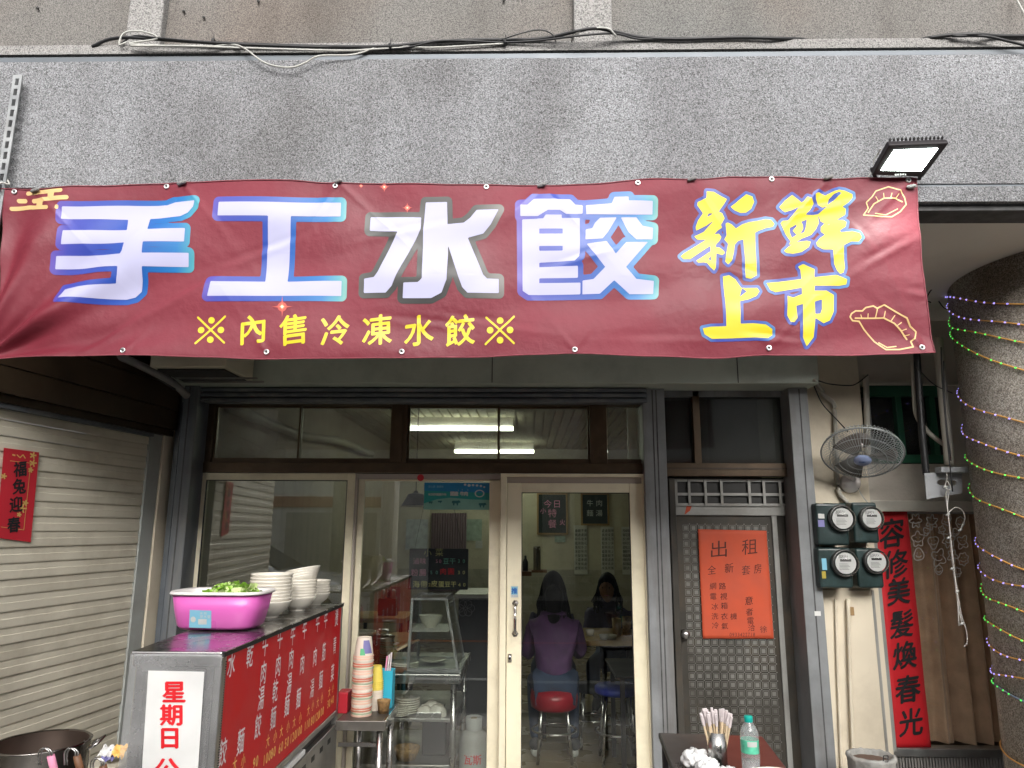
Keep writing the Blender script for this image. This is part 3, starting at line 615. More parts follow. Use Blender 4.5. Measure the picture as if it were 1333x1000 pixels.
for (cx_, cy_, r_) in ((368,400,5.5),(530,270,3),(500,243,3),(470,242,1.6)):
    def spk(X, Y, g=1): return np.minimum(np.hypot(X-cx_, Y-cy_)-r_*.5*g, np.abs(X-cx_)**.6*np.abs(Y-cy_)**.6+np.hypot(X-cx_, Y-cy_)*.15-r_*.33*g)
    for g_, mm, of in ((2.2,'sparkle_soft',.0022),(1.0,'sparkle_ink',.0026),(.55,'sparkle_core',.0030)):
        sdf_mesh(lambda X, Y: spk(X, Y, g_), (cx_-24,cy_-24,cx_+24,cy_+24), .7, lambda x, y: bpt(x, y, of), MB()).obj('sparkle_print', mm, bn, fix=False)
# rope ties
for i, (px, py, r_) in enumerate(((47,249,.022),(238,240,.024),(441,238,.012),(705,242,.021),(899,237,.021),(1077,233,.021),(1184,245,.02))):
    p = bpt(px, py, .008); mb = MB()
    for k in range(3):
        mb.lathe([(.0045+.0*k, -r_*.5+k*.002), (.008, -r_*.2), (.008, r_*.3), (.003, r_*.6)], p+Vector(((k-1)*.008, -.002*k, (k-1)*.0015)), 8, (1,-.2,.35 if i != 6 else -.4))
    mb.tube(sm_tube([p, p+Vector((.004,.02,.02)), p+Vector((.01,.05,.01))]), .003, 6)
    tag(mb.obj('rope_tie', 'rope', smooth=True), ['grey rope knot over the gold cloud motif at the left end of banner','grey rope knot above the first big white character','grey wire hook above the second big white character','grey rope knot between third and fourth big characters','grey rope knot above the first yellow brush character','grey rope knot above the second yellow brush character','grey rope knot under the lit floodlight'][i], 'rope')
tag(MB().tube(sm_tube([bpt(2,250,.005), at(-6,246,YBN-.03), at(2,238,YBN-.02), at(12,240,YBN), at(4,225,YB-.04)]), .004, 6).obj('rope_tie', 'cable_white', smooth=True), 'white cord holding banner corner to the steel angle', 'rope')

# ------------------------------------------------------------------ floodlight
fl = thing('floodlight', 'lit black LED floodlight mounted above right end of banner', 'floodlight', at(1190,215,YBN-.1))
q = [at(1166,197,YB-.16), at(1222,197,YB-.16), at(1210,226,YB-.10), at(1150,223,YB-.10)]     # lens corners on the tilted face
q = [at(1158,189,YB-.19), at(1236,186,YB-.19), at(1202,231,YB-.075), at(1136,228,YB-.075)]
c0 = sum(q, Vector())/4; nn = (q[1]-q[0]).cross(q[3]-q[0]).normalized()
if nn.y > 0: nn = -nn
fr = MB(); back = [v-nn*.03 for v in q]; fr.hexa([*q, *back]); fr.obj('housing', 'black_metal', fl, bevel=.004)
def lerp2(s, t): return (q[0]*(1-s)+q[1]*s)*(1-t)+(q[3]*(1-s)+q[2]*s)*t
li = [lerp2(.12,.16)+nn*.002, lerp2(.86,.14)+nn*.002, lerp2(.86,.80)+nn*.002, lerp2(.10,.82)+nn*.002]
MB().hexa([*[v+nn*.002 for v in li], *[v-nn*.001 for v in li]]).obj('lit_panel', 'led_panel', fl)
for k in range(14):
    s = .06+.88*k/13; a = lerp2(s, 0); MB().bar(a-nn*.03, a-nn*.042+(q[0]-q[3]).normalized()*.003, .003, .012).obj('fin', 'black_metal', fl)
MB().bar(lerp2(0,.9)-nn*.03, at(1140,232,YB-.02), .014, .006).obj('bracket_arm', 'black_metal', fl); MB().bar(lerp2(1,.9)-nn*.03, at(1196,234,YB-.02), .014, .006).obj('bracket_arm', 'black_metal', fl)
pts = [lerp2(.5,.93)+nn*.004+ (q[1]-q[0]).normalized()*d for d in (-.02,-.01,0,.01,.02)]
mb = MB()
for p in pts: mb.bar(p, p+(q[1]-q[0]).normalized()*.006, .0015, .006)
mb.obj('maker_mark', 'dial', fl, kind='stuff')
tag(MB().tube(sm_tube([lerp2(0,.3)-nn*.04, at(1143,200,YB-.08), at(1137,212,YB-.06), at(1145,222,YB-.05), at(1150,205,YB-.09), at(1139,219,YB-.03), at(1128,232,YB-.02)]), .0028, 6).obj('cable', 'cable_white', smooth=True), 'white lamp flex coiled beside the floodlight', 'cable')
ld = bpy.data.lights.new('floodlight_beam', 'SPOT'); ld.energy = 9; ld.spot_size = math.radians(130); ld.spot_blend = .6; ld.shadow_soft_size = .05; ld.color = (.95,1,.95)
lo = bpy.data.objects.new('floodlight_beam', ld); C.objects.link(lo); lo.location = c0+nn*.02; lo.rotation_euler = (nn*.6+Vector((0,-.15,-.8))).to_track_quat('-Z','Y').to_euler()

# ------------------------------------------------------------------ round column with light strings
CX, CY_, CRD = 2.93, 3.60, .63
col = thing('round_column', 'thick round column of dark washed pebble wound with coloured light strings', 'column', (CX, CY_, 0))
MB().lathe([(CRD, 0), (CRD, ZC-.002)], (CX, CY_, 0), 96).obj('shaft', 'pebble_column', col, smooth=False, fix=True)
for p in col.children[0].data.polygons:
    if len(p.vertices) == 4: p.use_smooth = True
def on_col(px, py):
    d = ray(px, py); a = d.x**2+d.y**2; b_ = -2*(d.x*CX+d.y*CY_); c_ = CX*CX+CY_*CY_-CRD*CRD; disc = max(b_*b_-4*a*c_, 0)
    p = EYE+d*((-b_-math.sqrt(disc))/(2*a)); return math.atan2(p.y-CY_, p.x-CX), p.z
STR = [((1236,389),(1333,394.5),'p'),((1237,404),(1333,423.5),'p'),((1231,419),(1333,447),'g'),((1232,436),(1333,483),'g'),((1240,516),(1333,549),'p'),((1245,559),(1333,592),'p'),((1249,594),(1333,625.5),'g'),((1255,638),(1333,675),'g'),((1262,706),(1333,737.5),'p'),((1266,738),(1333,763),'p'),((1270,765),(1333,800),'g'),((1275,806),(1333,833),'g'),((1278,836),(1333,857),'p'),((1283,869),(1333,885),'p'),((1286,886),(1333,913.6),'g'),((1297,972),(1333,996),'o')]
words = {'p':'violet','g':'green','o':'unlit orange'}; seen = {}
order = ['highest','second highest','third highest','fourth highest','fifth highest','lowest']
ktot = {k: sum(1 for s in STR if s[2] == k) for k in 'pgo'}
for i, (A_, B_, kind) in enumerate(STR):
    t0, z0 = on_col(*A_); t1, z1 = on_col(*B_)
    t0 = t0 if t0 < 0 else t0-2*PI; t1 = t1 if t1 < 0 else t1-2*PI
    sl = (z1-z0)/(t1-t0) if abs(t1-t0) > .02 else 0
    def P(t, r=CRD+.006, z0=z0, t0=t0, sl=sl, i=i): return Vector((CX+r*math.cos(t), CY_+r*math.sin(t), z0+sl*(t-t0)+.009*math.sin(t*3.1+i*1.7)+.006*math.sin(t*7+i*2.3)))
    k = seen.get(kind, 0); seen[kind] = k+1
    od = ('topmost','second','third','fourth','fifth','sixth','seventh','eighth')[k]
    lab = f'{od} turn from top of {words[kind]} lights wound round the column' if kind != 'o' else 'bare orange wire turn at the foot of the column'
    st = thing('string_light', lab, 'string light', (CX, CY_, z0), 'light strings wound round the column')
    ta, tb = t0-.5, t1+1.3
    MB().tube([P(ta+(tb-ta)*j/60) for j in range(61)], .0038, 6).obj('wire', 'wire_orange' if i != 14 else 'wire_blue', st, smooth=True)
    if kind != 'o':
        mb = MB(); dt = .105; t = ta; j = 0
        while t < tb:
            c = P(t, CRD+.009); mb.lathe([(.002,-.005),(.0045,-.002),(.0045,.002),(.002,.005)], c, 6, (math.sin(t), -math.cos(t), 0)); t += dt*(.75+.6*random.random())
        mb.obj('bulbs', 'led_purple' if kind == 'p' else 'led_green', st, kind='stuff')
# loose wires near the column head
for j, pts in enumerate(([(1222,370),(1212,378),(1206,390),(1212,394)],[(1222,392),(1228,400),(1238,405)],[(1225,452),(1227,500),(1232,560),(1240,640)],[(1228,470),(1231,540),(1238,600)])):
    tag(MB().tube(sm_tube([at(x, y, 3.85) for x, y in pts]), .0035, 6).obj('wire', 'cable_black', smooth=True), ['black wire curling off the column head behind the banner','black wire looping onto the top light string','black wire running down the left flank of the column','thin black wire beside the left flank of the column'][j], 'wire')

# ------------------------------------------------------------------ left neighbour: roller shutter
sh = thing('roller_shutter', 'closed beige roller shutter under a dark brown hood at the left', 'shutter', at(150,990,4.1))
Pr = at(187,610,4.12); dirv = Vector((math.sin(math.radians(7.8)), math.cos(math.radians(7.8)), 0))
def SP(t, z, off=0): # t metres back towards viewer from the right edge
    n_ = Vector((dirv.y, -dirv.x, 0)); return Vector((Pr.x, Pr.y, 0))-dirv*t+n_*off+Vector((0,0,z))
def z_at_right(py): return at(Pr and 187, py, 4.12).z
ztop = at(190,563,4.12).z; pitch = .0705; z = ztop-pitch; LEN = 2.6
prof = [(-.004,.002),(.0125,-.001),(.0135,.004),(.0125,.036),(.0095,.039),(.0095,.043),(.0085,.062),(.004,.0705),(-.004,.0712)]
slat_me = None; k = 0
while z > -.02:
    if slat_me is None:
        mb = MB(); n = len(prof)
        vs = [SP(-.0, zz, o_) for o_, zz in prof]+[SP(LEN, zz, o_) for o_, zz in prof]
        vs = [v-SP(0,0,0) for v in vs]
        mb.add(vs, [(i, i+1, n+i+1, n+i) for i in range(n-1)])
        o = mb.obj('slat', 'slat_paint', None); slat_me = o.data
    else:
        o = bpy.data.objects.new('slat', slat_me); C.objects.link(o)
    o.parent = sh; o.location = SP(0, z, random.uniform(-.0015, .0015))-wloc(sh); z -= pitch; k += 1
mb = MB(); n_ = Vector((dirv.y, -dirv.x, 0))
def SB(t0, t1, z0, z1, o0, o1, name, m, par, **kw):
    p = [SP(t0, z0, o0), SP(t1, z0, o0), SP(t1, z0, o1), SP(t0, z0, o1), SP(t0, z1, o0), SP(t1, z1, o0), SP(t1, z1, o1), SP(t0, z1, o1)]
    return MB().hexa(p).obj(name, m, par, **kw)
SB(-.115, -.004, -.0, ztop+.08, -.03, .02, 'guide_track', 'track_grey', sh, bevel=.003)
SB(-.004, .012, -.0, ztop+.06, -.03, -.002, 'track_gap', 'rubber', sh)
hz0 = ztop-.005
for a, b, o in ((0,.035,.055),(.038,.155,.075),(.158,.30,.078),(.303,.46,.08)):
    SB(-.165, LEN, hz0+a, hz0+b, -.02, o, 'hood_panel', 'brown_metal', sh, bevel=.002)
SB(-.001, LEN, hz0-.022, hz0-.002, -.02, .045, 'hood_lip', 'slate_paint', sh)
SB(-.165, LEN, hz0+.03, ZC, -.1, .04, 'hood_top', 'brown_metal', sh)
# mask of wall round the shutter
wl = thing('side_wall', 'narrow cream wall strip between roller shutter and slate post', 'wall', SP(-.2, 0, 0))
SB(-.24, -.118, 0, ztop+.5, -.06, .030, 'render', 'wall_cream', wl, bevel=.004)
SB(-.9, -.0, 0, ZC, -.4, -.08, 'backing', 'wall_cream', wl)
# red spring-festival paper on the shutter
cp = thing('spring_couplet', 'small red spring festival paper with gold border taped on roller shutter', 'couplet', SP(.6, 1.4, .03))
def onsh(px, py, off=0):
    d = ray(px, py); n2 = Vector((dirv.y, -dirv.x, 0)); p0 = SP(0,0,.022+off); t = (p0-EYE).dot(n2)/d.dot(n2); return EYE+d*t
def shuv(u, v, off): return onsh(u, -v, off)
cq = [(5,583),(51,589),(40,706),(-5,700)]
mb = MB(); pp = [onsh(*c, 0) for c in cq]; bb = [onsh(*c, -.004) for c in cq]; mb.hexa(pp+bb).obj('paper', 'paper_crimson', cp)
mb = MB()
def strip(mb, pts, wpx, fn, off):
    for i in range(len(pts)-1):
        a, b = pts[i], pts[i+1]; dx, dy = b[0]-a[0], b[1]-a[1]; l = math.hypot(dx, dy) or 1; nx, ny = -dy/l*wpx/2, dx/l*wpx/2
        mb.add([fn(a[0]-nx, a[1]-ny, off), fn(b[0]-nx, b[1]-ny, off), fn(b[0]+nx, b[1]+ny, off), fn(a[0]+nx, a[1]+ny, off)], [(0,1,2,3)])
for a, b in (((13,600),(40,603)),((40,603),(31,690)),((31,690),(1,686))): strip(mb, [a, b], .7, onsh, .0012)
for (x, y, r) in ((43,593,4.5),(43,603,5),(40,612,3.5),(5,620,4),(29,662,6),(33,655,4),(25,670,3)):
    for k in range(5):
        a = k*1.256; strip(mb, [(x, y), (x+r*math.cos(a), y+r*math.sin(a))], 2.0, onsh, .0013+.0001*k)
strip(mb, [(16,592),(20,593)], 2, onsh, .0013); strip(mb, [(22,592),(26,596),(30,592),(33,597)], 1.3, onsh, .0013)
mb.obj('gold_print', 'gold_ink', cp, fix=False)
lettering([('福',26.5,-610.5,21,.85),('兔',25,-633,21,.85),('迎',21,-656.5,21,.85),('春',18,-683,21,.85)], shuv, 'characters', 'ink', cp, .002, slant=.1, bold=.03)

# ------------------------------------------------------------------ storefront structure
def V(px, py=620, Y=YF): return at(px, py, Y).x
def Zp(py, px=666, Y=YF): return at(px, py, Y).z
bx = thing('shutter_box', 'wide grey green shutter housing above the shop windows', 'housing', (0, 4.16, Zp(500)))
xb0, xb1 = at(200,490,4.16).x, at(1066,490,4.16).x; zb = at(666,499,4.16).z
B(xb0-.6, xb1, 4.16, 4.39, zb, ZC-.002).obj('box', 'box_green', bx, bevel=.004)
B(V(252,515), V(838,515), 4.30, 4.398, Zp(527), zb-.001).obj('rolled_slat', 'slate_paint', bx)
for k in range(3): B(V(250,515), V(838,515), 4.27-.0, 4.299, zb-.03-.032*k, zb-.008-.032*k).obj('bottom_rail', 'slate_paint', bx, bevel=.004)
for px in (640, 960): B(at(px,480,4.15).x, at(px+1.2,480,4.15).x, 4.157, 4.16, zb+.004, ZC-.01).obj('panel_seam', 'dark_joint', bx)

def post(name, pxa, pxb, py, y0, y1, z1, m, label, grooves=()):
    t = thing(name, label, 'post', (V(pxa,py), y0, 0)); B(V(pxa,py,y0), V(pxb,py,y0), y0, y1, 0, z1).obj('face', m, t, bevel=.004)
    for g in grooves: B(V(g,py,y0), V(g+1.6,py,y0), y0-.0015, y0+.001, 0, z1-.01).obj('groove', 'dark_joint', t)
    return t
post('steel_post', 224, 231, 600, 4.30, 4.5, zb-.05, 'slate_paint', 'dark recessed steel upright beside the cream side wall')
pl = post('steel_post', 231, 250, 600, 4.24, 4.5, zb, 'slate_paint', 'slate painted shutter guide post at the left of the shopfront', (238,))
MB().tube(sm_tube([at(253,525,4.25), at(249,600,4.25), at(240,700,4.25), at(229,800,4.25), at(221,860,4.25)]), .004, 6).obj('yellow_seal', 'yellow_line', pl)
post('steel_post', 838.5, 868, 600, 4.32, 4.5, zb, 'grey_post', 'grey painted shutter guide post between glass door and iron door', (851,856))
post('steel_post', 1030, 1055, 560, 4.28, 4.5, zb, 'grey_post', 'weathered slate post right of the iron door', (1043,))
B(V(251,600), V(256.5,600), 4.37, 4.40, 0, zb).obj('gap', 'rubber', pl)
MB().bar(at(268,527,4.44), at(262,603,4.44), .02, .01).obj('white_stop', 'duct_white', pl)

def frame_rect(x0, x1, z0, z1, w, y0, y1, name, m, par, wt=None, wb=None, bevel=.0025):
    wt = w if wt is None else wt; wb = w if wb is None else wb
    B(x0, x0+w, y0, y1, z0, z1).obj(name+'_stile', m, par, bevel=bevel); B(x1-w, x1, y0, y1, z0, z1).obj(name+'_stile', m, par, bevel=bevel)
    B(x0+w, x1-w, y0+.001, y1, z1-wt, z1).obj(name+'_rail', m, par, bevel=bevel); B(x0+w, x1-w, y0+.001, y1, z0, z0+wb).obj(name+'_rail', m, par, bevel=bevel)
# transom band, brown aluminium
tr = thing('transom_window', 'brown aluminium transom window row over the shopfront doors', 'window', (V(270), YF, Zp(600)))
B(V(258,610), V(838,610), YF-.01, YF+.09, Zp(616.5), Zp(603)).obj('sill_beam', 'brown_alu', tr, bevel=.003)
B(V(270), V(838), YF+.02, YF+.09, Zp(603), Zp(597)).obj('bottom_track', 'brown_alu', tr)
B(V(262), V(838), YF+.0, YF+.09, Zp(527.5), Zp(520)).obj('head_track', 'brown_alu', tr)
for a, b, y in ((509,530,.0),(768,790,.0),(269,277,.0)): B(V(a,560), V(b,560), YF+y, YF+.09, Zp(603), Zp(522)).obj('mullion', 'brown_alu', tr, bevel=.003)
B(V(514,560), V(524,560), YF-.006, YF+.001, Zp(603), Zp(525)).obj('mullion_cap', 'brown_alu', tr)
for a, b, mm, yy in ((277,389,'pane_hazy',.03),(387,509,'pane_hazy',.05),(530,650,'pane_hazy',.03),(648,768,'pane_hazy',.05),(790,838,'pane_hazy',.04)):
    z0, z1 = Zp(602), Zp(528)
    if a < 790:
        frame_rect(V(a,560), V(b,560), z0+.002, z1, .012, YF+yy, YF+yy+.018, 'sash', 'brown_alu', tr, bevel=.001)
    B(V(a,560)+.008, V(b,560)-.008, YF+yy+.007, YF+yy+.011, z0, z1).obj('pane', mm, tr)
# cream sliding doors
cz1 = Zp(617); 
lw = thing('glass_panel', 'cream framed left glass panel of the shopfront behind the serving cart', 'window', (V(258), YF, 0))
frame_rect(V(258,640), V(462,622), .02, cz1, .046, YF, YF+.04, 'frame', 'cream_alu', lw, wt=.045, wb=.09)
B(V(258,640)+.04, V(462,622)-.04, YF+.015, YF+.020, .1, cz1-.04).obj('pane', 'pane_left', lw)
B(V(462,622)-.004, V(462,622)+.012, YF+.012, YF+.06, .02, cz1-.001).obj('stile_return', 'cream_alu_shaded', lw)
frame_rect(V(258,640)+.044, V(462,622)-.044, .105, cz1-.043, .004, YF-.001, YF+.012, 'gasket', 'rubber', lw, bevel=0)
mp_ = thing('glass_panel', 'cream framed middle sliding glass panel with a teal poster at its top', 'window', (V(465), YF+.05, 0))
frame_rect(V(465,622), V(655,622), .02, Zp(624), .036, YF+.05, YF+.085, 'frame', 'cream_alu', mp_, wt=.010, wb=.09)
B(V(637,622), V(653,622), YF+.03, YF+.05, .02, Zp(625)).obj('meeting_stile', 'cream_alu', mp_, bevel=.004)
B(V(465,622)+.03, V(655,622)-.03, YF+.065, YF+.07, .1, Zp(625)).obj('pane', 'pane_clear', mp_)
B(V(463,622), V(655,622), YF+.03, YF+.09, Zp(624), cz1-.001).obj('head_rail', 'cream_alu_shaded', mp_)
dr = thing('glass_door', 'cream framed sliding glass door with pull handle and push sticker', 'door', (V(660), YF, 0))
B(V(652,622), V(660,622), YF-.035, YF+.05, 0, Zp(617.5)).obj('jamb', 'cream_alu', dr, bevel=.003)
B(V(836,622,YF-.035), V(841,622,YF-.035), YF-.035, YF+.05, 0, Zp(619)).obj('jamb', 'cream_alu', dr, bevel=.002)
B(V(652,622), V(841,622,YF-.035), YF-.036, YF+.05, Zp(621), Zp(617)).obj('head', 'cream_alu', dr, bevel=.002)
B(V(660,622), V(836,622), YF+.0, YF+.05, Zp(629.5), Zp(621)).obj('head_recess', 'cream_alu_shaded', dr)
dx0, dx1 = V(660.5,640), V(838,640)
B(dx0, V(679,640), YF-.012, YF+.028, .02, Zp(629)).obj('stile', 'cream_alu', dr, bevel=.003)
B(V(819,640), V(836,640), YF-.012, YF+.028, .02, Zp(629)).obj('stile', 'cream_alu', dr, bevel=.003)
B(V(679,640), V(819,640), YF-.010, YF+.028, Zp(641), Zp(629)).obj('top_rail', 'cream_alu', dr, bevel=.003)
B(V(679,640), V(819,640), YF-.010, YF+.028, .02, .12).obj('bottom_rail', 'cream_alu', dr, bevel=.003)
B(V(679,640)-.005, V(819,640)+.005, YF+.006, YF+.011, .11, Zp(640)).obj('pane', 'pane_door', dr)
frame_rect(V(679,640), V(819,640), .12, Zp(641), .0045, YF-.006, YF+.005, 'gasket', 'rubber', dr, bevel=0)
# handle, lock
hx = V(670.5,810,YF-.03); h0 = at(670,786,YF-.04).z; h1 = at(670,826,YF-.04).z
hd = MB().tube(sm_tube([(hx,YF-.015,h0),(hx,YF-.05,h0-.015),(hx,YF-.055,(h0+h1)/2),(hx,YF-.05,h1+.015),(hx,YF-.015,h1)]), .008, 10).obj('pull_handle', 'stainless', dr, smooth=True)
for zz in (h0, h1): MB().lathe([(.020,0),(.017,.008),(.008,.012)], (hx,YF-.012,zz), 6, (0,-1,0)).obj('handle_rose', 'steel_pot', hd)
lz = at(663,856,YF).z; lx = V(663.5,856,YF-.02)
lk = MB().tube([(lx,YF-.013,lz-.022),(lx,YF-.013,lz+.022)], .012, 12).obj('lock_plate', 'stainless', dr, smooth=True)
MB().lathe([(.007,0),(.006,.006)], (lx,YF-.024,lz), 12, (0,-1,0)).obj('keyhole', 'rubber', lk)
# push sticker
ps = thing('push_sticker', 'blue and white push sticker on the door stile above the handle', 'sticker', at(669.5,778,YF-.015))
sx0, sx1, sz0, sz1 = V(665,770), V(674.5,770), at(670,778,YF-.014).z, at(670,763,YF-.014).z
B(sx0, sx1, YF-.0145, YF-.012, sz0, sz1).obj('sheet', 'dial', ps); B(sx0+.003, sx1-.003, YF-.0152, YF-.0144, sz0+.016, sz1-.003).obj('blue_field', 'label_blue', ps)
mat('deep_blue', (.01,.10,.38), .4)
fnf = plane_fn((0,YF-.0153,0), (1,0,0), (0,0,1))
lettering([('推', (sx0+sx1)/2, (sz0+sz1)/2+.006, .036, 1)], fnf, 'character', 'deep_blue', ps, .0006, bold=.03)
lettering([(c, sx0+.011+k*.009, sz0+.009, .010, 1) for k, c in enumerate('PUSH')], fnf, 'small_print', 'deep_blue', ps, .0006, join=True)
tag(MB().lathe([(.0,0.002),(.0205,.002),(.021,0)], at(547.5,622,YF+.028), 20, (0,-1,0)).obj('round_sticker', 'paper_crimson'), 'small round red sticker at the top of middle glass panel', 'sticker')

# teal beef poster, stuck on the pane
pst = thing('beef_poster', 'teal poster of cows in a meadow stuck at top of middle glass panel', 'poster', at(594,663,YF+.06))
PY = YF+.060
x0, x1, z0, z1 = at(552,645,PY).x, at(638,645,PY).x, at(595,663.5,PY).z, at(595,628.5,PY).z
B(x0, x1, PY, PY+.002, z0, z1).obj('sheet', ramp_mat('x', 0, 1, [(0,(.02,.28,.26)),(1,(.02,.28,.26))]), pst)
W_, H_ = x1-x0, z1-z0; pf = plane_fn((x0, PY, z0), (1,0,0), (0,0,1))
mat('poster_sky', (.015,.20,.42), .35, var=.2); mat('poster_grass', (.20,.42,.36), .4, var=.15, vs=9); mat('poster_hill', (.02,.13,.14), .4, var=.3, vs=30)
def poly2(name, P, m, par, fn, off): return MB().add([fn(x, y, off) for x, y in P], [tuple(range(len(P)))]).obj(name, m, par, fix=False)
poly2('sky_print', [(0,.70*H_),(W_,.62*H_),(W_,H_),(0,H_)], 'poster_sky', pst, pf, .0006)
poly2('grass_print', [(0,0),(W_,0),(W_,.36*H_),(.7*W_,.38*H_),(.4*W_,.44*H_),(.2*W_,.38*H_),(0,.22*H_)], 'poster_grass', pst, pf, .0006)
sdf_mesh(lambda X, Y: np.minimum.reduce([np.hypot(X-a*W_, (Y-b*H_)*1.2)-r*H_ for a, b, r in ((.62,.93,.05),(.68,.90,.06),(.74,.91,.05),(.80,.90,.05),(.86,.88,.05),(.91,.84,.04),(.52,.72,.02),(.58,.74,.02),(.66,.73,.02))]), (0,0,W_,H_), .004, lambda x, y: pf(x, y, .001), MB()).obj('cloud_print', 'dial', pst, fix=False)
def cows(X, Y):
    d = np.full(X.shape, 1e9)
    for a, b, s in ((.48,.28,1),(.88,.20,.9),(.10,.27,.5),(.24,.30,.5)):
        cx_, cy_ = a*W_, b*H_; u = H_*.075*s
        d = np.minimum(d, sd_line(X, Y, [(cx_-u*1.2,cy_),(cx_+u*1.2,cy_)], u*.7)); d = np.minimum(d, sd_line(X, Y, [(cx_+u*1.6,cy_+u*.5),(cx_+u*2.1,cy_)], u*.4))
        for lx_ in (-1.1,-.7,.7,1.1): d = np.minimum(d, sd_line(X, Y, [(cx_+lx_*u,cy_),(cx_+lx_*u,cy_-u*1.6)], u*.17))
    return d
sdf_mesh(cows, (0,0,W_,H_), .003, lambda x, y: pf(x, y, .0012), MB()).obj('cow_print', 'poster_hill', pst, fix=False)
sdf_mesh(lambda X, Y: np.abs(np.hypot(X-.84*W_, (Y-.60*H_)*1.3)-.16*H_)-.022*H_, (0,0,W_,H_), .0025, lambda x, y: pf(x, y, .0013), MB()).obj('ring_emblem', 'dial', pst, fix=False)
lettering([(c, W_*(.08+.035*k)+(.02*W_ if k > 2 else 0)+(.02*W_ if k > 5 else 0), H_*.85, H_*.10, 1) for k, c in enumerate('安心 健康 美味'.replace(' ', ''))], pf, 'top_print', 'label_blue', pst, .0013, join=True)
lettering([(c, W_*(.08+.034*k), H_*.56, H_*.10, 1) for k, c in enumerate('本店使用國產牛肉')], pf, 'line_print', 'dial', pst, .0013, join=True, bold=.02)
lettering([(c, W_*(.43+.058*k)+(.03*W_ if k > 1 else 0), H_*.59, H_*.17, 1) for k, c in enumerate('國產牛肉')], pf, 'bold_print', 'dial', pst, .0014, bold=.05)

# ------------------------------------------------------------------ iron door bay
idr = thing('iron_door', 'old embossed steel door with barred vent and round knob', 'door', (V(877), YF+.05, 0))
YD = YF+.07
ex0, ex1 = at(872,700,YD).x, at(1036,700,YD).x
def DX(px, py): return at(px, py, YD).x
B(ex0, DX(884,800), YD-.03, YD+.05, 0, Zp(622,Y=YD)).obj('jamb', 'iron_sheet', idr, bevel=.003)
B(at(1033,640,YD).x, at(1044,640,YD).x, YD-.06, YD+.05, 0, Zp(622,Y=YD)).obj('pale_jamb', 'duct_white', idr, bevel=.003)
zt = at(950,622,YD).z; zg = at(950,657,YD).z; zk = at(950,671,YD).z
B(ex0, ex1, YD+.02, YD+.04, 0, zt).obj('sheet', 'iron_sheet', idr)
B(DX(877,640), DX(1033,640), YD-.0, YD+.019, zk, zg).obj('band', 'grille_grey', idr, bevel=.002)
B(DX(877,640), DX(1033,640), YD+.005, YD+.019, zg, zt).obj('vent_mesh', 'iron_dark', idr)
for py in (625.5, 643.5, 657): B(DX(877,640), DX(1033,640), YD-.012, YD-.004, at(950,py+2,YD).z, at(950,py-1.5,YD).z).obj('vent_bar', 'grille_grey', idr)
for px in (878,895,916,937,973,992,1013,1031): B(DX(px,640), DX(px+3.2,640), YD-.018, YD-.0125, zg, zt-.012).obj('vent_bar', 'grille_grey', idr)
# embossed lattice of squares
mb = MB(); ps_ = .0475; ox = DX(897,900); nx = int((DX(1022,900)-ox)/ps_); zz0 = .30; k = 0
for i in range(nx):
    for j in range(int((zk-.05-zz0)/ps_)):
        cx_, cz_ = ox+(i+.5)*ps_, zz0+(j+.5)*ps_
        for (h, t_, hh) in ((.0188,.0030,.005),):
            for (a, b, c, d) in ((-h,h,-h,-h+t_),(-h,h,h-t_,h),(-h,-h+t_,-h+t_,h-t_),(h-t_,h,-h+t_,h-t_),(-.0115,.0115,-.0115,.0115)):
                mb.add([(cx_+a,YD+.019-hh,cz_+c),(cx_+b,YD+.019-hh,cz_+c),(cx_+b,YD+.019-hh,cz_+d),(cx_+a,YD+.019-hh,cz_+d)], [(0,1,2,3)])
        e = ps_/2-.0185; q_ = ps_/2
        mb.add([(cx_+q_-e*.9,YD+.015,cz_+q_),(cx_+q_,YD+.015,cz_+q_-e*.9),(cx_+q_+e*.9,YD+.015,cz_+q_),(cx_+q_,YD+.015,cz_+q_+e*.9)], [(0,1,2,3)])
mb.obj('embossed_squares', 'emboss', idr, kind='stuff', fix=False)
B(DX(1020,900)-.0, DX(1027,900), YD+.008, YD+.0195, 0, zk).obj('side_rib', 'grille_grey', idr, bevel=.002)
kb = MB().lathe([(.020,0),(.024,.004),(.012,.010),(.010,.030),(.022,.038),(.027,.052),(.022,.066),(.004,.070)], at(890,824.6,YD+.02), 20, (0,-1,0)).obj('door_knob', 'stainless', idr, smooth=True)
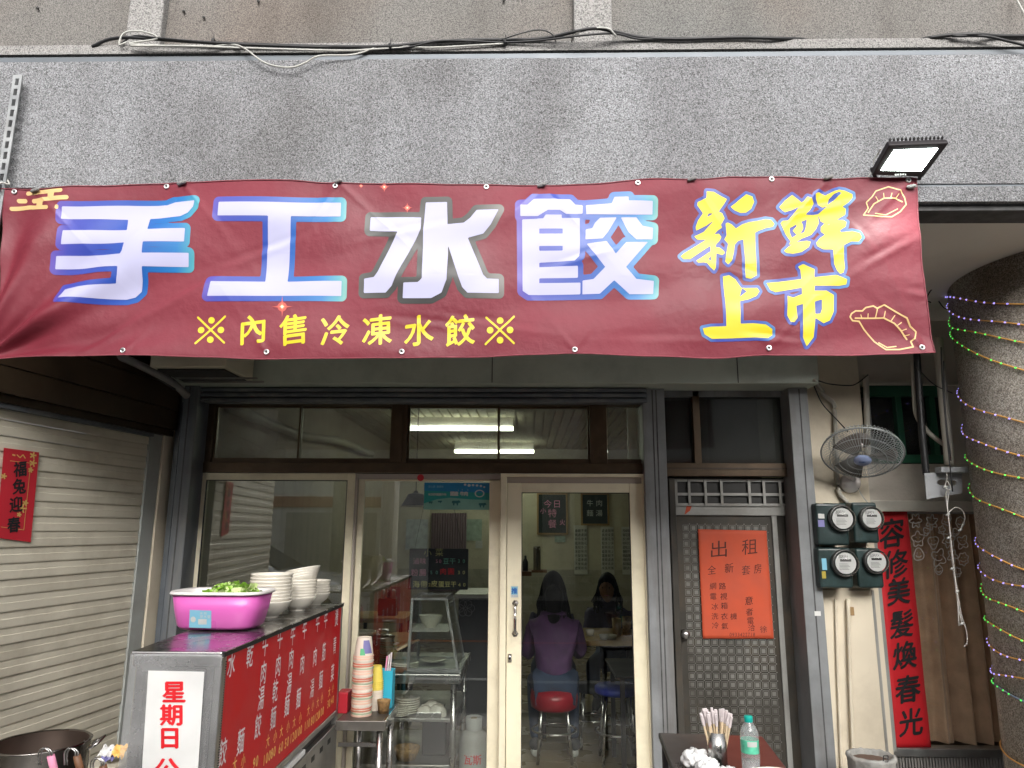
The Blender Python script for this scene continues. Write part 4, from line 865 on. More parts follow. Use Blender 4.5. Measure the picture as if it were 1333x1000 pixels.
# orange to-let paper
op = thing('rental_notice', 'handwritten orange to let notice taped on the iron door', 'notice', at(960,831,YD))
oc = [(908.4,689),(997.7,691),(1007,831.4),(915,831.4)]
def on_o(px, py, off=0):
    p = at(px, py, YD+.002); p.y -= off+.0025*math.sin(px*.12)+.002*math.sin(py*.07+px*.03); return p
def ob(s, t): 
    x = (oc[0][0]*(1-s)+oc[1][0]*s)*(1-t)+(oc[3][0]*(1-s)+oc[2][0]*s)*t; y = (oc[0][1]*(1-s)+oc[1][1]*s)*(1-t)+(oc[3][1]*(1-s)+oc[2][1]*s)*t
    return on_o(x, y)
MB().grid(ob, 20, 26).obj('paper', 'paper_orange', op, smooth=True, solid=.001)
D5 = lambda L: [(c, 840+x/2.632, 480+y/2.632, s/2.632, wf) for c, x, y, s, wf in L]
txt = D5([('出',252,618,62,1.1),('租',358,610,58,1.0),('全',228,690,34,.9),('新',287,683,36,.9),('套',345,690,36,.9),('房',386,685,36,.8),('網',232,745,25,1),('路',264,745,25,1),('電',232,780,25,1),('視',268,780,25,1),('冰',238,815,25,1),('箱',270,812,25,1),('洗',238,848,25,1),('衣',270,848,25,1),('機',302,848,25,1),('冷',240,880,25,1),('氣',272,882,25,1),('意',355,795,32,1),('者',357,833,28,1),('電',360,863,26,1),('洽',364,888,26,1),('徐',405,893,26,1)]+[(c,292+k*9,911,19,.8) for k, c in enumerate('0933422718')])
mat('faint_ink', (.09,.02,.012), .7)
px_text(txt, on_o, 'handwriting', 'faint_ink', op, .0025, slant=.1)
tag(MB().grid(lambda s, t: on_o(894+7*s-3*t, 657+13*t-5*s*t, .004), 3, 3).obj('paper_scrap', 'paper_orange', solid=.001), 'torn scrap of orange paper left on the door band', 'paper')
# transom over the iron door
t2 = thing('transom_window', 'rusty brown transom window with dark panes over the iron door', 'window', (V(868), YF, Zp(610)))
B(V(868), V(1034), YF-.0, YF+.1, Zp(620,950), Zp(603,950)).obj('sill_beam', 'brown_alu', t2, bevel=.003)
B(V(868), V(1034), YF-.004, YF+.1, Zp(611,950), Zp(609,950)).obj('sill_edge', 'brown_metal', t2)
B(V(903,560), V(912,560), YF+.0, YF+.1, Zp(603,950), Zp(509,950)).obj('mullion', 'brown_alu', t2, bevel=.002)
B(V(868), V(1034), YF-.0, YF+.1, Zp(516,950), Zp(505,950)).obj('head_track', 'grey_post', t2)
B(V(1026,560), V(1034,560), YF+.0, YF+.1, Zp(603,950), Zp(516,950)).obj('side_track', 'brown_alu', t2)
B(V(868), V(903,560), YF+.05, YF+.055, Zp(603,950), Zp(516,950)).obj('pane', 'pane_dark', t2)
B(V(912,560), V(1026,560), YF+.03, YF+.035, Zp(603,950), Zp(516,950)).obj('pane', 'pane_dark', t2)
B(V(916,560), V(925,560), YF+.06, YF+.10, Zp(603,950), Zp(512,950)).obj('inner_strip', 'duct_white', t2)

# ------------------------------------------------------------------ right-hand wall, window, meters, fan
rw = thing('salon_wall', 'cream painted wall right of the shopfront carrying fan and meters', 'wall', (V(1055), YF, 0))
wz0 = Zp(655,1150)
B(at(1053,600,YF).x, at(1128,600,YF).x, YF+.0, YF+.3, 0, ZC).obj('render', 'wall_cream', rw)
B(at(1128,600,YF).x, 4.6, YF+.06, YF+.3, at(1170,603,YF+.06).z*0+at(1170,655,YF+.06).z, at(1170,604,YF+.06).z).obj('render', 'wall_white', rw)
B(at(1128,600,YF).x, 4.6, YF+.06, YF+.3, at(1170,501,YF+.06).z, ZC).obj('render', 'wall_white', rw)
B(at(1233,560,YF+.06).x, 4.6, YF+.06, YF+.3, at(1170,604,YF+.06).z, at(1170,501,YF+.06).z).obj('render', 'wall_white', rw)
B(at(1128,600,YF).x, 4.6, YF+.02, YF+.06, at(1200,666,YF+.02).z, at(1200,652,YF+.02).z).obj('lintel', 'duct_white', rw, bevel=.003)
B(at(1128,600,YF).x, 4.6, YF+.03, YF+.06, at(1200,501,YF+.03).z, at(1200,497,YF+.03).z).obj('ledge', 'duct_white', rw)
B(at(1060,880,YF).x, at(1143,880,YF).x, YF-.012, YF-.001, .0, at(1100,768,YF).z).obj('cover_panel', 'wall_cream', rw, bevel=.003)
B(at(1143,880,YF).x, at(1146.5,880,YF).x, YF-.012, YF+.02, .0, at(1100,768,YF).z).obj('corner_trim', 'grille_grey', rw)
gw = thing('green_window', 'old green timber window with dark panes behind the wall fan', 'window', at(1180,600,YF+.08))
gy = YF+.07; X = lambda px, py=550: at(px, py, gy).x; Z = lambda py: at(1180, py, gy).z
B(X(1131), X(1233), gy, gy+.06, Z(516), Z(502)).obj('frame_rail', 'green_paint', gw, bevel=.003)
B(X(1131), X(1233), gy, gy+.06, Z(603), Z(592)).obj('frame_rail', 'green_paint', gw, bevel=.003)
B(X(1131), X(1135), gy, gy+.06, Z(592), Z(516)).obj('frame_stile', 'grey_post', gw)
for a, b in ((1168,1176),(1212,1220)): B(X(a), X(b), gy-.004, gy+.05, Z(592), Z(516)).obj('muntin', 'green_paint', gw, bevel=.003)
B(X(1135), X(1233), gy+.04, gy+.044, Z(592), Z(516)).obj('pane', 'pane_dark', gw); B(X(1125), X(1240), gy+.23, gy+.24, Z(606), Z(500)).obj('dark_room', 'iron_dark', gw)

# pipes and ducts on this wall
def pipe(pts, r, m, label, cat='pipe', name='pipe', n=10): 
    return tag(MB().tube(sm_tube([at(x, y, d) for x, y, d in pts], 5), r, n).obj(name, m, smooth=True), label, cat)
pipe([(1062,502,4.37),(1074,516,4.37),(1085,525,4.37),(1087,545,4.37),(1090,610,4.37),(1092,640,4.37),(1104,655,4.37)], .012, 'duct_white', 'cream conduit running down to the meters behind the fan')
pipe([(1127,488,4.38),(1128,520,4.38),(1129,560,4.38),(1130,600,4.38)], .017, 'duct_white', 'vertical white conduit left of the green window')
pipe([(1060,495,4.15),(1066,502,4.3),(1072,510,4.38)], .01, 'duct_white', 'short white conduit stub under corner of the shutter housing')
pipe([(1193,455,4.0),(1196,500,4.0),(1200,560,4.0),(1204,600,4.0),(1206,618,4.0)], .019, 'cable_black', 'black conduit hanging down behind the right banner corner')
pipe([(1188,470,4.05),(1190,510,4.05),(1193,540,4.05),(1206,560,4.1),(1222,574,4.1),(1232,580,4.1)], .013, 'duct_white', 'white pipe bending right beneath the banner corner')
pipe([(1221,440,4.0),(1226,500,4.0),(1232,560,4.0),(1236,605,4.0)], .026, 'duct_white', 'wide white duct running down beside the column')
pipe([(1104,780,4.36),(1106,860,4.36),(1109,940,4.36),(1112,1010,4.36)], .011, 'wall_cream', 'painted conduit on the cream panel below the meters')
pipe([(1088,780,4.372),(1090,860,4.372),(1093,940,4.372),(1096,1010,4.372)], .008, 'wall_cream', 'thin painted conduit on cream panel, left of the thicker one')
cable('cable', [at(1066,496,4.15), at(1080,500,4.33), at(1105,502,4.34), at(1116,499,4.34), at(1130,488,4.34)], .004, 'cable_black', 'black cable swagged from shutter housing to the white conduit')
cable('cable', [at(1059,501,4.34), at(1070,525,4.34), at(1088,545,4.34), at(1104,562,4.34)], .0035, 'cable_black', 'black cable running down diagonally to the wall fan')
cable('cable', [at(1105,622,4.34), at(1115,632,4.36), at(1122,645,4.36), at(1130,655,4.37)], .003, 'cable_white', 'thin white cord from fan base to the meters')
cable('cable', [at(1193,478,3.98), at(1215,500,3.98), at(1240,512,3.98)], .003, 'cable_black', 'thin black cable under the right banner corner, across to column')
sb = tag(B(at(1105,794,4.37).x, at(1110,794,4.37).x, 4.35, 4.385, at(1105,801,4.37).z, at(1105,790,4.37).z).obj('junction_clip', 'wood_frame', bevel=.002), 'small brown clip on the conduit below the meters', 'clip')
# grey slotted bracket
br = thing('steel_bracket', 'grey steel bracket plate with one long slot beside the column', 'bracket', at(1225,645,4.0))
P4 = [at(1203,617,3.95), at(1250,617,3.95), at(1250,640,3.95), at(1206,650,3.95)]
by = 3.95
def brp(x, y): return at(x, y, by)
def plate(X_, Y_): return np.maximum(sd_poly(X_, Y_, [(1203,616),(1252,614),(1252,642),(1206,650)]), -sd_line(X_, Y_, [(1223,628),(1241,629)], 3.6))
sdf_mesh(plate, (1200,610,1256,654), 1.0, lambda x, y: brp(x, y), MB()).obj('plate', 'plastic_grey', br, fix=False, solid=.006)
B(at(1217,612,by).x, at(1252,612,by).x, by-.06, by+.0, at(1230,616,by).z, at(1230,609,by).z).obj('top_flange', 'plastic_grey', br, bevel=.002)
MB().lathe([(.007,0),(.007,.004)], brp(1208,622), 8, (0,-1,0)).lathe([(.007,0),(.007,.004)], brp(1210,644), 8, (0,-1,0)).obj('bolt', 'galvanised', br)
# dangling white light string
ds = thing('fairy_lights', 'tangled white fairy light string dangling in front of the salon window', 'string light', at(1240,840,3.9))
rnd = random.Random(3)
for (pts) in ([(1231,608),(1233,622),(1230,634),(1236,640),(1234,660),(1236,700),(1241,740),(1246,780),(1248,815)], [(1232,625),(1238,636),(1231,642),(1235,672),(1239,720),(1245,765),(1251,800),(1258,820),(1259,836),(1254,842)], [(1235,668),(1242,661),(1252,664),(1256,675),(1251,688)], [(1236,700),(1241,745),(1247,790),(1252,812)]):
    MB().tube(sm_tube([at(x+rnd.uniform(-1,1), y, 3.9+rnd.uniform(-.01,.01)) for x, y in pts], 6), .0028, 5).obj('wire', 'wire_white', ds, smooth=True)
mb = MB()
for (x, y) in ((1231,634),(1234,670),(1250,690),(1235,700),(1240,740),(1246,770),(1252,812)): mb.lathe([(.002,-.012),(.006,-.006),(.006,.006),(.002,.012)], at(x, y, 3.895), 6, (1,0,.5))
mb.obj('bulbs', 'dial', ds, kind='stuff')

# wall fan
fc = at(1122,590,4.12); tilt = math.radians(55); fz_ = math.atan2(fc.x, fc.y); ax_ = Vector((-math.sin(fz_)*math.cos(tilt), -math.cos(fz_)*math.cos(tilt), -math.sin(tilt))).normalized()
fan = thing('wall_fan', 'wall mounted oscillating fan with dusty wire cage tilted down', 'fan', at(1108,625,YF))
FM = ax_.to_track_quat('Z', 'X').to_matrix()
def FP(r, a, h): return fc+FM@Vector((r*math.cos(a), r*math.sin(a), h))
RC = .215
mb = MB()
for k in range(72):
    a = 2*PI*k/72; mb.tube([FP(.035,a,.052), FP(.09,a,.056), FP(.15,a,.048), FP(.195,a,.026), FP(RC,a,0)], .0014, 4, False)
mb.obj('front_grille', 'fan_wire', fan, kind='stuff')
mb = MB()
for k in range(60):
    a = 2*PI*k/60+.03; mb.tube([FP(.05,a,-.075), FP(.14,a,-.07), FP(.2,a,-.04), FP(RC,a,0)], .0017, 4, False)
mb.obj('rear_grille', 'fan_wire', fan, kind='stuff')
mb = MB()
for r, h, rr in ((RC,0,.005),(.17,.040,.0018),(.125,.053,.0018),(.08,.056,.0015),(.17,-.058,.0018)): mb.tube([FP(r, 2*PI*k/48, h) for k in range(49)], rr, 6, False)
mb.obj('cage_ring', 'fan_wire', fan, smooth=True)
hb = MB().lathe([(.044,0),(.047,.006),(.040,.013),(.0,.016)], FP(0,0,.048), 24, ax_, cap=False).obj('hub_badge', 'hub_blue', fan, smooth=True)
fe = plane_fn(FP(0,0,.0625), (1,0,0), (Vector((1,0,0)).cross(ax_)*-1))
Uv = Vector((math.cos(fz_),-math.sin(fz_),0)); Vv = ax_.cross(Uv).normalized(); Vv = Vv if Vv.z > 0 else -Vv
lettering([(c, -.016+.008*k, 0, .013, 1) for k, c in enumerate('FUAN ')][:4], lambda u, v, o: FP(0,0,.066)+Uv*u+Vv*v+ax_*o, 'badge_print', 'deep_blue', hb, .001, join=True, bold=.04)
for k in range(3):
    a = k*2*PI/3+.5
    MB().grid(lambda s, t: FP(.03+.15*s, a+(t-.5)*(1.15-.25*s), .02+.030*(t-.5)*(1+.2*s)), 8, 6).obj('blade', 'fan_blade', fan, smooth=True, solid=.002)
MB().lathe([(.04,-.12),(.05,-.11),(.05,-.08),(.03,-.07)], fc, 20, ax_).obj('motor', 'fan_blade', fan, smooth=True)
bs_ = at(1108,628,YF-.03)
MB().tube(sm_tube([FP(0,0,-.09), fc+Vector((-.02,.16,-.08)), bs_+Vector((0,-.03,.03)), bs_+Vector((0,.02,0))]), .022, 12).obj('arm', 'white_plastic', fan, smooth=True)
MB().lathe([(.06,0),(.062,.02),(.045,.045),(.01,.05)], bs_+Vector((0,.028,-.0)), 24, (0,-1,-.2)).obj('wall_base', 'white_plastic', fan, smooth=True)

# electricity meters
for i, (x0p, x1p, y0p, y1p, cx_, cy_, rp) in enumerate(((1061,1107,655,710,1094,675,16.5),(1109,1146,654,707,1132,675,15),(1064,1112,713,766,1098,733,16.5),(1114,1152,714,766,1138,731,15))):
    yb_ = 4.22+(.03 if i % 2 else 0)
    mt = thing('electricity_meter', 'dark teal electricity meter, ' + ('upper left','upper right','lower left','lower right')[i] + ' of four on the cream wall', 'meter', at((x0p+x1p)/2, y1p, yb_+.08), 'electricity meters on the cream wall')
    pa = at(x0p, y0p, yb_); pb = at(x1p, y1p, yb_)
    B(pa.x, pb.x, yb_, YF-.002, pb.z, pa.z).obj('casing', 'teal_meter', mt, bevel=.014, seg=3)
    cc = at(cx_, cy_, yb_); rr = rp/930*yb_*1.0
    MB().lathe([(rr*1.0,0),(rr*1.04,.012),(rr*1.0,.03),(rr*.92,.036),(rr*.90,.02)], cc, 32, (0,-1,0), cap=False).obj('ring', 'dial_ring', mt, smooth=True)
    dl = MB().lathe([(0,.030),(rr*.78,.030),(rr*.78,0)], cc, 28, (0,-1,0), cap=False).obj('dial', 'dial', mt)
    mb = MB().box(cc.x-rr*.42, cc.x+rr*.42, cc.y-.0315, cc.y-.0305, cc.z+rr*.12, cc.z+rr*.30)
    for k in range(5): mb.box(cc.x-rr*(.5-.0*k), cc.x+rr*(.15+.07*(k % 3)), cc.y-.0315, cc.y-.0305, cc.z-rr*(.06+.1*k), cc.z-rr*(.035+.1*k))
    mb.obj('dial_print', 'dial_ring', dl)
    lettering([(c, cc.x-.03+.018*k, cc.z+rr*.48, .02, 1) for k, c in enumerate('瓦時計')], plane_fn((0,cc.y-.0308,0),(1,0,0),(0,0,1)), 'dial_text', 'ink', dl, .0006, join=True)
    MB().lathe([(rr*.90,.026),(rr*.88,.055),(rr*.74,.068),(0,.070)], cc, 28, (0,-1,0), cap=False).obj('glass_cover', 'meter_glass', mt, smooth=True)
    if i == 2:
        B(at(1070,735,yb_).x, at(1076,735,yb_).x, yb_-.002, yb_+.001, at(1070,742,yb_).z, at(1070,727,yb_).z).obj('seal_label', 'label_blue', mt); B(at(1070,750,yb_).x, at(1075,750,yb_).x, yb_-.002, yb_+.001, at(1070,753,yb_).z, at(1070,744,yb_).z).obj('seal_label', 'yellow_line', mt)
    if i == 0:
        B(at(1065,672,yb_).x, at(1073,672,yb_).x, yb_-.002, yb_+.001, at(1070,675,yb_).z, at(1070,669,yb_).z).obj('seal_label', 'dial', mt); B(at(1065,681,yb_).x, at(1073,681,yb_).x, yb_-.002, yb_+.001, at(1070,686,yb_).z, at(1070,677,yb_).z).obj('seal_label', 'cup_print', mt)

# salon window with curtains and red couplet
sw = thing('salon_window', 'salon window with brown curtains drawn behind its glass', 'window', at(1220,980,YF+.08))
sy = YF+.08; sX = lambda px, py=820: at(px, py, sy).x; sZ = lambda py, px=1230: at(px, py, sy).z
B(at(1146.5,880,YF).x, sX(1152,880)+.0, YF+.02, sy+.05, sZ(975), sZ(662)).obj('frame_stile', 'grille_grey', sw)
B(at(1146.5,880,YF).x, 4.6, sy-.03, sy+.05, sZ(984), sZ(973)).obj('frame_rail', 'galvanised', sw, bevel=.003)
B(at(1146.5,880,YF).x, 4.6, sy, sy+.05, sZ(669), sZ(662)).obj('frame_rail', 'grille_grey', sw)
B(sX(1150), 4.6, sy+.01, sy+.015, sZ(975), sZ(665)).obj('pane', 'pane_salon', sw)
mb = MB()
x = sX(1148,880)
while x < 4.5: mb.box(x, x+.010, sy-.012, sy+.02, 0, sZ(984)); x += .017
mb.obj('corrugated_panel', 'corrugated', sw, kind='stuff')
ct = thing('curtain', 'brown satin curtain hanging in deep folds behind the salon window', 'curtain', (2.9, sy+.12, sZ(973)))
MB().grid(lambda s, t: Vector((sX(1152)+1.9*s, sy+.095+.034*math.sin(s*95+.9*math.sin(s*21)+.5*t)+.010*math.sin(s*230+t*2)+.015*math.sin(t*3+s*30)*t, sZ(973)+(sZ(660)-sZ(973))*(1-t))), 360, 10).obj('cloth', 'curtain', ct, smooth=True)
struct(B(1.9, 5, sy+.28, sy+.3, 0, ZC).obj('salon_back_wall', 'curtain_back'))
# white window drawings
dd = thing('window_stickers', 'white line drawings of round flowers and swirls stuck on the salon glass', 'sticker', at(1230,735,sy))
rnd = random.Random(11)
def ondd(px, py, off=0): p = at(px, py, sy+.006); p.y -= off; return p
mb = MB()
for cx_, cy_, r in ((1192,678,8),(1213,680,8),(1232,677,7),(1250,680,7),(1195,702,9),(1215,706,8),(1235,703,9),(1253,706,8),(1196,722,8),(1222,726,10),(1240,724,7),(1254,728,8),(1206,692,5),(1226,690,5),(1244,693,5),(1222,742,6),(1246,745,6)):
    pet = rnd.randint(3,7); ph = rnd.random()*6; am = rnd.uniform(.05,.35)
    strip(mb, [(cx_+r*(1+am*math.cos(pet*a))*math.cos(a+ph)*.8, cy_+r*(1+am*math.cos(pet*a))*math.sin(a+ph)) for a in [2*PI*k/28 for k in range(29)]], 1.2, ondd, 0)
    strip(mb, [(cx_+r*.45*math.cos(a), cy_+r*.3*math.sin(a)+1) for a in [PI*k/8 for k in range(9)]], 1.1, ondd, 0)
    strip(mb, [(cx_-r*.35, cy_-r*.25),(cx_-r*.2, cy_-r*.3)], .8, ondd, 0); strip(mb, [(cx_+r*.2, cy_-r*.3),(cx_+r*.35, cy_-r*.25)], .8, ondd, 0)
mb.obj('line_drawing', 'doodle_white', dd, fix=False)
rc = thing('spring_couplet', 'tall red paper couplet with black brush characters on the salon window', 'couplet', at(1190,975,sy))
cyy = sy-.004
pa = at(1184,820,cyy); cxa = at(1150.5,820,cyy).x; cxb = at(1196.5,820,cyy).x; cz0 = at(1190,974,cyy).z; cz1_ = at(1160,664,cyy).z
MB().grid(lambda s, t: Vector((cxa+(cxb-cxa)*s, cyy-.002*math.sin(t*17)-.002*math.sin(s*5+t*3), cz0+(cz1_-cz0)*t)), 6, 40).obj('paper', 'paper_red', rc, smooth=True, solid=.001)
on_c = lambda px, py, off=0: at(px, py, cyy-.006-off)
px_text([('容',1161,694,40,.85),('修',1166,734,39,.85),('美',1170,770,37,.85),('髮',1174,812,38,.85),('煥',1178,853,38,.85),('春',1182,897,38,.9),('光',1186,940,38,.85)], on_c, 'characters', 'ink', rc, .001, slant=.14, bold=.022)

# ------------------------------------------------------------------ air conditioner and hose above left
ac = thing('air_conditioner', 'beige air conditioner box hanging at upper left behind banner', 'air conditioner', at(260,478,3.8))
pa, pb = at(194,480,3.75), at(294,478,3.75)
B(pa.x, pb.x, 3.75, 4.14, pb.z, pb.z+.42).obj('case', 'ac_beige', ac, bevel=.008)
MB().box(pa.x+.03, pb.x-.02, 3.78, 4.12, pb.z-.012, pb.z-.002).obj('underside_tray', 'iron_dark', ac)
MB().bar((pa.x+.05,4.05,pb.z-.02),(pb.x+.1,4.05,pb.z-.02),.012).bar((pa.x+.05,3.95,pb.z-.02),(pb.x+.1,3.95,pb.z-.02),.01).obj('hanger_rail', 'galvanised', ac)
for px in (308,315): MB().bar(at(px,460,4.12), at(px,489,4.12), .01).obj('hanger_rod', 'cream_alu', ac)
MB().lathe([(.008,0),(.008,.02)], at(313,489,4.1), 8).obj('nut', 'galvanised', ac)
pipe([(150,462,3.7),(170,470,3.75),(195,482,3.85),(220,495,3.95),(236,508,4.05),(243,515,4.12)], .022, 'tape_grey', 'grey taped air conditioner hose above the shutter hood', 'hose', 'hose')
pipe([(150,466,3.72),(178,475,3.8),(205,492,3.9),(228,507,4.0)], .008, 'cable_black', 'thin black cable along the taped hose', 'cable', 'cable')

# ------------------------------------------------------------------ serving cart
CXR = at(289,849,2.48).x; CZ = at(289,849,2.48).z; CYN, CYFAR = 2.48, 4.05
CXL = at(178,848,2.48).x
ct_ = thing('serving_cart', 'tall stainless serving cart with red menu panel and white day sign', 'cart', ((CXL+CXR)/2, CYN, 0))
top = MB(); top.hexa([(CXL-.02,CYN,CZ-.012),(CXR,CYN,CZ-.012),(CXR,CYFAR,CZ-.012),(CXL-.14,CYFAR,CZ-.012),(CXL-.02,CYN,CZ),(CXR,CYN,CZ),(CXR,CYFAR,CZ),(CXL-.14,CYFAR,CZ)]); top.obj('top', 'stainless', ct_, bevel=.004)
B(CXR+.001, CXR+.010, CYN, CYFAR+.01, CZ-.016, CZ-.001).obj('top_lip', 'rubber', ct_); B(CXR-.002, CXR+.012, CYN, CYFAR+.01, CZ-.001, CZ+.0025).obj('top_edge', 'stainless', ct_)
mz = lambda y, py, px: None
zb_near = atX(275,1000,CXR).z; mb0 = atX(353,1000,CXR); mb1 = atX(438.5,923.5,CXR)
MZ0 = (mb0.z+mb1.z)/2; MZ1 = CZ-.018
B(CXR-.012, CXR+.004, CYN+.03, CYFAR-.02, MZ0, MZ1).obj('menu_panel', 'menu_red', ct_)
B(CXR-.02, CXR+.006, CYN, CYN+.03, 0, CZ-.016).obj('corner_post', 'stainless_brushed', ct_, bevel=.002)
B(CXR-.02, CXR+.006, CYFAR-.02, CYFAR+.01, 0, CZ-.016).obj('corner_post', 'stainless_brushed', ct_, bevel=.002)
mb = MB()
zz = MZ0+.02
while zz < CZ-.03: mb.box(CXR+.006, CXR+.0085, CYN+.022, CYN+.028, zz, zz+.004); zz += .008
mb.obj('bead_edge', 'dial_ring', ct_, kind='stuff')
B(CXR-.03, CXR+.008, CYN+.03, CYFAR-.02, MZ0-.028, MZ0-.004).obj('band', 'stainless_brushed', ct_, bevel=.003)
B(CXR-.06, CXR-.02, CYN+.03, CYFAR-.02, MZ0-.075, MZ0-.028).obj('recess', 'iron_dark', ct_)
B(CXR-.04, CXR+.006, CYN+.03, CYFAR-.02, MZ0-.30, MZ0-.075).obj('slotted_panel', 'stainless_brushed', ct_, bevel=.003)
for k in range(8):
    y = 2.9+k*.14; B(CXR+.0045, CXR+.0075, y, y+.05, MZ0-.135, MZ0-.112).obj('slot', 'iron_dark', ct_)
B(CXR-.05, CXR+.01, 3.10, 3.48, MZ0-.062, MZ0-.042).obj('paper_stack', 'paper_white', ct_); 
B(CXR-.35, CXR-.04, CYN+.05, CYFAR-.05, .05, MZ0-.08).obj('lower_body', 'stainless_brushed', ct_)
def zm(zx, zy): p = atX(160+zx/3.127, 680+zy/3.127, CXR+.006); return p.y, p.z
fm = plane_fn((CXR+.0045,0,0), (0,1,0), (0,0,1))
T = [('水',442,575),('乾',517,540),('牛',580,497),('牛',640,470),('牛',692,458),('牛',740,435),('牛',793,408),('牛',826,395),('燙',870,388),('肉',572,612),('肉',632,583),('肉',685,555),('肉',730,577),('肉',782,547),('筋',818,525),('青',862,500),('湯',563,715),('乾',620,685),('湯',677,655),('麵',715,715),('湯',770,675),('麵',806,640),('菜',853,612),('餃',407,935),('麵',480,890),('餃',550,828),('麵',612,795),('麵',668,745)]
lettering([(c, *zm(x, y), .092, .72) for c, x, y in T], fm, 'menu_characters', 'menu_text', ct_, .0015, bold=.009)
T2 = [('大',590,890),('小',620,870),('大',645,850),('小',672,830),('大',697,812),('小',722,795),('大',755,765),('小',773,745),('大',793,733),('小',810,713),('大',840,690),('小',855,672),('大',455,985),('小',490,970)]
lettering([(c, *zm(x, y), .050, .8) for c, x, y in T2], fm, 'size_characters', 'menu_price', ct_, .0015, bold=.015)
for s, x, y in (('90',540,975),('100',586,958),('80',612,935),('60',643,915),('50',667,895),('120',693,872),('100',717,850),('110',750,822),('80',772,805),('120',790,790),('100',808,772),('30',838,737),('40',853,722)):
    u, v = zm(x, y); lettering([(c, u+(k-(len(s)-1)/2)*.030, v, .052, .9) for k, c in enumerate(s)], fm, 'price', 'menu_price', ct_, .0015, bold=.03)
# front end: stainless frame, plastic sheet, white sign
fy = CYN-.004
def FXZ(px, py, Y=CYN): return at(px, py, Y)
B(CXL, CXR, CYN+.03, CYN+.04, 0, CZ-.02).obj('end_panel', 'stainless_brushed', ct_)
B(CXL, CXL+.035, CYN, CYN+.03, 0, CZ-.03).obj('end_frame', 'stainless', ct_, bevel=.006); B(CXR-.05, CXR-.021, CYN, CYN+.03, 0, CZ-.03).obj('end_frame', 'stainless', ct_, bevel=.006)
B(CXL-.01, CXR+.004, CYN-.01, CYN+.035, CZ-.048, CZ-.004).obj('end_frame', 'stainless', ct_, bevel=.012, seg=4)
frame_rect(CXL+.035, CXR-.05, 0, CZ-.055, .012, CYN+.004, CYN+.02, 'inner_frame', 'iron_dark', ct_, bevel=0)
MB().grid(lambda s, t: Vector((CXL-.012+(CXR-CXL+.02)*s, CYN-.014-.003*math.sin(s*9+t*4), CZ-.004-1.0*t)), 16, 20).obj('plastic_sheet', 'film', ct_, smooth=True)
dsn = thing('day_sign', 'white board with red characters for Sunday on front end of cart', 'sign', at(222,1000,CYN-.03))
sgy = CYN-.022; c_ = [(193,873),(266,874.5),(254,1060),(181,1060)]
MB().hexa([at(*p, sgy) for p in c_]+[at(*p, sgy+.006) for p in c_]).obj('board', 'paper_white', dsn)
ZZ = lambda x, y: (160+x/3.127, 680+y/3.127)
px_text([('星',*ZZ(208,690),30,1.08),('期',*ZZ(198,784),29,1.08),('日',*ZZ(190,877),30,1.05),('公',*ZZ(178,1005),31,1.05),('休',214,1034,30,1.05)], lambda px, py, off=0: at(px, py, sgy-off), 'characters', 'red_ink', dsn, .0015, bold=.032)

# pink basket
pk = thing('basket', 'pink plastic basin with white colander insert of lettuce on the cart', 'basket', atZ(278,826,CZ))
bc = atZ(278,822,CZ); BYc = bc.y+.10
def rr_pt(a, hx_, hy_, e=4.0):
    c, s = math.cos(a), math.sin(a); return (hx_*math.copysign(abs(c)**(2/e), c), hy_*math.copysign(abs(s)**(2/e), s))
HB = .14
def bring(hx_, hy_, z_, n=56): return [Vector((bc.x+rr_pt(2*PI*k/n, hx_, hy_)[0]-.012, BYc+rr_pt(2*PI*k/n, hx_, hy_)[1], CZ+z_)) for k in range(n)]
rings = [bring(.10,.07,.004), bring(.148,.098,.004), bring(.160,.108,.018), bring(.172,.118,.07), bring(.184,.128,HB), bring(.180,.124,HB), bring(.168,.114,.07), bring(.155,.104,.02)]
mb = MB(); n = 56; vs = [v for r in rings for v in r]; fs = [tuple(range(n-1,-1,-1))]
for i in range(len(rings)-1):
    for k in range(n): fs.append((i*n+k, i*n+(k+1) % n, (i+1)*n+(k+1) % n, (i+1)*n+k))
fs.append(tuple((len(rings)-1)*n+k for k in range(n))); mb.add(vs, fs); mb.obj('basin', 'pink_plastic', pk, smooth=True, fix=True)
rings = [bring(.155,.104,HB-.05), bring(.176,.120,HB+.003), bring(.188,.132,HB+.004), bring(.191,.135,HB-.002), bring(.194,.137,HB+.003), bring(.190,.133,HB+.012), bring(.170,.114,HB+.007), bring(.152,.100,HB-.05), bring(.1,.07,HB-.052)]
mb = MB(); vs = [v for r in rings for v in r]; fs = []
for i in range(len(rings)-1):
    for k in range(n): fs.append((i*n+k, i*n+(k+1) % n, (i+1)*n+(k+1) % n, (i+1)*n+k))
fs.append(tuple((len(rings)-1)*n+k for k in range(n))); mb.add(vs, fs); rim = mb.obj('colander', 'white_plastic', pk, smooth=True)
mb = MB()
for k in range(10):
    x = bc.x-.13+.02*k; mb.box(x, x+.010, BYc+.098, BYc+.0995, CZ+HB-.035, CZ+HB-.008)
mb.obj('slot', 'pink_plastic', rim)
lb = thing('price_label', 'pale blue product label on the pink basin', 'label', bc)
pf2 = lambda px, py, off=0: at(px, py, BYc-.126-.004*0-off-(py-830)*0)
def lab_pt(px, py, off=0):
    # front wall of the basin slopes: find depth where the ray meets it
    d = ray(px, py); z0_, y0_, z1_, y1_ = CZ+.018, BYc-.108, CZ+HB, BYc-.128
    lo_, hi_ = 2.0, 3.6
    for _ in range(30):
        m_ = (lo_+hi_)/2; p = EYE+d*(m_/d.y); yw = y0_+(y1_-y0_)*(p.z-z0_)/(z1_-z0_)
        if p.y < yw-.002-off: lo_ = m_
        else: hi_ = m_
    return EYE+d*(lo_/d.y)
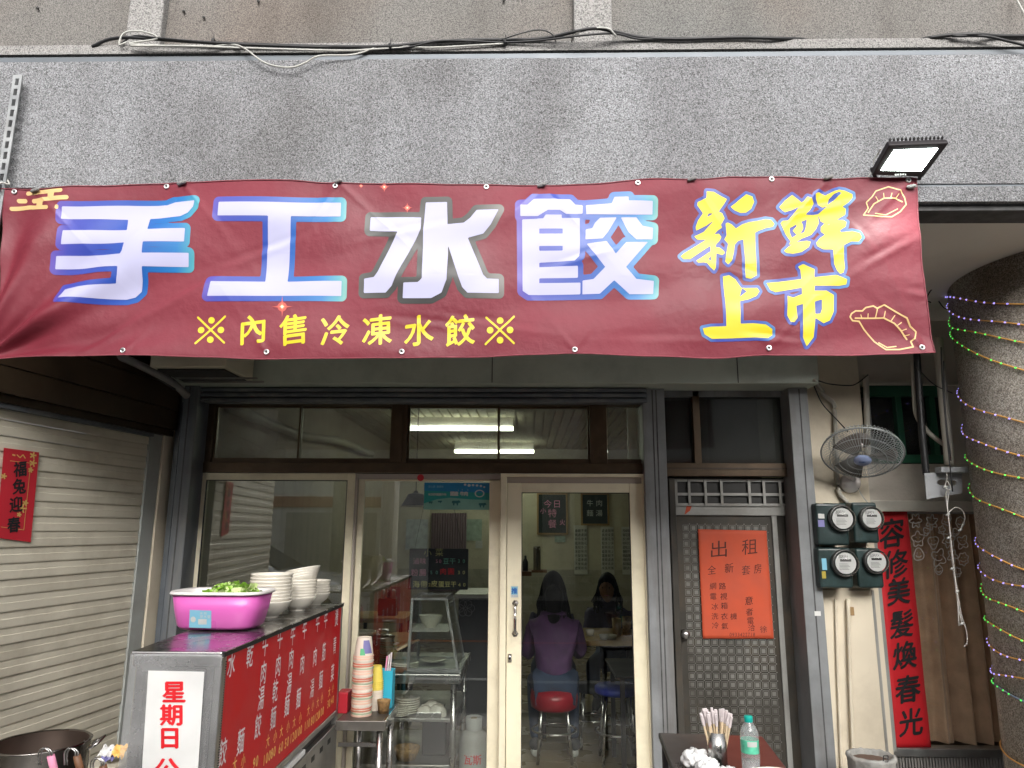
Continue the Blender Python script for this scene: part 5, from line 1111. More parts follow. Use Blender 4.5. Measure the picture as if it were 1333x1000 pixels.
MB().add([lab_pt(*p) for p in ((247,794),(275,795),(275,818),(246,817))], [(0,1,2,3)]).obj('paper', 'label_blue', lb, fix=False)
MB().add([lab_pt(*p, .0008) for p in ((258,806),(269,806),(269,813),(258,813))], [(0,1,2,3)]).obj('white_box', 'dial', lb, fix=False)
MB().add([lab_pt(251.5+3.4*math.cos(a), 806.5+3.8*math.sin(a), .0008) for a in [2*PI*k/16 for k in range(16)]], [tuple(range(16))]).obj('round_mark', 'dial', lb, fix=False)
px_text([('天',262,799,4.5,1),('然',267,799,4.5,1),('瀝',262,803,4.5,1),('水',267,803,4.5,1),('籃',272,803,4.5,1)], lab_pt, 'print', 'dial', lb, .0009, join=True)
# lettuce
mb = MB(); mb2 = MB(); rnd = random.Random(5)
for k in range(150):
    s = rnd.random(); a = rnd.uniform(0, 2*PI); rr = math.sqrt(rnd.random()); cx_ = bc.x+.025+.115*rr*math.cos(a); cy_ = BYc+.085*rr*math.sin(a); cz_ = CZ+HB-.02+.045*(1-rr**2)*rnd.uniform(.5,1)
    sz = rnd.uniform(.016,.034); rot = Matrix.Rotation(rnd.uniform(0,6.28),3,'Z')@Matrix.Rotation(rnd.uniform(-1.1,1.1),3,'X'); ph = rnd.random()*6
    tgt = mb if rnd.random() < .68 else mb2
    tgt.grid(lambda u, v: Vector((cx_,cy_,cz_))+rot@Vector(((u-.5)*sz*1.5, (v-.5)*sz*2, .006*math.sin(u*11+ph)*abs(2*v-1)+.008*math.cos((u-.5)*4))), 5, 5)
lt = thing('lettuce', 'heap of torn green lettuce in the pink basin', 'lettuce', Vector((bc.x+.05, BYc, CZ+HB-.03)))
mb.obj('leaves', 'lettuce', lt, smooth=True, kind='stuff'); mb2.obj('ribs', 'lettuce_pale', lt, smooth=True, kind='stuff')

# bowls
ORD = ['topmost','second','third','fourth','fifth','sixth','seventh','eighth','ninth','tenth','eleventh','twelfth','thirteenth','fourteenth','fifteenth','sixteenth','seventeenth','eighteenth','nineteenth','twentieth']+['twenty-'+w for w in ('first','second','third','fourth','fifth','sixth','seventh','eighth')]
def bowl_mesh(R, H):
    mb = MB().lathe([(R*.42,0),(R*.44,H*.10),(R*.46,H*.12),(R*.80,H*.45),(R*.97,H*.88),(R*1.0,H*.95),(R*1.0,H),(R*.96,H),(R*.93,H*.86),(R*.76,H*.46),(R*.42,H*.2),(0,H*.18)], (0,0,0), 36, cap=False)
    o = mb.obj('bowl', 'bowl_white', smooth=True); return o
proto = bowl_mesh(.095, .075); me_b = proto.data; first = [True]
def put_bowl(x, y, z, label, group, tilt=0, sc_=1, ang=0):
    if first[0]: o = proto; first[0] = False
    else: o = bpy.data.objects.new('bowl', me_b); C.objects.link(o)
    o.location = (x, y, z); o.rotation_euler = (tilt*.3, tilt, ang); o.scale = (sc_,)*3; o['label'] = label; o['category'] = 'bowl'; o['group'] = group; return o
stacks = [((345,806),9,1.0,'nearest and tallest'),((383,797),7,.92,'second'),((405,789),6,.85,'farthest and smallest')]
for si, ((px, py), n, s, w_) in enumerate(stacks):
    c = atZ(px, py, CZ); rnd = random.Random(si)
    for k in range(n):
        lab = f'white noodle bowl, topmost of the {w_} stack' if k == n-1 else f'white noodle bowl, {ORD[n-1-k]} from top in the {w_} stack on the cart'
        if si == 0 and k == 0: lab = 'bottom white noodle bowl showing its foot, nearest and tallest stack'
        put_bowl(c.x+rnd.uniform(-.002,.002), c.y+.05, CZ+.002+k*.0150*s, lab, f'bowls in the {w_} stack on the cart', ang=rnd.random()*6, sc_=s)
c = atZ(383, 797, CZ)
for k in range(4): put_bowl(c.x+.012+.004*k, c.y+.06, CZ+.098+.013*k, f'tilted white noodle bowl, {ORD[3-k]} from top of the leaning pile on second stack', 'tilted bowls leaning on the second stack', tilt=-.20, sc_=.9)

# ------------------------------------------------------------------ side table with paper cups (outside)
TZ = .61
ta = thing('steel_table', 'small stainless side table carrying paper cup stacks beside the cart', 'table', (-.8, 4.1, 0))
tx0, tx1, ty0, ty1 = CXR+.02, at(501,940,3.97).x, 3.97, 4.345
B(tx0, tx1, ty0, ty1, TZ-.004, TZ).obj('top', 'worn_steel', ta); B(tx0, tx1+.002, ty0-.004, ty0+.012, TZ-.045, TZ+.004).obj('front_edge', 'worn_steel', ta, bevel=.003); B(tx1-.012, tx1+.004, ty0+.012, ty1, TZ-.045, TZ+.004).obj('side_edge', 'stainless', ta, bevel=.003)
for x, y in ((tx1-.03,ty0+.03),(tx1-.03,ty1-.04),(tx0+.05,ty1-.04)): MB().tube([(x,y,0),(x,y,TZ-.04)], .017, 10).obj('leg', 'stainless', ta, smooth=True)
B(tx0+.01, tx1-.05, ty0+.03, ty0+.04, TZ-.13, TZ-.11).obj('rail', 'stainless', ta)
def cup(R, H, m='paper_cup'):
    return MB().lathe([(R*.97,0),(R*1.05,0),(R*1.05,.003),(R*.99,.004),(R*.74,H),(R*.70,H),(R*.70,H-.003),(0,H-.003)], (0,0,0), 24, cap=False).obj('paper_cup', m, smooth=False)
pc = cup(.043, .075); rimm = MB().lathe([(.0425,-.0004),(.0457,-.0004),(.0457,.0042),(.0425,.0042)], (0,0,0), 24, cap=False).obj('rim', 'cup_rim', pc)
c = at(470,931,4.10)
for k in range(25):
    o = pc if k == 0 else copy_tree(pc)
    o.location = (c.x+.0015*math.sin(k*2.1), 4.10+.0015*math.cos(k), TZ+.002+k*.0125); o.scale = (1.22, 1.22, 1.3)
    o['category'] = 'cup'; o['group'] = 'paper cups in the tall stack'; o['label'] = 'patterned paper cup at the top of the tall stack' if k == 24 else f'upturned paper cup, {ORD[24-k]} from top in the tall stack on side table'
    o.rotation_euler.z = k*.7
topc = o
rim_m = [MATS['cup_rim'], mat('rim_white', (.70,.66,.58), .5), mat('rim_red', (.62,.22,.14), .5), mat('rim_green', (.35,.45,.30), .5)]
rms = [rimm.data]+[rimm.data.copy() for _ in range(3)]
for i_, m_ in enumerate(rms): m_.materials[0] = rim_m[i_]
for i_, o_ in enumerate(q for q in bpy.data.objects if q.name.startswith('rim') and q.parent and q.parent.name.startswith('paper_cup')): o_.data = rms[(i_*7+i_//3) % 4]
def cup_print(a0, a1, z0, z1, name, m, lift):
    o_ = MB().grid(lambda s, t: Vector(((.0426-.152*(z0-.004+(z1-z0)*t)+lift)*math.cos(a0+(a1-a0)*s*(1-.3*t)), (.0426-.152*(z0-.004+(z1-z0)*t)+lift)*math.sin(a0+(a1-a0)*s*(1-.3*t)), z0+(z1-z0)*t)), 8, 6).obj(name, m, None); o_.parent = topc
cup_print(-1.45, -.35, .014, .066, 'purple_print', 'cup_print', .0012); cup_print(-1.75, -1.2, .008, .034, 'green_print', 'cup_green', .0016)
topc.rotation_euler.z = 0
yc = MB().lathe([(.035,0),(.0385,0),(.0385,.003),(.036,.004),(.027,.075),(.025,.075),(.025,.072),(0,.072)], (0,0,0), 20, cap=False).obj('paper_cup', 'paper_cup')
c = at(488,924,4.22)
for k in range(15):
    o = yc if k == 0 else copy_tree(yc)
    if k > 9: o.data = o.data.copy() if k == 10 else o10; o10 = o.data
    o.location = (c.x, 4.22, TZ+.002+k*.0105); o.scale = (1.1,)*3; o['category'] = 'cup'; o['group'] = 'paper cups in the short stack'; o['label'] = ('yellow' if k > 9 else 'plain')+f' small upturned cup, {ORD[14-k]} from top in the short stack behind'
    if k == 10: o.data.materials[0] = MATS['cup_yellow']
bb_ = thing('utensil_box', 'open blue plastic utensil box on the side table', 'box', at(501,910,4.25))
b0 = at(491,905,4.26); b1 = at(511,905,4.26)
for (x0, x1, y0, y1) in ((b0.x,b1.x,4.24,4.245),(b0.x,b1.x,4.32,4.325),(b0.x,b0.x+.004,4.245,4.32),(b1.x-.004,b1.x,4.245,4.32)): B(x0,x1,y0,y1,TZ+.002,TZ+.20).obj('side', 'blue_plastic', bb_, bevel=.001)
cs = thing('wrapped_chopsticks', 'pair of pink wrapped chopsticks standing in the blue utensil box', 'chopsticks', ((b0.x+b1.x)/2, 4.28, TZ+.01))
for k in range(3): MB().bar(((b0.x+b1.x)/2-.02+.015*k, 4.28, TZ+.02), ((b0.x+b1.x)/2+.012*k, 4.29, TZ+.27+.01*k), .008, .004).obj('stick', 'chopstick_sleeve' if k else 'pink_ink', cs)
tag(MB().lathe([(0,0),(.028,0),(.036,.06),(.038,.065),(.034,.065),(.026,.006)], Vector((at(497,918,4.2).x+.02, 4.15, TZ+.002)), 18, cap=False).obj('wicker_cup', 'wicker', smooth=True), 'small wicker cup beside the blue utensil box', 'basket')

tag(B(at(441,895,4.15).x, at(455,895,4.15).x, 4.12, 4.22, TZ+.001, TZ+.11).obj('red_tin', 'paper_crimson', bevel=.006), 'small dark red tin between cart and paper cups', 'tin')

# ------------------------------------------------------------------ bottom left: stock pot and hooks
pot = thing('stock_pot', 'large open stainless stock pot at the lower left corner', 'pot', at(52,1000,2.9))
pc_ = at(54,966,2.75); PZ = pc_.z; PR = .157; pcx, pcy = pc_.x, pc_.y
MB().lathe([(PR*.97,PZ-.35),(PR,PZ-.33),(PR,PZ-.004),(PR+.006,PZ),(PR,PZ+.004),(PR-.006,PZ)], (pcx,pcy,0), 48, cap=False).obj('wall', 'steel_pot', pot, smooth=True)
MB().lathe([(PR-.006,PZ),(PR-.006,PZ-.33),(0,PZ-.33)], (pcx,pcy,0), 48, cap=False).obj('inside', 'pot_inside', pot, smooth=True)
for a in (.35, PI+.35):
    d = Vector((math.cos(a), math.sin(a), 0)); tt = Vector((-math.sin(a), math.cos(a), 0)); b_ = Vector((pcx,pcy,PZ-.03))+d*PR
    MB().tube(sm_tube([b_-tt*.035, b_-tt*.035+d*.03+Vector((0,0,.02)), b_+d*.045+Vector((0,0,.035)), b_+tt*.035+d*.03+Vector((0,0,.02)), b_+tt*.035]), .005, 8).obj('handle', 'stainless', pot, smooth=True)
MB().lathe([(.004,0),(.006,.003)], (pcx+PR*.55, pcy+PR*.80, PZ-.03), 8, (0,-1,0)).obj('rivet', 'stainless', pot)
tag(B(pcx-.9, pcx+.35, pcy-.35, pcy+.35, PZ-.40, PZ-.35).obj('stove_top', 'stainless_brushed', bevel=.005), 'stainless stove top under the stock pot', 'stove')
st_ = bpy.data.objects['stove_top']
for (x, y) in ((pcx-.85,pcy-.3),(pcx+.3,pcy-.3),(pcx-.85,pcy+.3),(pcx+.3,pcy+.3)): MB().tube([(x,y,0),(x,y,PZ-.40)], .015, 8).obj('leg', 'stainless_brushed', st_)
for i, (x, y, dx) in enumerate(((58,978,0),(92,978,0),(126,991,0))):
    k_ = thing('noodle_strainer', ['strainer handle with wire hook, leftmost of three before the pot','strainer handle with wire hook, middle of three before the pot','strainer handle with wire hook, rightmost of three beside the pot'][i], 'strainer', at(x, 1010, 2.35))
    for w_ in (-.004, .004):
        MB().tube(sm_tube([at(x-6,y+18,2.35)+Vector((w_,0,0)), at(x-6,y+2,2.35)+Vector((w_,0,0)), at(x,y-4,2.35)+Vector((w_,0,0)), at(x+7,y,2.35)+Vector((w_,0,0)), at(x+8,y+8,2.35)+Vector((w_,0,0))]), .0025, 6).obj('hook', 'stainless', k_, smooth=True)
    MB().tube([at(x+8,y+6,2.35), at(x+14,y+30,2.37), at(x+24,y+80,2.42)], .011, 10).obj('grip', 'wood_dark' if i else 'pink_ink', k_, smooth=True)
for lab, px, py, m_, nm in (('crumpled blue and white wrapper at the foot of shutter',142,982,'cup_print','wrapper'),('crumpled orange wrapper at the foot of shutter',155,978,'menu_price','wrapper'),('crumpled white plastic scrap beside the blue wrapper',139,978,'bag_film','wrapper')):
    c = at(px, py, 3.55); rnd = random.Random(px); mb = MB()
    mb.grid(lambda s, t: c+Vector(((s-.5)*.06, (t-.5)*.04+rnd.uniform(-.008,.008), (t-.5)*.04+rnd.uniform(-.01,.01))), 6, 5); tag(mb.obj(nm, m_, solid=.001), lab, 'wrapper')
tag(B(at(120,990,3.6).x, at(158,990,3.55).x, 3.5, 3.75, 0, at(142,995,3.55).z).obj('storage_crate', 'slat_paint', bevel=.01), 'low grey crate at the foot of the shutter', 'crate')

# ------------------------------------------------------------------ right table: bottle, chopsticks, bags
BZ = .75
bt = thing('folding_table', 'dark narrow folding table with a reddish top at the lower right', 'table', (1.1, 3.0, 0))
A0 = atZ(857,953,BZ); A1 = atZ(993,958,BZ); A2 = atZ(1060,1045,BZ); A3 = atZ(898,1060,BZ)
def slab(P, z0, z1, name, m, par, **k): return MB().hexa([Vector((p.x,p.y,z0)) for p in P]+[Vector((p.x,p.y,z1)) for p in P]).obj(name, m, par, **k)
slab([A3,A2,A1,A0], BZ-.026, BZ-.002, 'edge_band', 'table_edge', bt, bevel=.005, seg=3)
ins_ = [p+((sum((A0,A1,A2,A3),Vector())/4)-p)*.035 for p in (A3,A2,A1,A0)]
slab(ins_, BZ-.004, BZ, 'top', 'table_black', bt)
mid0 = ins_[3]*.55+ins_[2]*.45; mid1 = ins_[0]*.55+ins_[1]*.45
slab([mid1, ins_[1], ins_[2], mid0], BZ, BZ+.0015, 'red_laminate', 'table_red', bt)
for p in (A0, A1, A2, A3): q_ = p+((sum((A0,A1,A2,A3),Vector())/4)-p)*.1; MB().tube([(q_.x,q_.y,0),(q_.x,q_.y,BZ-.026)], .013, 8).obj('leg', 'black_metal', bt)
# steel cup of chopsticks
cz = BZ+.0015; c = atZ(935,1001,BZ); c = Vector((c.x, c.y, BZ))
sc1 = thing('chopstick_holder', 'brushed steel cup on the folding table', 'cup', c)
ctop = 960
HH = .125
MB().lathe([(0,.001),(.034,.001),(.034,HH),(.0325,HH),(.0325,.004)], (c.x,c.y,cz), 28, cap=False).obj('cup', 'stainless', sc1, smooth=True)
rnd = random.Random(2); cb = thing('chopsticks', 'bundle of paper sleeved wooden chopsticks standing in the steel cup', 'chopsticks', (c.x,c.y,cz+.01))
for k in range(34):
    a = rnd.uniform(0,2*PI); r = math.sqrt(rnd.random()); b_ = Vector((c.x+.018*r*math.cos(a), c.y+.018*r*math.sin(a), cz+.02)); t_ = Vector((c.x+.058*r*math.cos(a), c.y+.05*r*math.sin(a), cz+.205-.02*r*r+rnd.uniform(-.008,.008)))
    MB().bar(b_, b_*.25+t_*.75, .0065, .0045).obj('stick', 'chopstick_wood', cb); MB().bar(b_*.25+t_*.75, t_, .010, .006).obj('sleeve', 'chopstick_sleeve', cb, bevel=.002)
# bottle
c = atZ(979,1022,BZ); c = Vector((c.x,c.y,cz))
wb = thing('water_bottle', 'clear plastic water bottle with green cap and label on folding table', 'bottle', c)
prof = [(.026,0),(.031,.004),(.0315,.02),(.029,.03),(.031,.045),(.0285,.06),(.031,.075),(.031,.095),(.0300,.10),(.0300,.145),(.031,.15),(.030,.165),(.022,.185),(.013,.198),(.012,.208)]
MB().lathe(prof, c, 32, cap=False).obj('body', 'bottle_plastic', wb, smooth=True)
MB().lathe([(.0303,.102),(.0306,.104),(.0306,.142),(.0303,.144)], c, 32, cap=False).obj('label', 'label_green', wb, smooth=True)
MB().grid(lambda s, t: c+Vector((.0309*math.cos(-2.1+1.1*s), .0309*math.sin(-2.1+1.1*s), .125+.016*t)), 8, 2).obj('label_panel', 'dial', wb)
mbt = plane_fn((0,0,0),(1,0,0),(0,0,1))
lettering([(ch, -.4+.27*k, 0, .016, 1) for k, ch in enumerate('礦泉水')], lambda u, v, o: c+Vector(((.0312+o)*math.cos(-1.55+u*1.0), (.0312+o)*math.sin(-1.55+u*1.0), .113+v)), 'label_print', 'dial', wb, .0004, bold=.03) if False else None
MB().lathe([(.0135,.198),(.0145,.200),(.0145,.216),(.0135,.218),(0,.218)], c, 24, cap=False).obj('cap', 'cap_teal', wb, smooth=True)
MB().lathe([(0,.004),(.0285,.005),(.0295,.075),(0,.076)], c, 24, cap=False).obj('water', 'bottle_plastic', wb, smooth=True)
def lump(name, label, px, py, r, seed, sq=.7, m='bag_film'):
    c = atZ(px, py, BZ); rnd = random.Random(seed); ph = [rnd.uniform(0,6) for _ in range(8)]
    def f(s, t):
        a = 2*PI*s; b = PI*t; n_ = Vector((math.cos(a)*math.sin(b), math.sin(a)*math.sin(b), math.cos(b)))
        w3 = math.sin(2*a+ph[4])*1.5; cr = 1+.30*abs(math.sin(1.5*b+w3+ph[0]))+.22*abs(math.sin(3*b+2*a+w3+ph[1]))-.20*abs(math.sin(4*a-3*b+ph[2]+w3))+.09*abs(math.sin(9*b+ph[3]+3*w3))+.30*n_.x*math.sin(ph[5])
        return Vector((c.x+n_.x*r*cr, c.y+n_.y*r*cr, BZ+.003+r*sq*.9+n_.z*r*cr*sq))
    return tag(MB().grid(f, 56, 30).obj(name, m, fix=True, smooth=True), label, 'bag')
lump('plastic_bag', 'crumpled white plastic bag left of the steel cup', 905, 1000, .040, 1)
lump('plastic_bag', 'crumpled white plastic bag in front of the steel cup', 926, 1012, .036, 2)
lump('plastic_bag', 'thin clear plastic bag wisp right of the steel cup', 947, 1012, .028, 3, .5)
bo = bpy.data.objects.new('bowl', me_b); C.objects.link(bo); p = atZ(1015,1045,BZ); bo.location = (p.x, p.y, BZ+.002); tag(bo, 'white bowl at the front right corner of folding table', 'bowl')
# concrete pipe stub
pp = thing('concrete_pipe', 'upright grey concrete pipe stub with rough pale rim below the couplet', 'pipe', at(1134,1000,3.9))
c = at(1134,984,3.95); R_ = .113
rnd = random.Random(9); jit = [rnd.uniform(-.004,.004) for _ in range(48)]
mb = MB(); vs = []; pr_ = [(R_*.97,-1.0),(R_*.98,-.02),(R_*1.04,-.008),(R_*1.02,.006),(R_*.9,.008),(R_*.86,-.004),(R_*.84,-.05),(0.001,-.05)]
for r, z in pr_:
    for k in range(48): vs.append((c.x+(r+jit[k]*(1 if -.03 < z else 0))*math.cos(2*PI*k/48), c.y+(r+jit[k])*math.sin(2*PI*k/48), max(c.z+z+jit[(k*7) % 48]*.8, 0.0)))
fs = [(i*48+k, i*48+(k+1) % 48, (i+1)*48+(k+1) % 48, (i+1)*48+k) for i in range(len(pr_)-1) for k in range(48)]
mb.add(vs, fs); mb.obj('pipe', 'concrete_pot', pp, smooth=True)
MB().lathe([(0,0),(R_*.86,0)], (c.x,c.y,c.z-.02), 32, cap=False).obj('fill', 'soil', pp)
mb = MB(); strip(mb, [(1150,984),(1156,984),(1156,992),(1150,992),(1150,984)], 1.2, lambda x, y, o=0: at(x, y, c.y-R_*.99), 0); strip(mb, [(1150,988),(1156,988)], 1, lambda x, y, o=0: at(x, y, c.y-R_*.99), 0); mb.obj('painted_mark', 'ink', pp, fix=False)

# ------------------------------------------------------------------ shop interior
IL, IR, IB, IZ = V(262,600)+.0, 2.0, 11.0, 2.78
struct(B(IL-.1, IR+.1, YF+.1, IB+.1, -.1, -.012).obj('interior_floor', 'grout'))
flo = bpy.data.objects['interior_floor']; tme = None
ty = YF+.12
while ty < 8.4:
    tx = -1.0
    while tx < 1.6:
        if tme is None:
            o = B(.003, .447, .003, .447, -.014, 0).obj('floor_tile', 'floor_tile', None, bevel=.002); tme = o.data
        else:
            o = bpy.data.objects.new('floor_tile', tme); C.objects.link(o)
        o.parent = flo; o.location = (tx, ty, 0); tx += .45
    ty += .45
B(IL-.1, -1.0, YF+.12, IB, -.012, -.002).obj('plain_floor', 'floor_tile', flo); B(1.7, IR, YF+.12, IB, -.012, -.002).obj('plain_floor', 'floor_tile', flo); B(-1.0, 1.7, ty, IB, -.012, -.002).obj('plain_floor', 'floor_tile', flo)
struct(B(IL-.1, IL-.0, YF+.1, IB, 0, IZ+.3).obj('interior_wall_left', 'partition'))
struct(B(IR, IR+.1, YF+.1, IB, 0, IZ+.3).obj('interior_wall_right', 'plaster_in'))
bw = struct(B(IL-.1, IR+.1, IB, IB+.1, 0, IZ+.3).obj('interior_back_wall', 'plaster_in'))
struct(B(IL-.1, IR+.1, YF+.1, IB+.1, IZ+.04, IZ+.2).obj('interior_ceiling', 'plaster_in'))
# boxed wall behind the iron door bay, keeps stairwell dark
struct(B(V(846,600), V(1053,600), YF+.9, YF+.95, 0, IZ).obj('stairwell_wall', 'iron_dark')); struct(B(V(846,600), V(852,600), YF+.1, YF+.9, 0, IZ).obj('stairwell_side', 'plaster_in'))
mb = MB(); y = YF+.2
x = IL+.02
while x < IR: mb.box(x, x+.075, YF+.15, IB, IZ+.012, IZ+.04); x += .10
ic = mb.obj('ceiling_ribs', 'plaster_in', bpy.data.objects['interior_ceiling'], kind='stuff')
# tiled dado on the back wall
mb = MB(); z = 0; r = 0
while z < .93:
    x = IL+(.1 if r % 2 else 0)
    while x < IR: mb.box(x, x+.196, IB-.008, IB, z, z+.097); x += .2
    z += .1; r += 1
mb.obj('dado_tiles', 'wall_tile', bw, kind='stuff')
# tube lights
for i, (pa, pb, Y) in enumerate((((531,558),(668,561),7.8),((592,588),(695,590),10.1))):
    a = at(*pa, Y); b = at(*pb, Y)
    t = thing('tube_light', ['nearer lit fluorescent tube light on the shop ceiling','farther lit fluorescent tube light on the shop ceiling'][i], 'ceiling light', a, 'tube lights on the shop ceiling')
    B(a.x, b.x, Y-.04, Y+.04, a.z+.02, IZ+.02).obj('fitting', 'white_plastic', t, bevel=.005)
    for dy in (-.045, .03): MB().tube([(a.x,Y+dy,a.z),(b.x,Y+dy,a.z)], .018, 10).obj('tube', 'tube_light', t, smooth=True)
# hanging ceiling fan ball and pendant lamp
pd = thing('pendant_lamp', 'black cone pendant lamp shade hanging behind the middle glass panel', 'lamp', at(540,655,5.2))
c = at(541,659,5.2); MB().lathe([(.105,0),(.10,.006),(.055,.085),(.02,.095),(.012,.11)], c, 28, cap=False).obj('shade', 'board_black', pd, smooth=False); MB().lathe([(.108,-.004),(.108,.001),(.10,.001)], c, 28, cap=False).obj('rim', 'cream_alu', pd)
MB().tube([c+Vector((0,0,.1)), (c.x,c.y,IZ+.03)], .004, 6).obj('cord', 'cable_black', pd)
# air conditioning pipe along the left wall
tag(MB().tube(sm_tube([(IL+.06,4.6,at(285,530,4.6).z), (IL+.07,5.2,at(330,548,5.2).z), (IL+.06,6.2,at(400,568,6.2).z), (IL+.07,7.4,at(440,575,7.4).z), (IL+.06,9.0,at(500,592,9).z)]), .04, 10).obj('hose', 'duct_white', smooth=True), 'thick wrapped pipe running along top of left inside wall', 'pipe')
mat('muted_green', (.30,.38,.32), .6, var=.3, vs=14); mat('muted_blue', (.36,.42,.44), .6, var=.3, vs=14)
# things on the back wall
def wallsheet(name, px0, py0, px1, py1, m, label, cat, frame=None, Y=IB-.02):
    a = at(px0, py0, Y); b = at(px1, py1, Y); t = thing(name, label, cat, (a.x, Y, b.z))
    B(a.x, b.x, Y, Y+.01, b.z, a.z).obj('sheet', m, t)
    if frame:
        w_ = .025
        for (x0, x1, z0, z1) in ((a.x-w_,a.x,b.z-w_,a.z+w_),(b.x,b.x+w_,b.z-w_,a.z+w_),(a.x,b.x,a.z,a.z+w_),(a.x,b.x,b.z-w_,b.z)): B(x0,x1,Y-.012,Y+.01,z0,z1).obj('frame', frame, t)
    return t
fnp = lambda Y: (lambda px, py, off=0: at(px, py, Y-off))
b1 = wallsheet('chalkboard', 701, 644, 737, 694, 'board_green', 'wood framed chalkboard on the back wall, left of two', 'chalkboard', 'wood_frame')
px_text([('今',713,656,11,1),('日',725,656,11,1),('特',719,668,12,1),('餐',719,682,12,1),('小',707,665,8,1),('火',732,680,8,1)], fnp(IB-.02), 'chalk_text', 'pink_ink', b1, .002)
b2 = wallsheet('chalkboard', 758, 644, 791, 682, 'board_green', 'wood framed chalkboard on the back wall, right of two', 'chalkboard', 'wood_frame')
px_text([('牛',768,655,9,1),('肉',780,655,9,1),('麵',768,668,9,1),('湯',780,668,9,1)], fnp(IB-.02), 'chalk_text', 'dial', b2, .002)
rnd = random.Random(4)
for i, (x0, x1) in enumerate(((747,765),(782,800),(809,824))):
    s_ = wallsheet('scroll', x0, 686 if i else 684, x1, 748, 'scroll_paper', ['calligraphy scroll on back wall, left of three','calligraphy scroll on back wall, middle of three','calligraphy scroll on back wall, right of three'][i], 'scroll')
    chars = '春眠不覺曉處處聞啼鳥夜來風雨聲花落知多少床前明月光疑是地上霜'
    px_text([(chars[(r_*4+q_+i*5) % len(chars)], x0+3.2+q_*(x1-x0-6)/3, 691+r_*5.4, 4.6, .8) for r_ in range(10) for q_ in range(4)], fnp(IB-.02), 'brush_text', 'ink', s_, .003, join=True)
wallsheet('notice', 722, 698, 736, 706, 'muted_green', 'small pale green notice below the left chalkboard', 'notice')
wallsheet('notice', 529, 676, 556, 716, 'muted_blue', 'pale blue notice on the back wall behind the menu board', 'notice')
wallsheet('picture', 604, 676, 627, 704, 'muted_green', 'small poster on the back wall right of the striped curtain', 'poster')
wallsheet('notice', 619, 704, 628, 714, 'dial', 'tiny white switch plate on the back wall', 'switch')
stc = thing('striped_curtain', 'faded mauve striped door curtain on the back wall', 'curtain', at(583,760,IB-.05)); a = at(562,668,IB-.05); b = at(606,770,IB-.05)
mat('mauve', (.25,.17,.19), .8, var=.1)
MB().grid(lambda s, t: Vector((a.x+(b.x-a.x)*s, IB-.06+.02*math.sin(s*88), b.z+(a.z-b.z)*t)), 120, 2).obj('cloth', 'mauve', stc, smooth=True)
wallsheet('poster', 484, 764, 520, 800, 'mauve', 'pinkish poster low on the back wall above counters', 'poster')
# shelf with thermos
ws = thing('wall_shelf', 'small dark wall shelf holding bottles, seen through the door', 'shelf', at(684,746,8.0)); a = at(676,744,8.0); b = at(692,750,8.0); B(a.x-.3, b.x, 8.0, 8.25, b.z, a.z).obj('board', 'wood_dark', ws)
c = at(699,742,9.0); tag(MB().lathe([(.045,0),(.045,.26),(.04,.28),(0,.28)], (c.x,c.y,c.z), 20, cap=False).obj('thermos', 'steel_pot', smooth=True), 'tall dark steel thermos on a shelf behind the diners', 'thermos')
tag(MB().lathe([(.03,0),(.03,.1),(.012,.14),(.012,.17)], at(684,744,8.1), 16).obj('sauce_bottle', 'ink', smooth=True), 'dark sauce bottle on the small wall shelf', 'bottle')
tag(B(c.x-.2, c.x+.12, 8.95, 9.15, c.z-.03, c.z).obj('wall_shelf', 'wood_dark'), 'short shelf board under the steel thermos', 'shelf')
# menu blackboard
mbx = thing('menu_board', 'small black menu board with coloured chalk writing behind middle panel', 'menu board', at(571,768,5.1))
a = at(533,714,5.1); b = at(609,768,5.1); B(a.x, b.x, 5.1, 5.115, b.z, a.z).obj('board', 'board_black', mbx, bevel=.006)
for px in (540, 602): MB().tube([at(px,714,5.105), at((px+571)/2,640,5.105)], .0015, 4).obj('string', 'cable_black', mbx)
F5 = fnp(5.1)
M5 = lambda L: [(c_, 440+x/3.127, 680+y/3.127, s/3.127, 1) for c_, x, y, s in L]
px_text(M5([('小',365,124,32),('菜',412,122,34)]), F5, 'chalk_title', 'yellow_ink', mbx, .002)
px_text(M5([('滷',318,158,28),('味',346,158,28),('5',402,158,20),('0',404+12,158,20),('粉',312,204,30),('腸',345,204,30)]), F5, 'chalk_pink', 'pink_ink', mbx, .002, bold=.01)
px_text(M5([('豆',440,158,26),('干',466,158,26),('3',492,158,20),('0',512,158,20),('5',380,204,20),('0',402,204,20)]), F5, 'chalk_green', 'green_ink', mbx, .002, bold=.01)
px_text(M5([('肉',428,200,28),('圓',460,200,28)]), F5, 'chalk_red', 'red_ink', mbx, .002, bold=.02)
px_text(M5([('海',318,252,30),('帶',350,252,30),('2',372,254,20),('皮',392,250,28),('蛋',420,252,26),('豆',446,252,24),('干',470,252,24),('3',492,204,20),('0',512,204,20),('4',494,254,20),('0',514,254,20)]), F5, 'chalk_yellow', 'yellow_ink', mbx, .002, bold=.01)

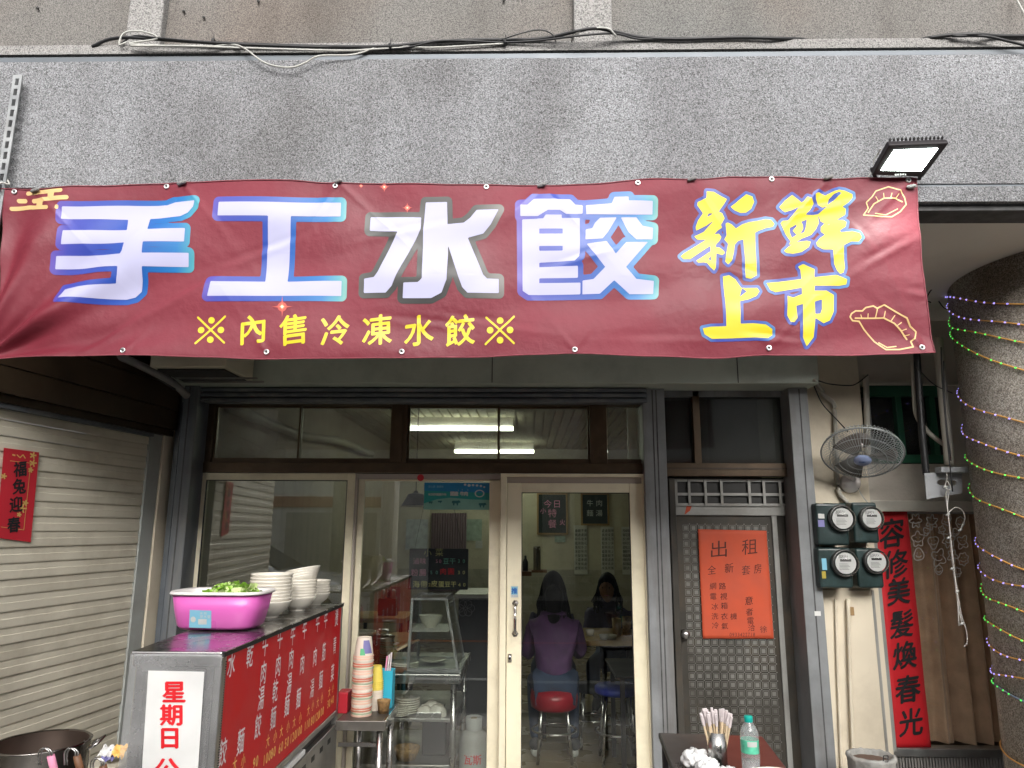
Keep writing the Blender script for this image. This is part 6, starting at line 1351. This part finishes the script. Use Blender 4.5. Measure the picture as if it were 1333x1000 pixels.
# steel counter just inside with display case
kt = thing('steel_counter', 'stainless kitchen counter with shelves just inside the middle glass', 'counter', (-.8, 4.9, 0))
kx0, kx1, ky0, ky1, kz = -1.35, at(597,880,4.56).x, 4.56, 5.35, at(597,879,4.56).z
B(kx0, kx1, ky0, ky1, kz-.03, kz).obj('top', 'stainless_brushed', kt, bevel=.004); B(kx0, kx1+.012, ky0-.01, ky0, kz-.05, kz+.004).obj('front_edge', 'stainless', kt, bevel=.003); B(kx1, kx1+.012, ky0, ky1, kz-.05, kz+.004).obj('side_edge', 'stainless', kt, bevel=.003)
s1 = at(590,937,4.56).z; s2 = at(590,998,4.56).z
for zz in (s1, s2): B(kx0, kx1-.02, ky0+.02, ky1-.02, zz-.02, zz).obj('shelf', 'stainless_brushed', kt, bevel=.003)
for (x, y) in ((kx1-.03,ky0+.02),(kx1-.03,ky1-.03),(kx0+.3,ky0+.02),(kx0+.3,ky1-.03)): MB().tube([(x,y,0),(x,y,kz-.03)], .019, 10).obj('leg', 'stainless', kt, smooth=True)
dc = thing('display_case', 'small glass and steel food display case on the counter', 'display case', at(563,866,4.7))
d0, d1, d2, d3 = at(531,866,4.62), at(596,866,4.62), at(581,780,4.66), at(537,780,4.66)
dzt = d2.z; dpt = .42; zb_ = kz+.004
Fb = [Vector((d0.x,4.62,zb_+.015)), Vector((d1.x,4.62,zb_+.015)), Vector((d2.x,4.66,dzt)), Vector((d3.x,4.66,dzt))]; Bb = [v+Vector((.0,dpt,0)) for v in Fb]; Bb[2].y -= .06; Bb[3].y -= .06
for a, b in ((0,1),(1,2),(2,3),(3,0)): MB().bar(Fb[a], Fb[b], .016).obj('frame_bar', 'galvanised', dc); MB().bar(Bb[a], Bb[b], .016).obj('frame_bar', 'galvanised', dc)
for a in range(4): MB().bar(Fb[a], Bb[a], .016).obj('frame_bar', 'galvanised', dc)
MB().hexa([Vector((d0.x-.02,4.60,zb_)),Vector((d1.x+.02,4.60,zb_)),Vector((d1.x+.02,4.62+dpt+.02,zb_)),Vector((d0.x-.02,4.62+dpt+.02,zb_)),Vector((d0.x-.02,4.60,zb_+.012)),Vector((d1.x+.02,4.60,zb_+.012)),Vector((d1.x+.02,4.62+dpt+.02,zb_+.012)),Vector((d0.x-.02,4.62+dpt+.02,zb_+.012))]).obj('base_tray', 'galvanised', dc)
for q4 in ((Fb[0],Fb[1],Fb[2],Fb[3]),(Fb[1],Bb[1],Bb[2],Fb[2]),(Bb[0],Fb[0],Fb[3],Bb[3])):
    n4 = (q4[1]-q4[0]).cross(q4[3]-q4[0]).normalized()*.003; MB().hexa([*q4, *[v+n4 for v in q4]]).obj('glass', 'pane_door', dc)
zs = at(560,821,4.7).z; B(d3.x-.018, d2.x+.018, 4.65, 5.0, zs, zs+.006).obj('shelf', 'white_plastic', dc)
bo = bpy.data.objects.new('bowl', me_b); C.objects.link(bo); p = at(560,818,4.78); bo.location = (p.x, 4.80, zs+.007); bo.scale = (.80,.80,1); tag(bo, 'white footed bowl on the shelf of the display case', 'bowl')
tag(MB().lathe([(0,.004),(.05,.005),(.085,.02),(.082,.024),(0,.012)], (d0.x+.13,4.85,zb_+.015), 24, cap=False).obj('plate', 'bowl_white', smooth=True), 'plate at the bottom of the display case', 'plate')
def lathe_thing(name, prof, c, m, label, cat, n=28, smooth=True): return tag(MB().lathe(prof, c, n, cap=False).obj(name, m, smooth=smooth), label, cat)
# lidded pot on counter
lp = thing('lidded_pot', 'tall steel pot with lid on the counter beside the cup stack', 'pot', (at(497,865,4.7).x, 4.72, kz))
px_ = at(497,850,4.72).x
MB().lathe([(0,kz),(.074,kz),(.076,kz+.19),(.08,kz+.192),(.08,kz+.198),(.04,kz+.212),(0,kz+.214)], (px_,4.72,0), 32, cap=False).obj('body', 'steel_pot', lp, smooth=True)
MB().tube(sm_tube([(px_-.03,4.72,kz+.21),(px_-.03,4.72,kz+.235),(px_+.03,4.72,kz+.235),(px_+.03,4.72,kz+.21)]), .007, 8).obj('lid_handle', 'stainless', lp, smooth=True)
for s in (-1,1): MB().tube(sm_tube([(px_+s*.074,4.70,kz+.15),(px_+s*.10,4.70,kz+.155),(px_+s*.10,4.75,kz+.155),(px_+s*.074,4.75,kz+.15)]), .005, 6).obj('side_handle', 'stainless', lp, smooth=True)
x_ = at(527,845,4.7).x
for k in range(3): lathe_thing('plate', [(0,.003),(.05,.0),(.09,.016),(.088,.02),(0,.008)], (x_,4.72,kz+.003+k*.012), 'bowl_white', ['bottom','middle'][k]+' plate of the low stack beside the lidded pot' if k < 2 else 'top plate of the low stack beside the lidded pot', 'plate')['group'] = 'plates beside the lidded pot'
tag(B(kx0+.2, at(530,868,4.62).x, 4.60, 4.9, kz+.002, kz+.03).obj('chopping_board', 'wood_dark', bevel=.004), 'dark wooden chopping board on the counter', 'chopping board')
tag(MB().tube([at(517,846,4.66), at(545,833,4.8)], .008, 8).obj('rolling_pin', 'chopstick_wood', smooth=True), 'thin wooden rolling pin leaning by the pot', 'rolling pin')
# shelf load: plates, tray with upturned bowls, baskets
for k in range(7):
    o = lathe_thing('plate', [(0,.003),(.06,.0),(.075,.004),(.078,.010),(.07,.011),(0,.008)], (at(531,900,4.72).x+.0,4.72,s1+.002+k*.013), 'bowl_white', f'white plate, {ORD[6-k]} from top in taller plate stack on the counter shelf', 'plate'); o['group'] = 'plates in the taller shelf stack'
for k in range(5):
    o = lathe_thing('plate', [(0,.003),(.045,.0),(.055,.004),(.058,.009),(.05,.010),(0,.008)], (at(520,925,4.66).x,4.64,s1+.002+k*.011), 'bowl_white', f'small plate, {ORD[4-k]} from top in shorter front stack on the counter shelf', 'plate'); o['group'] = 'plates in the shorter shelf stack'
o = thing('tray', 'shallow steel tray holding upturned bowls on the counter shelf', 'tray', at(558,935,4.62)); xa, xb = at(543,930,4.6).x, at(574,930,4.6).x
B(xa, xb, 4.58, 4.80, s1+.001, s1+.006).obj('base', 'stainless', o); B(xa-.004, xb+.004, 4.575, 4.582, s1+.001, s1+.034).obj('side', 'stainless', o, bevel=.002); B(xa-.004, xa, 4.582, 4.8, s1+.001, s1+.034).obj('side', 'stainless', o); B(xb, xb+.004, 4.582, 4.8, s1+.001, s1+.034).obj('side', 'stainless', o)
for i, (px, py, Y, s) in enumerate(((553,918,4.66,.55),(573,918,4.64,.6),(562,908,4.76,.6))):
    b_ = bpy.data.objects.new('bowl', me_b); C.objects.link(b_); p = at(px, py, Y); b_.location = (p.x, Y, s1+.006+.075*s+.01); b_.rotation_euler = (PI+(.25 if i else 0), .3 if i == 1 else 0, 0); b_.scale = (s, s, s); tag(b_, ['upturned white bowl at the left of the shelf tray','tilted upturned white bowl at the right of the shelf tray','upturned white bowl at the back of the shelf tray'][i], 'bowl')
lathe_thing('wicker_basket', [(0,0),(.055,0),(.075,.045),(.08,.07),(.074,.07),(.05,.01)], (at(529,968,4.66).x,4.68,s2+.002), 'wicker', 'round wicker basket on the lowest counter shelf', 'basket')
lathe_thing('colander', [(0,0),(.05,0),(.09,.05),(.10,.075),(.097,.078),(.085,.05),(0,.006)], (at(590,900,5.0).x-.02,5.05,kz-.14), 'stainless', 'wire colander under the right corner of the counter', 'colander')
tag(B(at(548,950,4.7).x, at(580,950,4.7).x, 4.75, 5.1, s2+.002, s2+.2).obj('storage_box', 'board_black', bevel=.01), 'black storage box on the lowest counter shelf', 'box')
# gas cylinder
gc = thing('gas_cylinder', 'grey gas cylinder standing on floor right of the steel counter', 'gas cylinder', (at(616,980,4.85).x, 4.88, 0)); gx = at(616,980,4.85).x
MB().lathe([(.06,0),(.085,.03),(.09,.06),(.09,.26),(.08,.30),(.05,.325),(.02,.332)], (gx,4.88,.02), 32).obj('body', 'cylinder_grey', gc, smooth=True)
mb = MB(); mb.lathe([(.05,.32),(.052,.40),(.048,.40),(.046,.32)], (gx,4.88,.02), 20, cap=False); mb.obj('collar', 'cylinder_grey', gc, smooth=True); MB().lathe([(.012,.33),(.012,.38),(.02,.385),(.02,.395)], (gx,4.88,.02), 12).obj('valve', 'wood_frame', gc)
lettering([('瓦',-.03,.17,.06,1),('斯',.03,.17,.06,1)], lambda u, v, o: Vector((gx+.091*math.sin(u*11), 4.88-.0915*math.cos(u*11), .02+v)), 'painted_text', 'red_ink', gc, 0, bold=.02)
# fridge with flower drawing
fr_ = thing('dark_cabinet', 'dark cabinet with pale flower drawing behind the display case', 'cabinet', at(617,860,6.3)); a = at(597,778,6.3); b = at(636,858,6.3)
B(a.x, b.x, 6.3, 6.9, 0, a.z).obj('body', 'board_black', fr_, bevel=.01); B(a.x-.03, b.x+.03, 6.27, 6.93, a.z, a.z+.03).obj('top', 'stainless_brushed', fr_)
mb = MB(); 
for k in range(6): strip(mb, [(606+7*math.cos(k*1.047)+5*math.cos(q_*.7), 778+6*math.sin(k*1.047)+5*math.sin(q_*.7)+ 14) for q_ in range(10)], .5, lambda x, y, o=0: at(x, y, 6.295), 0)
mb.obj('flower_drawing', 'plastic_grey', fr_, fix=False)
# back wooden counters and table
def table(name, label, x0, x1, y0, y1, z, m='wood_counter', leg='black_metal', th=.04, cat='table'):
    t = thing(name, label, cat, ((x0+x1)/2, (y0+y1)/2, 0)); B(x0, x1, y0, y1, z-th, z).obj('top', m, t, bevel=.004)
    for x in (x0+.05, x1-.05):
        for y in (y0+.05, y1-.05): B(x-.015, x+.015, y-.015, y+.015, 0, z-th).obj('leg', leg, t)
    return t
table('wooden_table', 'long pale wooden table at the back left of the dining room', at(456,805,7.1).x, at(530,805,7.1).x, 7.0, 7.6, .76)
t3 = table('wooden_table', 'second pale wooden table near the pot, back left', at(450,840,6.0).x, at(536,840,6.0).x, 5.9, 6.4, .72)
c = at(504,790,7.2); cdy = thing('condiment_box', 'small wooden condiment box on the back left table', 'box', (c.x,7.25,.76)); B(c.x-.09, c.x+.09, 7.2, 7.3, .761, .92).obj('box', 'wood_dark', cdy, bevel=.004)
for k in range(3): MB().lathe([(.02,0),(.02,.07),(.012,.09)], (c.x-.05+.05*k,7.25,.915), 12).obj('jar', 'dial_ring' if k % 2 else 'paper_white', cdy, smooth=True)
lathe_thing('bowl_large', [(0,0),(.04,0),(.11,.045),(.107,.048),(0,.01)], (at(465,850,6.0).x+.02,6.1,.722), 'bowl_white', 'wide shallow bowl on the table behind the paper cups', 'bowl')
table('dining_table', 'pale wooden dining table in front of the seated diners', at(700,840,6.0).x, at(840,840,6.0).x, 5.95, 6.7, .73)
table('black_table', 'small black side table just inside the glass door', at(801,876,4.95).x, at(860,876,4.95).x, 4.95, 5.6, .66, 'board_black', 'black_metal', .02)
def cup_thing(px, py, Y, z, r, h, m, nm, lab): c = at(px, py, Y); return lathe_thing(nm, [(0,0),(r*.8,0),(r,h),(r*.93,h),(0,h*.1)], (c.x, Y, z), m, lab, 'tableware')
cup_thing(768,830,6.2,.732,.035,.05,'bowl_white','small_cup','small white cup on the dining table, left')
cup_thing(803,826,6.2,.732,.04,.14,'wood_frame','chopstick_jar','brown chopstick jar on the dining table')
cup_thing(816,824,6.25,.732,.04,.15,'wicker','napkin_jar','woven jar on the dining table right of the brown one')
cup_thing(794,836,6.05,.732,.06,.03,'bowl_white','small_dish','white dish with napkins on the dining table')
lump2 = cup_thing(786,838,6.0,.732,.035,.04,'bag_film','tissue_wad','crumpled tissue on the dining table edge')

# stools
def stool(x, y, z, m, label, R=.15):
    t = thing('stool', label, 'stool', (x, y, 0)); MB().lathe([(0,z-.05),(R*.95,z-.05),(R,z-.035),(R,z-.012),(R*.93,z),(0,z+.004)], (x,y,0), 32, cap=False).obj('seat', m, t, smooth=True)
    for k in range(4):
        a = PI/4+k*PI/2; MB().tube([(x+R*.75*math.cos(a),y+R*.75*math.sin(a),z-.05),(x+R*1.05*math.cos(a),y+R*1.05*math.sin(a),.0)], .011, 8).obj('leg', 'stainless', t, smooth=True)
    MB().tube([(x+R*.98*math.cos(2*PI*k/24),y+R*.98*math.sin(2*PI*k/24),.2) for k in range(25)], .008, 6).obj('foot_ring', 'stainless', t, smooth=True); return t
c = at(721,880,5.45); rs = stool(c.x, 5.47, .47, 'red_stool', 'red padded round stool under the woman in the purple jacket', .16); MB().lathe([(.13,.34),(.165,.36),(.172,.42),(.16,.47),(.10,.48)], (c.x,5.45,0), 32).obj('pad', 'red_stool', rs, smooth=True)
c = at(803,890,5.45); stool(c.x, 5.45, .50, 'blue_stool', 'blue round stool beside the black table', .16)
c = at(771,900,5.8); stool(c.x, 5.8, .44, 'board_black', 'dark stool between the red one and the blue one', .13)

# ---- people: one skinned body each
def person(base, face, label, jacket, lower='denim', hair='hair', lean=.12, pony=True, look=.15, arm_fwd=.30, seat=.50, sc_=1.0):
    x, y = base; t = thing('person', label, 'person', (x, y, 0)); fx, fy_ = math.sin(face), math.cos(face)   # facing direction
    F = Vector((fx, fy_, 0)); R = Vector((fy_, -fx, 0)); O = Vector((x, y, 0)); S = sc_
    def W(r, f, z): return O+R*(r*S)+F*(f*S)+Vector((0,0,z))
    P = [W(0,0,seat+.06), W(0,lean*.3,seat+.2), W(0,lean*.8,seat+.38), W(0,lean*1.25,seat+.485), W(0,lean*1.5+.02,seat+.55), W(0,lean*1.5+look*.35,seat+.62), W(0,lean*1.5+look*.5,seat+.70)]
    Rr = [(.155,.125),(.150,.115),(.165,.115),(.10,.085),(.052,.052),(.078,.088),(.070,.085)]
    E = [(0,1),(1,2),(2,3),(3,4),(4,5),(5,6)]
    for s in (-1,1):
        b = len(P); P += [W(s*.165,lean*1.05,seat+.43), W(s*.225,lean*1.0+.06,seat+.22), W(s*.17,lean+arm_fwd*.75,seat+.235), W(s*.11,lean+arm_fwd,seat+.27)]
        Rr += [(.070,.070),(.056,.056),(.045,.045),(.030,.026)]; E += [(2,b),(b,b+1),(b+1,b+2),(b+2,b+3)]
    body = MB(); me = bpy.data.meshes.new('body'); me.from_pydata([tuple(p-O) for p in P], E, []); o = bpy.data.objects.new('body', me); C.objects.link(o); o.parent = t; me.materials.append(MATS[jacket]); me.materials.append(MATS['skin'])
    m = o.modifiers.new('skin', 'SKIN'); m.use_smooth_shade = True
    for i, sv in enumerate(me.skin_vertices[0].data): sv.radius = (Rr[i][0]*S, Rr[i][1]*S); sv.use_root = (i == 0)
    sub = o.modifiers.new('sub', 'SUBSURF'); sub.levels = 2; sub.render_levels = 2
    tx_ = bpy.data.textures.get('cloth_folds') or bpy.data.textures.new('cloth_folds', 'CLOUDS'); tx_.noise_scale = .11; tx_.noise_depth = 3
    dm = o.modifiers.new('folds', 'DISPLACE'); dm.texture = tx_; dm.strength = .05; dm.mid_level = .5; sub.render_levels = 3
    # head, hands in skin
    hc = W(0, lean*1.5+look*.42+.01, seat+.68); he = MB()
    def head(s_, t_):
        a = 2*PI*s_; b = PI*t_; n_ = Vector((math.cos(a)*math.sin(b), math.sin(a)*math.sin(b), -math.cos(b))); r_ = Vector((n_.x*.076, n_.y*.094, n_.z*.118)); 
        if n_.z < 0: r_.x *= 1+.25*n_.z; r_.y *= 1+.12*n_.z
        return hc+R*r_.x+F*r_.y+Vector((0,0,r_.z))
    h = MB().grid(head, 24, 16).obj('head', 'skin', t, smooth=True)
    MB().lathe([(0,0),(.011,.004),(.006,.03)], hc+F*.088+Vector((0,0,-.02)), 8, F*.3+Vector((0,0,1)), cap=False).obj('nose', 'skin', h, smooth=True)
    for s in (-1,1):
        MB().lathe([(0,0),(.006,.001),(.007,0)], hc+F*.086+R*(.028*s)+Vector((0,0,.012)), 8, F).obj('eye', 'ink', h); MB().lathe([(.004,-.004),(.012,0),(.004,.004)], hc+R*(.078*s), 10, R).obj('ear', 'skin', h, smooth=True)
    MB().bar(hc+F*.083+R*-.018+Vector((0,0,-.052)), hc+F*.083+R*.018+Vector((0,0,-.052)), .005).obj('mouth', 'pink_ink', h)
    # hair cap
    rnd = random.Random(len(label))
    def hairf(s_, t_):
        a = 2*PI*s_; b = PI*(.0+.66*t_); n_ = Vector((math.cos(a)*math.sin(b), math.sin(a)*math.sin(b), math.cos(b))); k = 1.10+.02*math.sin(a*17); fcut = max(0, n_.y-.35)
        r_ = Vector((n_.x*.080*k, n_.y*.096*k-.010-fcut*.02, n_.z*.122*k+.006)); r_.z += fcut*.10*t_*1.6 if n_.y > .35 else 0
        return hc+R*r_.x+F*r_.y+Vector((0,0,r_.z))
    hr = MB().grid(hairf, 36, 14).obj('hair', hair, t, smooth=True)
    sm = MB()
    for k in range(110):
        a = rnd.uniform(0, 2*PI); n_ = Vector((math.cos(a), math.sin(a), 0))
        if n_.y > .45: continue
        el = rnd.uniform(.1, 1.0); ln = rnd.uniform(.08, .20) if not pony else rnd.uniform(.14, .34)
        p0 = hc+R*(n_.x*.085*math.sin(el*1.5))+F*(n_.y*.102*math.sin(el*1.5)-.01)+Vector((0,0,.125*math.cos(el*1.5)+.008))
        p1 = hc+R*(n_.x*.098)+F*(n_.y*.112-.012)+Vector((0,0,-.03)); p2 = p1+R*rnd.uniform(-.018,.03)*(1 if n_.x > 0 else -1)+F*(-.02 if pony else 0)+Vector((0,0,-ln*.5)); p3 = p2+R*rnd.uniform(-.03,.03)+F*(-.02 if pony else -.005)+Vector((0,0,-ln*.5))
        sm.tube(sm_tube([p0, p1, p2, p3], 4), [.006]*9+[.005,.004,.003,.0015][:4] if False else .0055, 5)
    sm.obj('strands', hair, hr, smooth=True, kind='stuff')
    if pony:
        q = [hc+F*-.095+Vector((0,0,.03)), hc+F*-.125+Vector((0,0,-.02)), hc+F*-.15+Vector((0,0,-.12)), hc+F*-.15+Vector((0,0,-.22)), hc+F*-.14+R*.01+Vector((0,0,-.30))]
        MB().tube(sm_tube(q, 4), [.03,.045,.055,.062,.066,.066,.064,.062,.060,.056,.052,.046,.04,.032,.024,.016,.008][:len(sm_tube(q,4))], 10).obj('ponytail', hair, hr, smooth=True)
    # collar / hood roll
    MB().tube([W(.085*math.cos(2*PI*k/20), lean*1.35-.01+.075*math.sin(2*PI*k/20), seat+.505-.012*math.sin(2*PI*k/20)) for k in range(21)], .026, 8).obj('collar', jacket, t, smooth=True)
    # hands with fingers
    for s in (-1,1):
        w_ = W(s*.11, lean+arm_fwd, seat+.27); d_ = (F*.9-R*s*.3+Vector((0,0,-.05))).normalized(); side = R*s
        hp = MB().tube([w_-d_*.01, w_+d_*.04, w_+d_*.075], [.022,.034,.030], 10)
        hp.obj('hand', 'skin', t, smooth=True); hb_ = t.children[-1]
        for k in range(4):
            b0_ = w_+d_*.072+side*(.022-.015*k); ln = (.062,.070,.066,.052)[k]; MB().tube([b0_, b0_+d_*ln*.5, b0_+d_*ln*.8+Vector((0,0,-.018)), b0_+d_*ln*.85+Vector((0,0,-.034))], [.009,.0085,.0075,.006], 7).obj('finger', 'skin', hb_, smooth=True)
        b0_ = w_+d_*.025-side*.022; MB().tube([b0_, b0_-side*.02+d_*.025, b0_-side*.022+d_*.05+Vector((0,0,-.01))], [.011,.010,.007], 7).obj('thumb', 'skin', hb_, smooth=True)
    # legs
    P = [W(0,0,seat+.05)]; Rr = [(.15,.12)]; E = []
    for s in (-1,1):
        b = len(P); P += [W(s*.10,.02,seat+.04), W(s*.15,.34,seat+.03), W(s*.15,.30,seat-.16), W(s*.15,.14,.16), W(s*.15,.11,.11)]; Rr += [(.098,.088),(.072,.070),(.062,.062),(.045,.045),(.042,.042)]; E += [(0,b),(b,b+1),(b+1,b+2),(b+2,b+3),(b+3,b+4)]
    me = bpy.data.meshes.new('trousers'); me.from_pydata([tuple(p-O) for p in P], E, []); o = bpy.data.objects.new('trousers', me); C.objects.link(o); o.parent = t; me.materials.append(MATS[lower])
    m = o.modifiers.new('skin', 'SKIN'); m.use_smooth_shade = True
    for i, sv in enumerate(me.skin_vertices[0].data): sv.radius = (Rr[i][0]*S, Rr[i][1]*S); sv.use_root = (i == 0)
    sub = o.modifiers.new('sub', 'SUBSURF'); sub.levels = 2; sub.render_levels = 2
    for s in (-1,1):
        a = W(s*.15,.06,.085); b = W(s*.15,.27,.035); sh_ = MB().tube([a+F*-.02, a+F*.02, (a+b)/2+Vector((0,0,.008)), b], [.030,.045,.042,.022], 12).obj('shoe', 'shoe', t, smooth=True)
        MB().tube([a+F*-.02+Vector((0,0,-.045)), (a+b)/2+Vector((0,0,-.040)), b+Vector((0,0,-.018))], [.026,.034,.022], 10).obj('sole', 'shoe_white', sh_, smooth=True)
    return t
c = at(722,850,5.45)
person((c.x, 5.45), 0.0, 'seated woman seen from behind in a purple jacket with long black ponytail', 'jacket', lean=.14, seat=.46, look=.10, sc_=.93)
c = at(722,800,6.9); person((c.x-.02, 7.05), PI, 'diner in dark purple facing her, mostly hidden behind her head', 'jacket_dark', lean=.15, pony=False, seat=.36, sc_=.95)
c = at(800,800,6.9); person((c.x, 6.95), PI+.25, 'diner in dark purple jacket bent over a bowl at the right', 'jacket_dark', lean=.20, pony=False, seat=.40, look=.2, sc_=1.0)
for (px, lab) in ((722,'dark stool under the hidden diner'),(800,'dark stool under the diner at the right')): c = at(px, 850, 6.95); stool(c.x, 7.05, .36 if px == 722 else .40, 'board_black', lab, .14)

# ------------------------------------------------------------------ what stands across the street (seen in the glass)
car = thing('parked_car', 'white sedan parked across the street, reflected in the shop glass', 'car', (-4.6, -3.9, -.12))
def carpt(x, y, z): return Vector((-2.55-x, -3.1-y, z-.12))       # x back from the nose, y away from the kerb side, z up
cs_ = []; stn = [(0,.62,.30,.62,.62),(.10,.74,.22,.70,.70),(.35,.82,.20,.78,.74),(.9,.86,.18,.90,.86),(1.35,.88,.18,.97,.93),(1.55,.88,.18,1.00,.95),(2.2,.89,.18,1.38,.97),(2.6,.89,.18,1.45,.98),(3.3,.89,.18,1.45,1.0),(3.8,.88,.18,1.32,1.0),(4.2,.86,.20,1.05,1.0),(4.5,.80,.28,.98,.92),(4.6,.66,.38,.85,.80)]
def sect(s): 
    x, hw, zb__, zt_, zs_ = s; c = .89; rw_ = hw*.70 if zt_-zs_ > .2 else hw*.9
    pr = [(hw*.92,zb__),(hw,zb__+.12),(hw,zs_-.12),(hw*.96,zs_),(rw_,zt_-.05 if zt_-zs_ > .2 else zt_-.01),(rw_*.8,zt_)]
    return [carpt(x, c-a, z) for a, z in pr]+[carpt(x, c+a, z) for a, z in reversed(pr)]
secs = [sect(s) for s in stn]; mb = MB(); n = 12; vs = [v for s in secs for v in s]; fs = [(i*n+k, i*n+(k+1) % n, (i+1)*n+(k+1) % n, (i+1)*n+k) for i in range(len(secs)-1) for k in range(n)]
fs += [tuple(range(n)), tuple((len(secs)-1)*n+k for k in range(n))]; mb.add(vs, fs); mb.obj('body', 'car_paint', car, smooth=True)
def cs_poly(P, m, nm, d=.012, par=car): return MB().prism(P, lambda x, z: carpt(x, (-.004 if z < 1.02 else .12), z), (0,.012,0)).obj(nm, m, par)
def side_y(z): return .01+max(0, z-.98)*.62
def sidepoly(P, m, nm, off=-.014):
    return MB().add([carpt(x, side_y(z)+off, z) for x, z in P]+[carpt(x, side_y(z)+off+.03, z) for x, z in P], [tuple(range(len(P))), tuple(range(2*len(P)-1, len(P)-1, -1))]+[(i, i+len(P), (i+1) % len(P)+len(P), (i+1) % len(P)) for i in range(len(P))]).obj(nm, m, car)
sidepoly([(1.72,1.0),(2.28,1.34),(2.62,1.38),(2.66,1.0)], 'car_glass', 'side_window'); sidepoly([(2.74,1.0),(2.72,1.38),(3.3,1.38),(3.62,1.26),(3.72,1.02)], 'car_glass', 'side_window')
MB().add([carpt(1.58,.20,1.00),carpt(1.58,1.58,1.00),carpt(2.18,1.45,1.36),carpt(2.18,.33,1.36)], [(0,1,2,3)]).obj('windscreen', 'car_glass', car)
car.children[-1].location.z += .03; car.children[-1].location.x += .02
for x in (.85, 3.62):
    for y in (.02, 1.62):
        wh = MB().lathe([(.20,-.0),(.30,.0),(.325,.03),(.325,.17),(.30,.20),(.20,.20)], carpt(x,y-.02,.325), 32, (0,-1,0)).obj('wheel', 'tyre', car, smooth=False)
        wh.location.y -= 0
        mb = MB()
        for k in range(7): a = k*2*PI/7; mb.bar(carpt(x,y-.235,.325), carpt(x+.2*math.cos(a),y-.225,.325+.2*math.sin(a)), .045, .02)
        mb.lathe([(.20,0),(.215,.01),(.215,.02),(.19,.02)], carpt(x,y-.02,.325)+Vector((0,.21,0)), 28, (0,1,0)); mb.obj('rim', 'alloy', wh)
for y in (.10, 1.40): MB().hexa([carpt(-.01+.10*0,y,.60),carpt(-.01,y+.30,.60),carpt(.30,y+.28,.62),carpt(.32,y-.04,.62),carpt(.04,y,.72),carpt(.04,y+.30,.72),carpt(.36,y+.26,.76),carpt(.38,y-.04,.76)]).obj('headlight', 'lamp_lens', car, bevel=.01)
MB().hexa([carpt(-.012,.45,.34),carpt(-.012,1.33,.34),carpt(.05,1.33,.34),carpt(.05,.45,.34),carpt(-.012,.5,.5),carpt(-.012,1.28,.5),carpt(.05,1.28,.5),carpt(.05,.5,.5)]).obj('grille', 'board_black', car)
sidepoly([(1.68,.52),(2.70,.52),(2.70,.53),(1.68,.53)], 'tyre', 'door_seam', -.012); MB().hexa([carpt(1.8,-.16,1.0),carpt(1.8,-.02,1.0),carpt(1.95,-.02,1.0),carpt(1.95,-.16,1.0),carpt(1.8,-.16,1.12),carpt(1.8,-.02,1.12),carpt(1.95,-.02,1.12),carpt(1.95,-.16,1.12)]).obj('mirror', 'car_paint', car, bevel=.03)
ob_ = thing('opposite_building', 'pale tiled shophouse row across the street, reflected in the glass', 'building', (0,-9,0))
B(-14, -3.6, -12, -9, -.12, 7.4).obj('wall', 'bldg_tile', ob_); B(-3.2, 12, -12.5, -9.2, -.12, 6.6).obj('wall', 'bldg_tile', ob_)
B(-14, -3.6, -9.0, -8.94, 2.08, 2.34).obj('band', 'bldg_band', ob_); B(-3.2, 12, -9.2, -9.1, 3.0, 3.3).obj('band', 'bldg_band', ob_)
for x in (-12,-8.9,-5.9): B(x, x+2.2, -9.0, -8.93, .0, 1.95).obj('shutter', 'bldg_shutter', ob_)
for x in (-2.4, 1.2, 4.8, 8.4): B(x, x+2.8, -9.2, -9.13, .0, 2.7).obj('shopfront', 'bldg_window', ob_)
for z in (3.9, 5.6):
    for x in (-12.5,-9.8,-7.1,-4.9,-2.2,.6,3.4,6.2,9.0):
        y_ = -9.0 if x < -3.6 else -9.2
        w_ = B(x, x+1.3, y_, y_+.05, z, z+1.1).obj('window', 'bldg_window', ob_); B(x-.05, x+1.35, y_+.05, y_+.10, z-.07, z).obj('sill', 'bldg_tile', w_); B(x+.62, x+.68, y_+.05, y_+.07, z, z+1.1).obj('mullion', 'dial', w_)
tag(MB().tube([(-3.9,-6.2,-.12),(-3.9,-6.2,7.5)], .13, 14).obj('power_pole', 'concrete_pot', smooth=True), 'concrete power pole across the street', 'pole')

tag(B(at(1061,799,4.27).x, at(1069,799,4.27).x, 4.276, 4.279, at(1065,802,4.27).z, at(1065,796,4.27).z).obj('tape', 'paper_white'), 'small piece of white tape on the slate post right of iron door', 'tape')
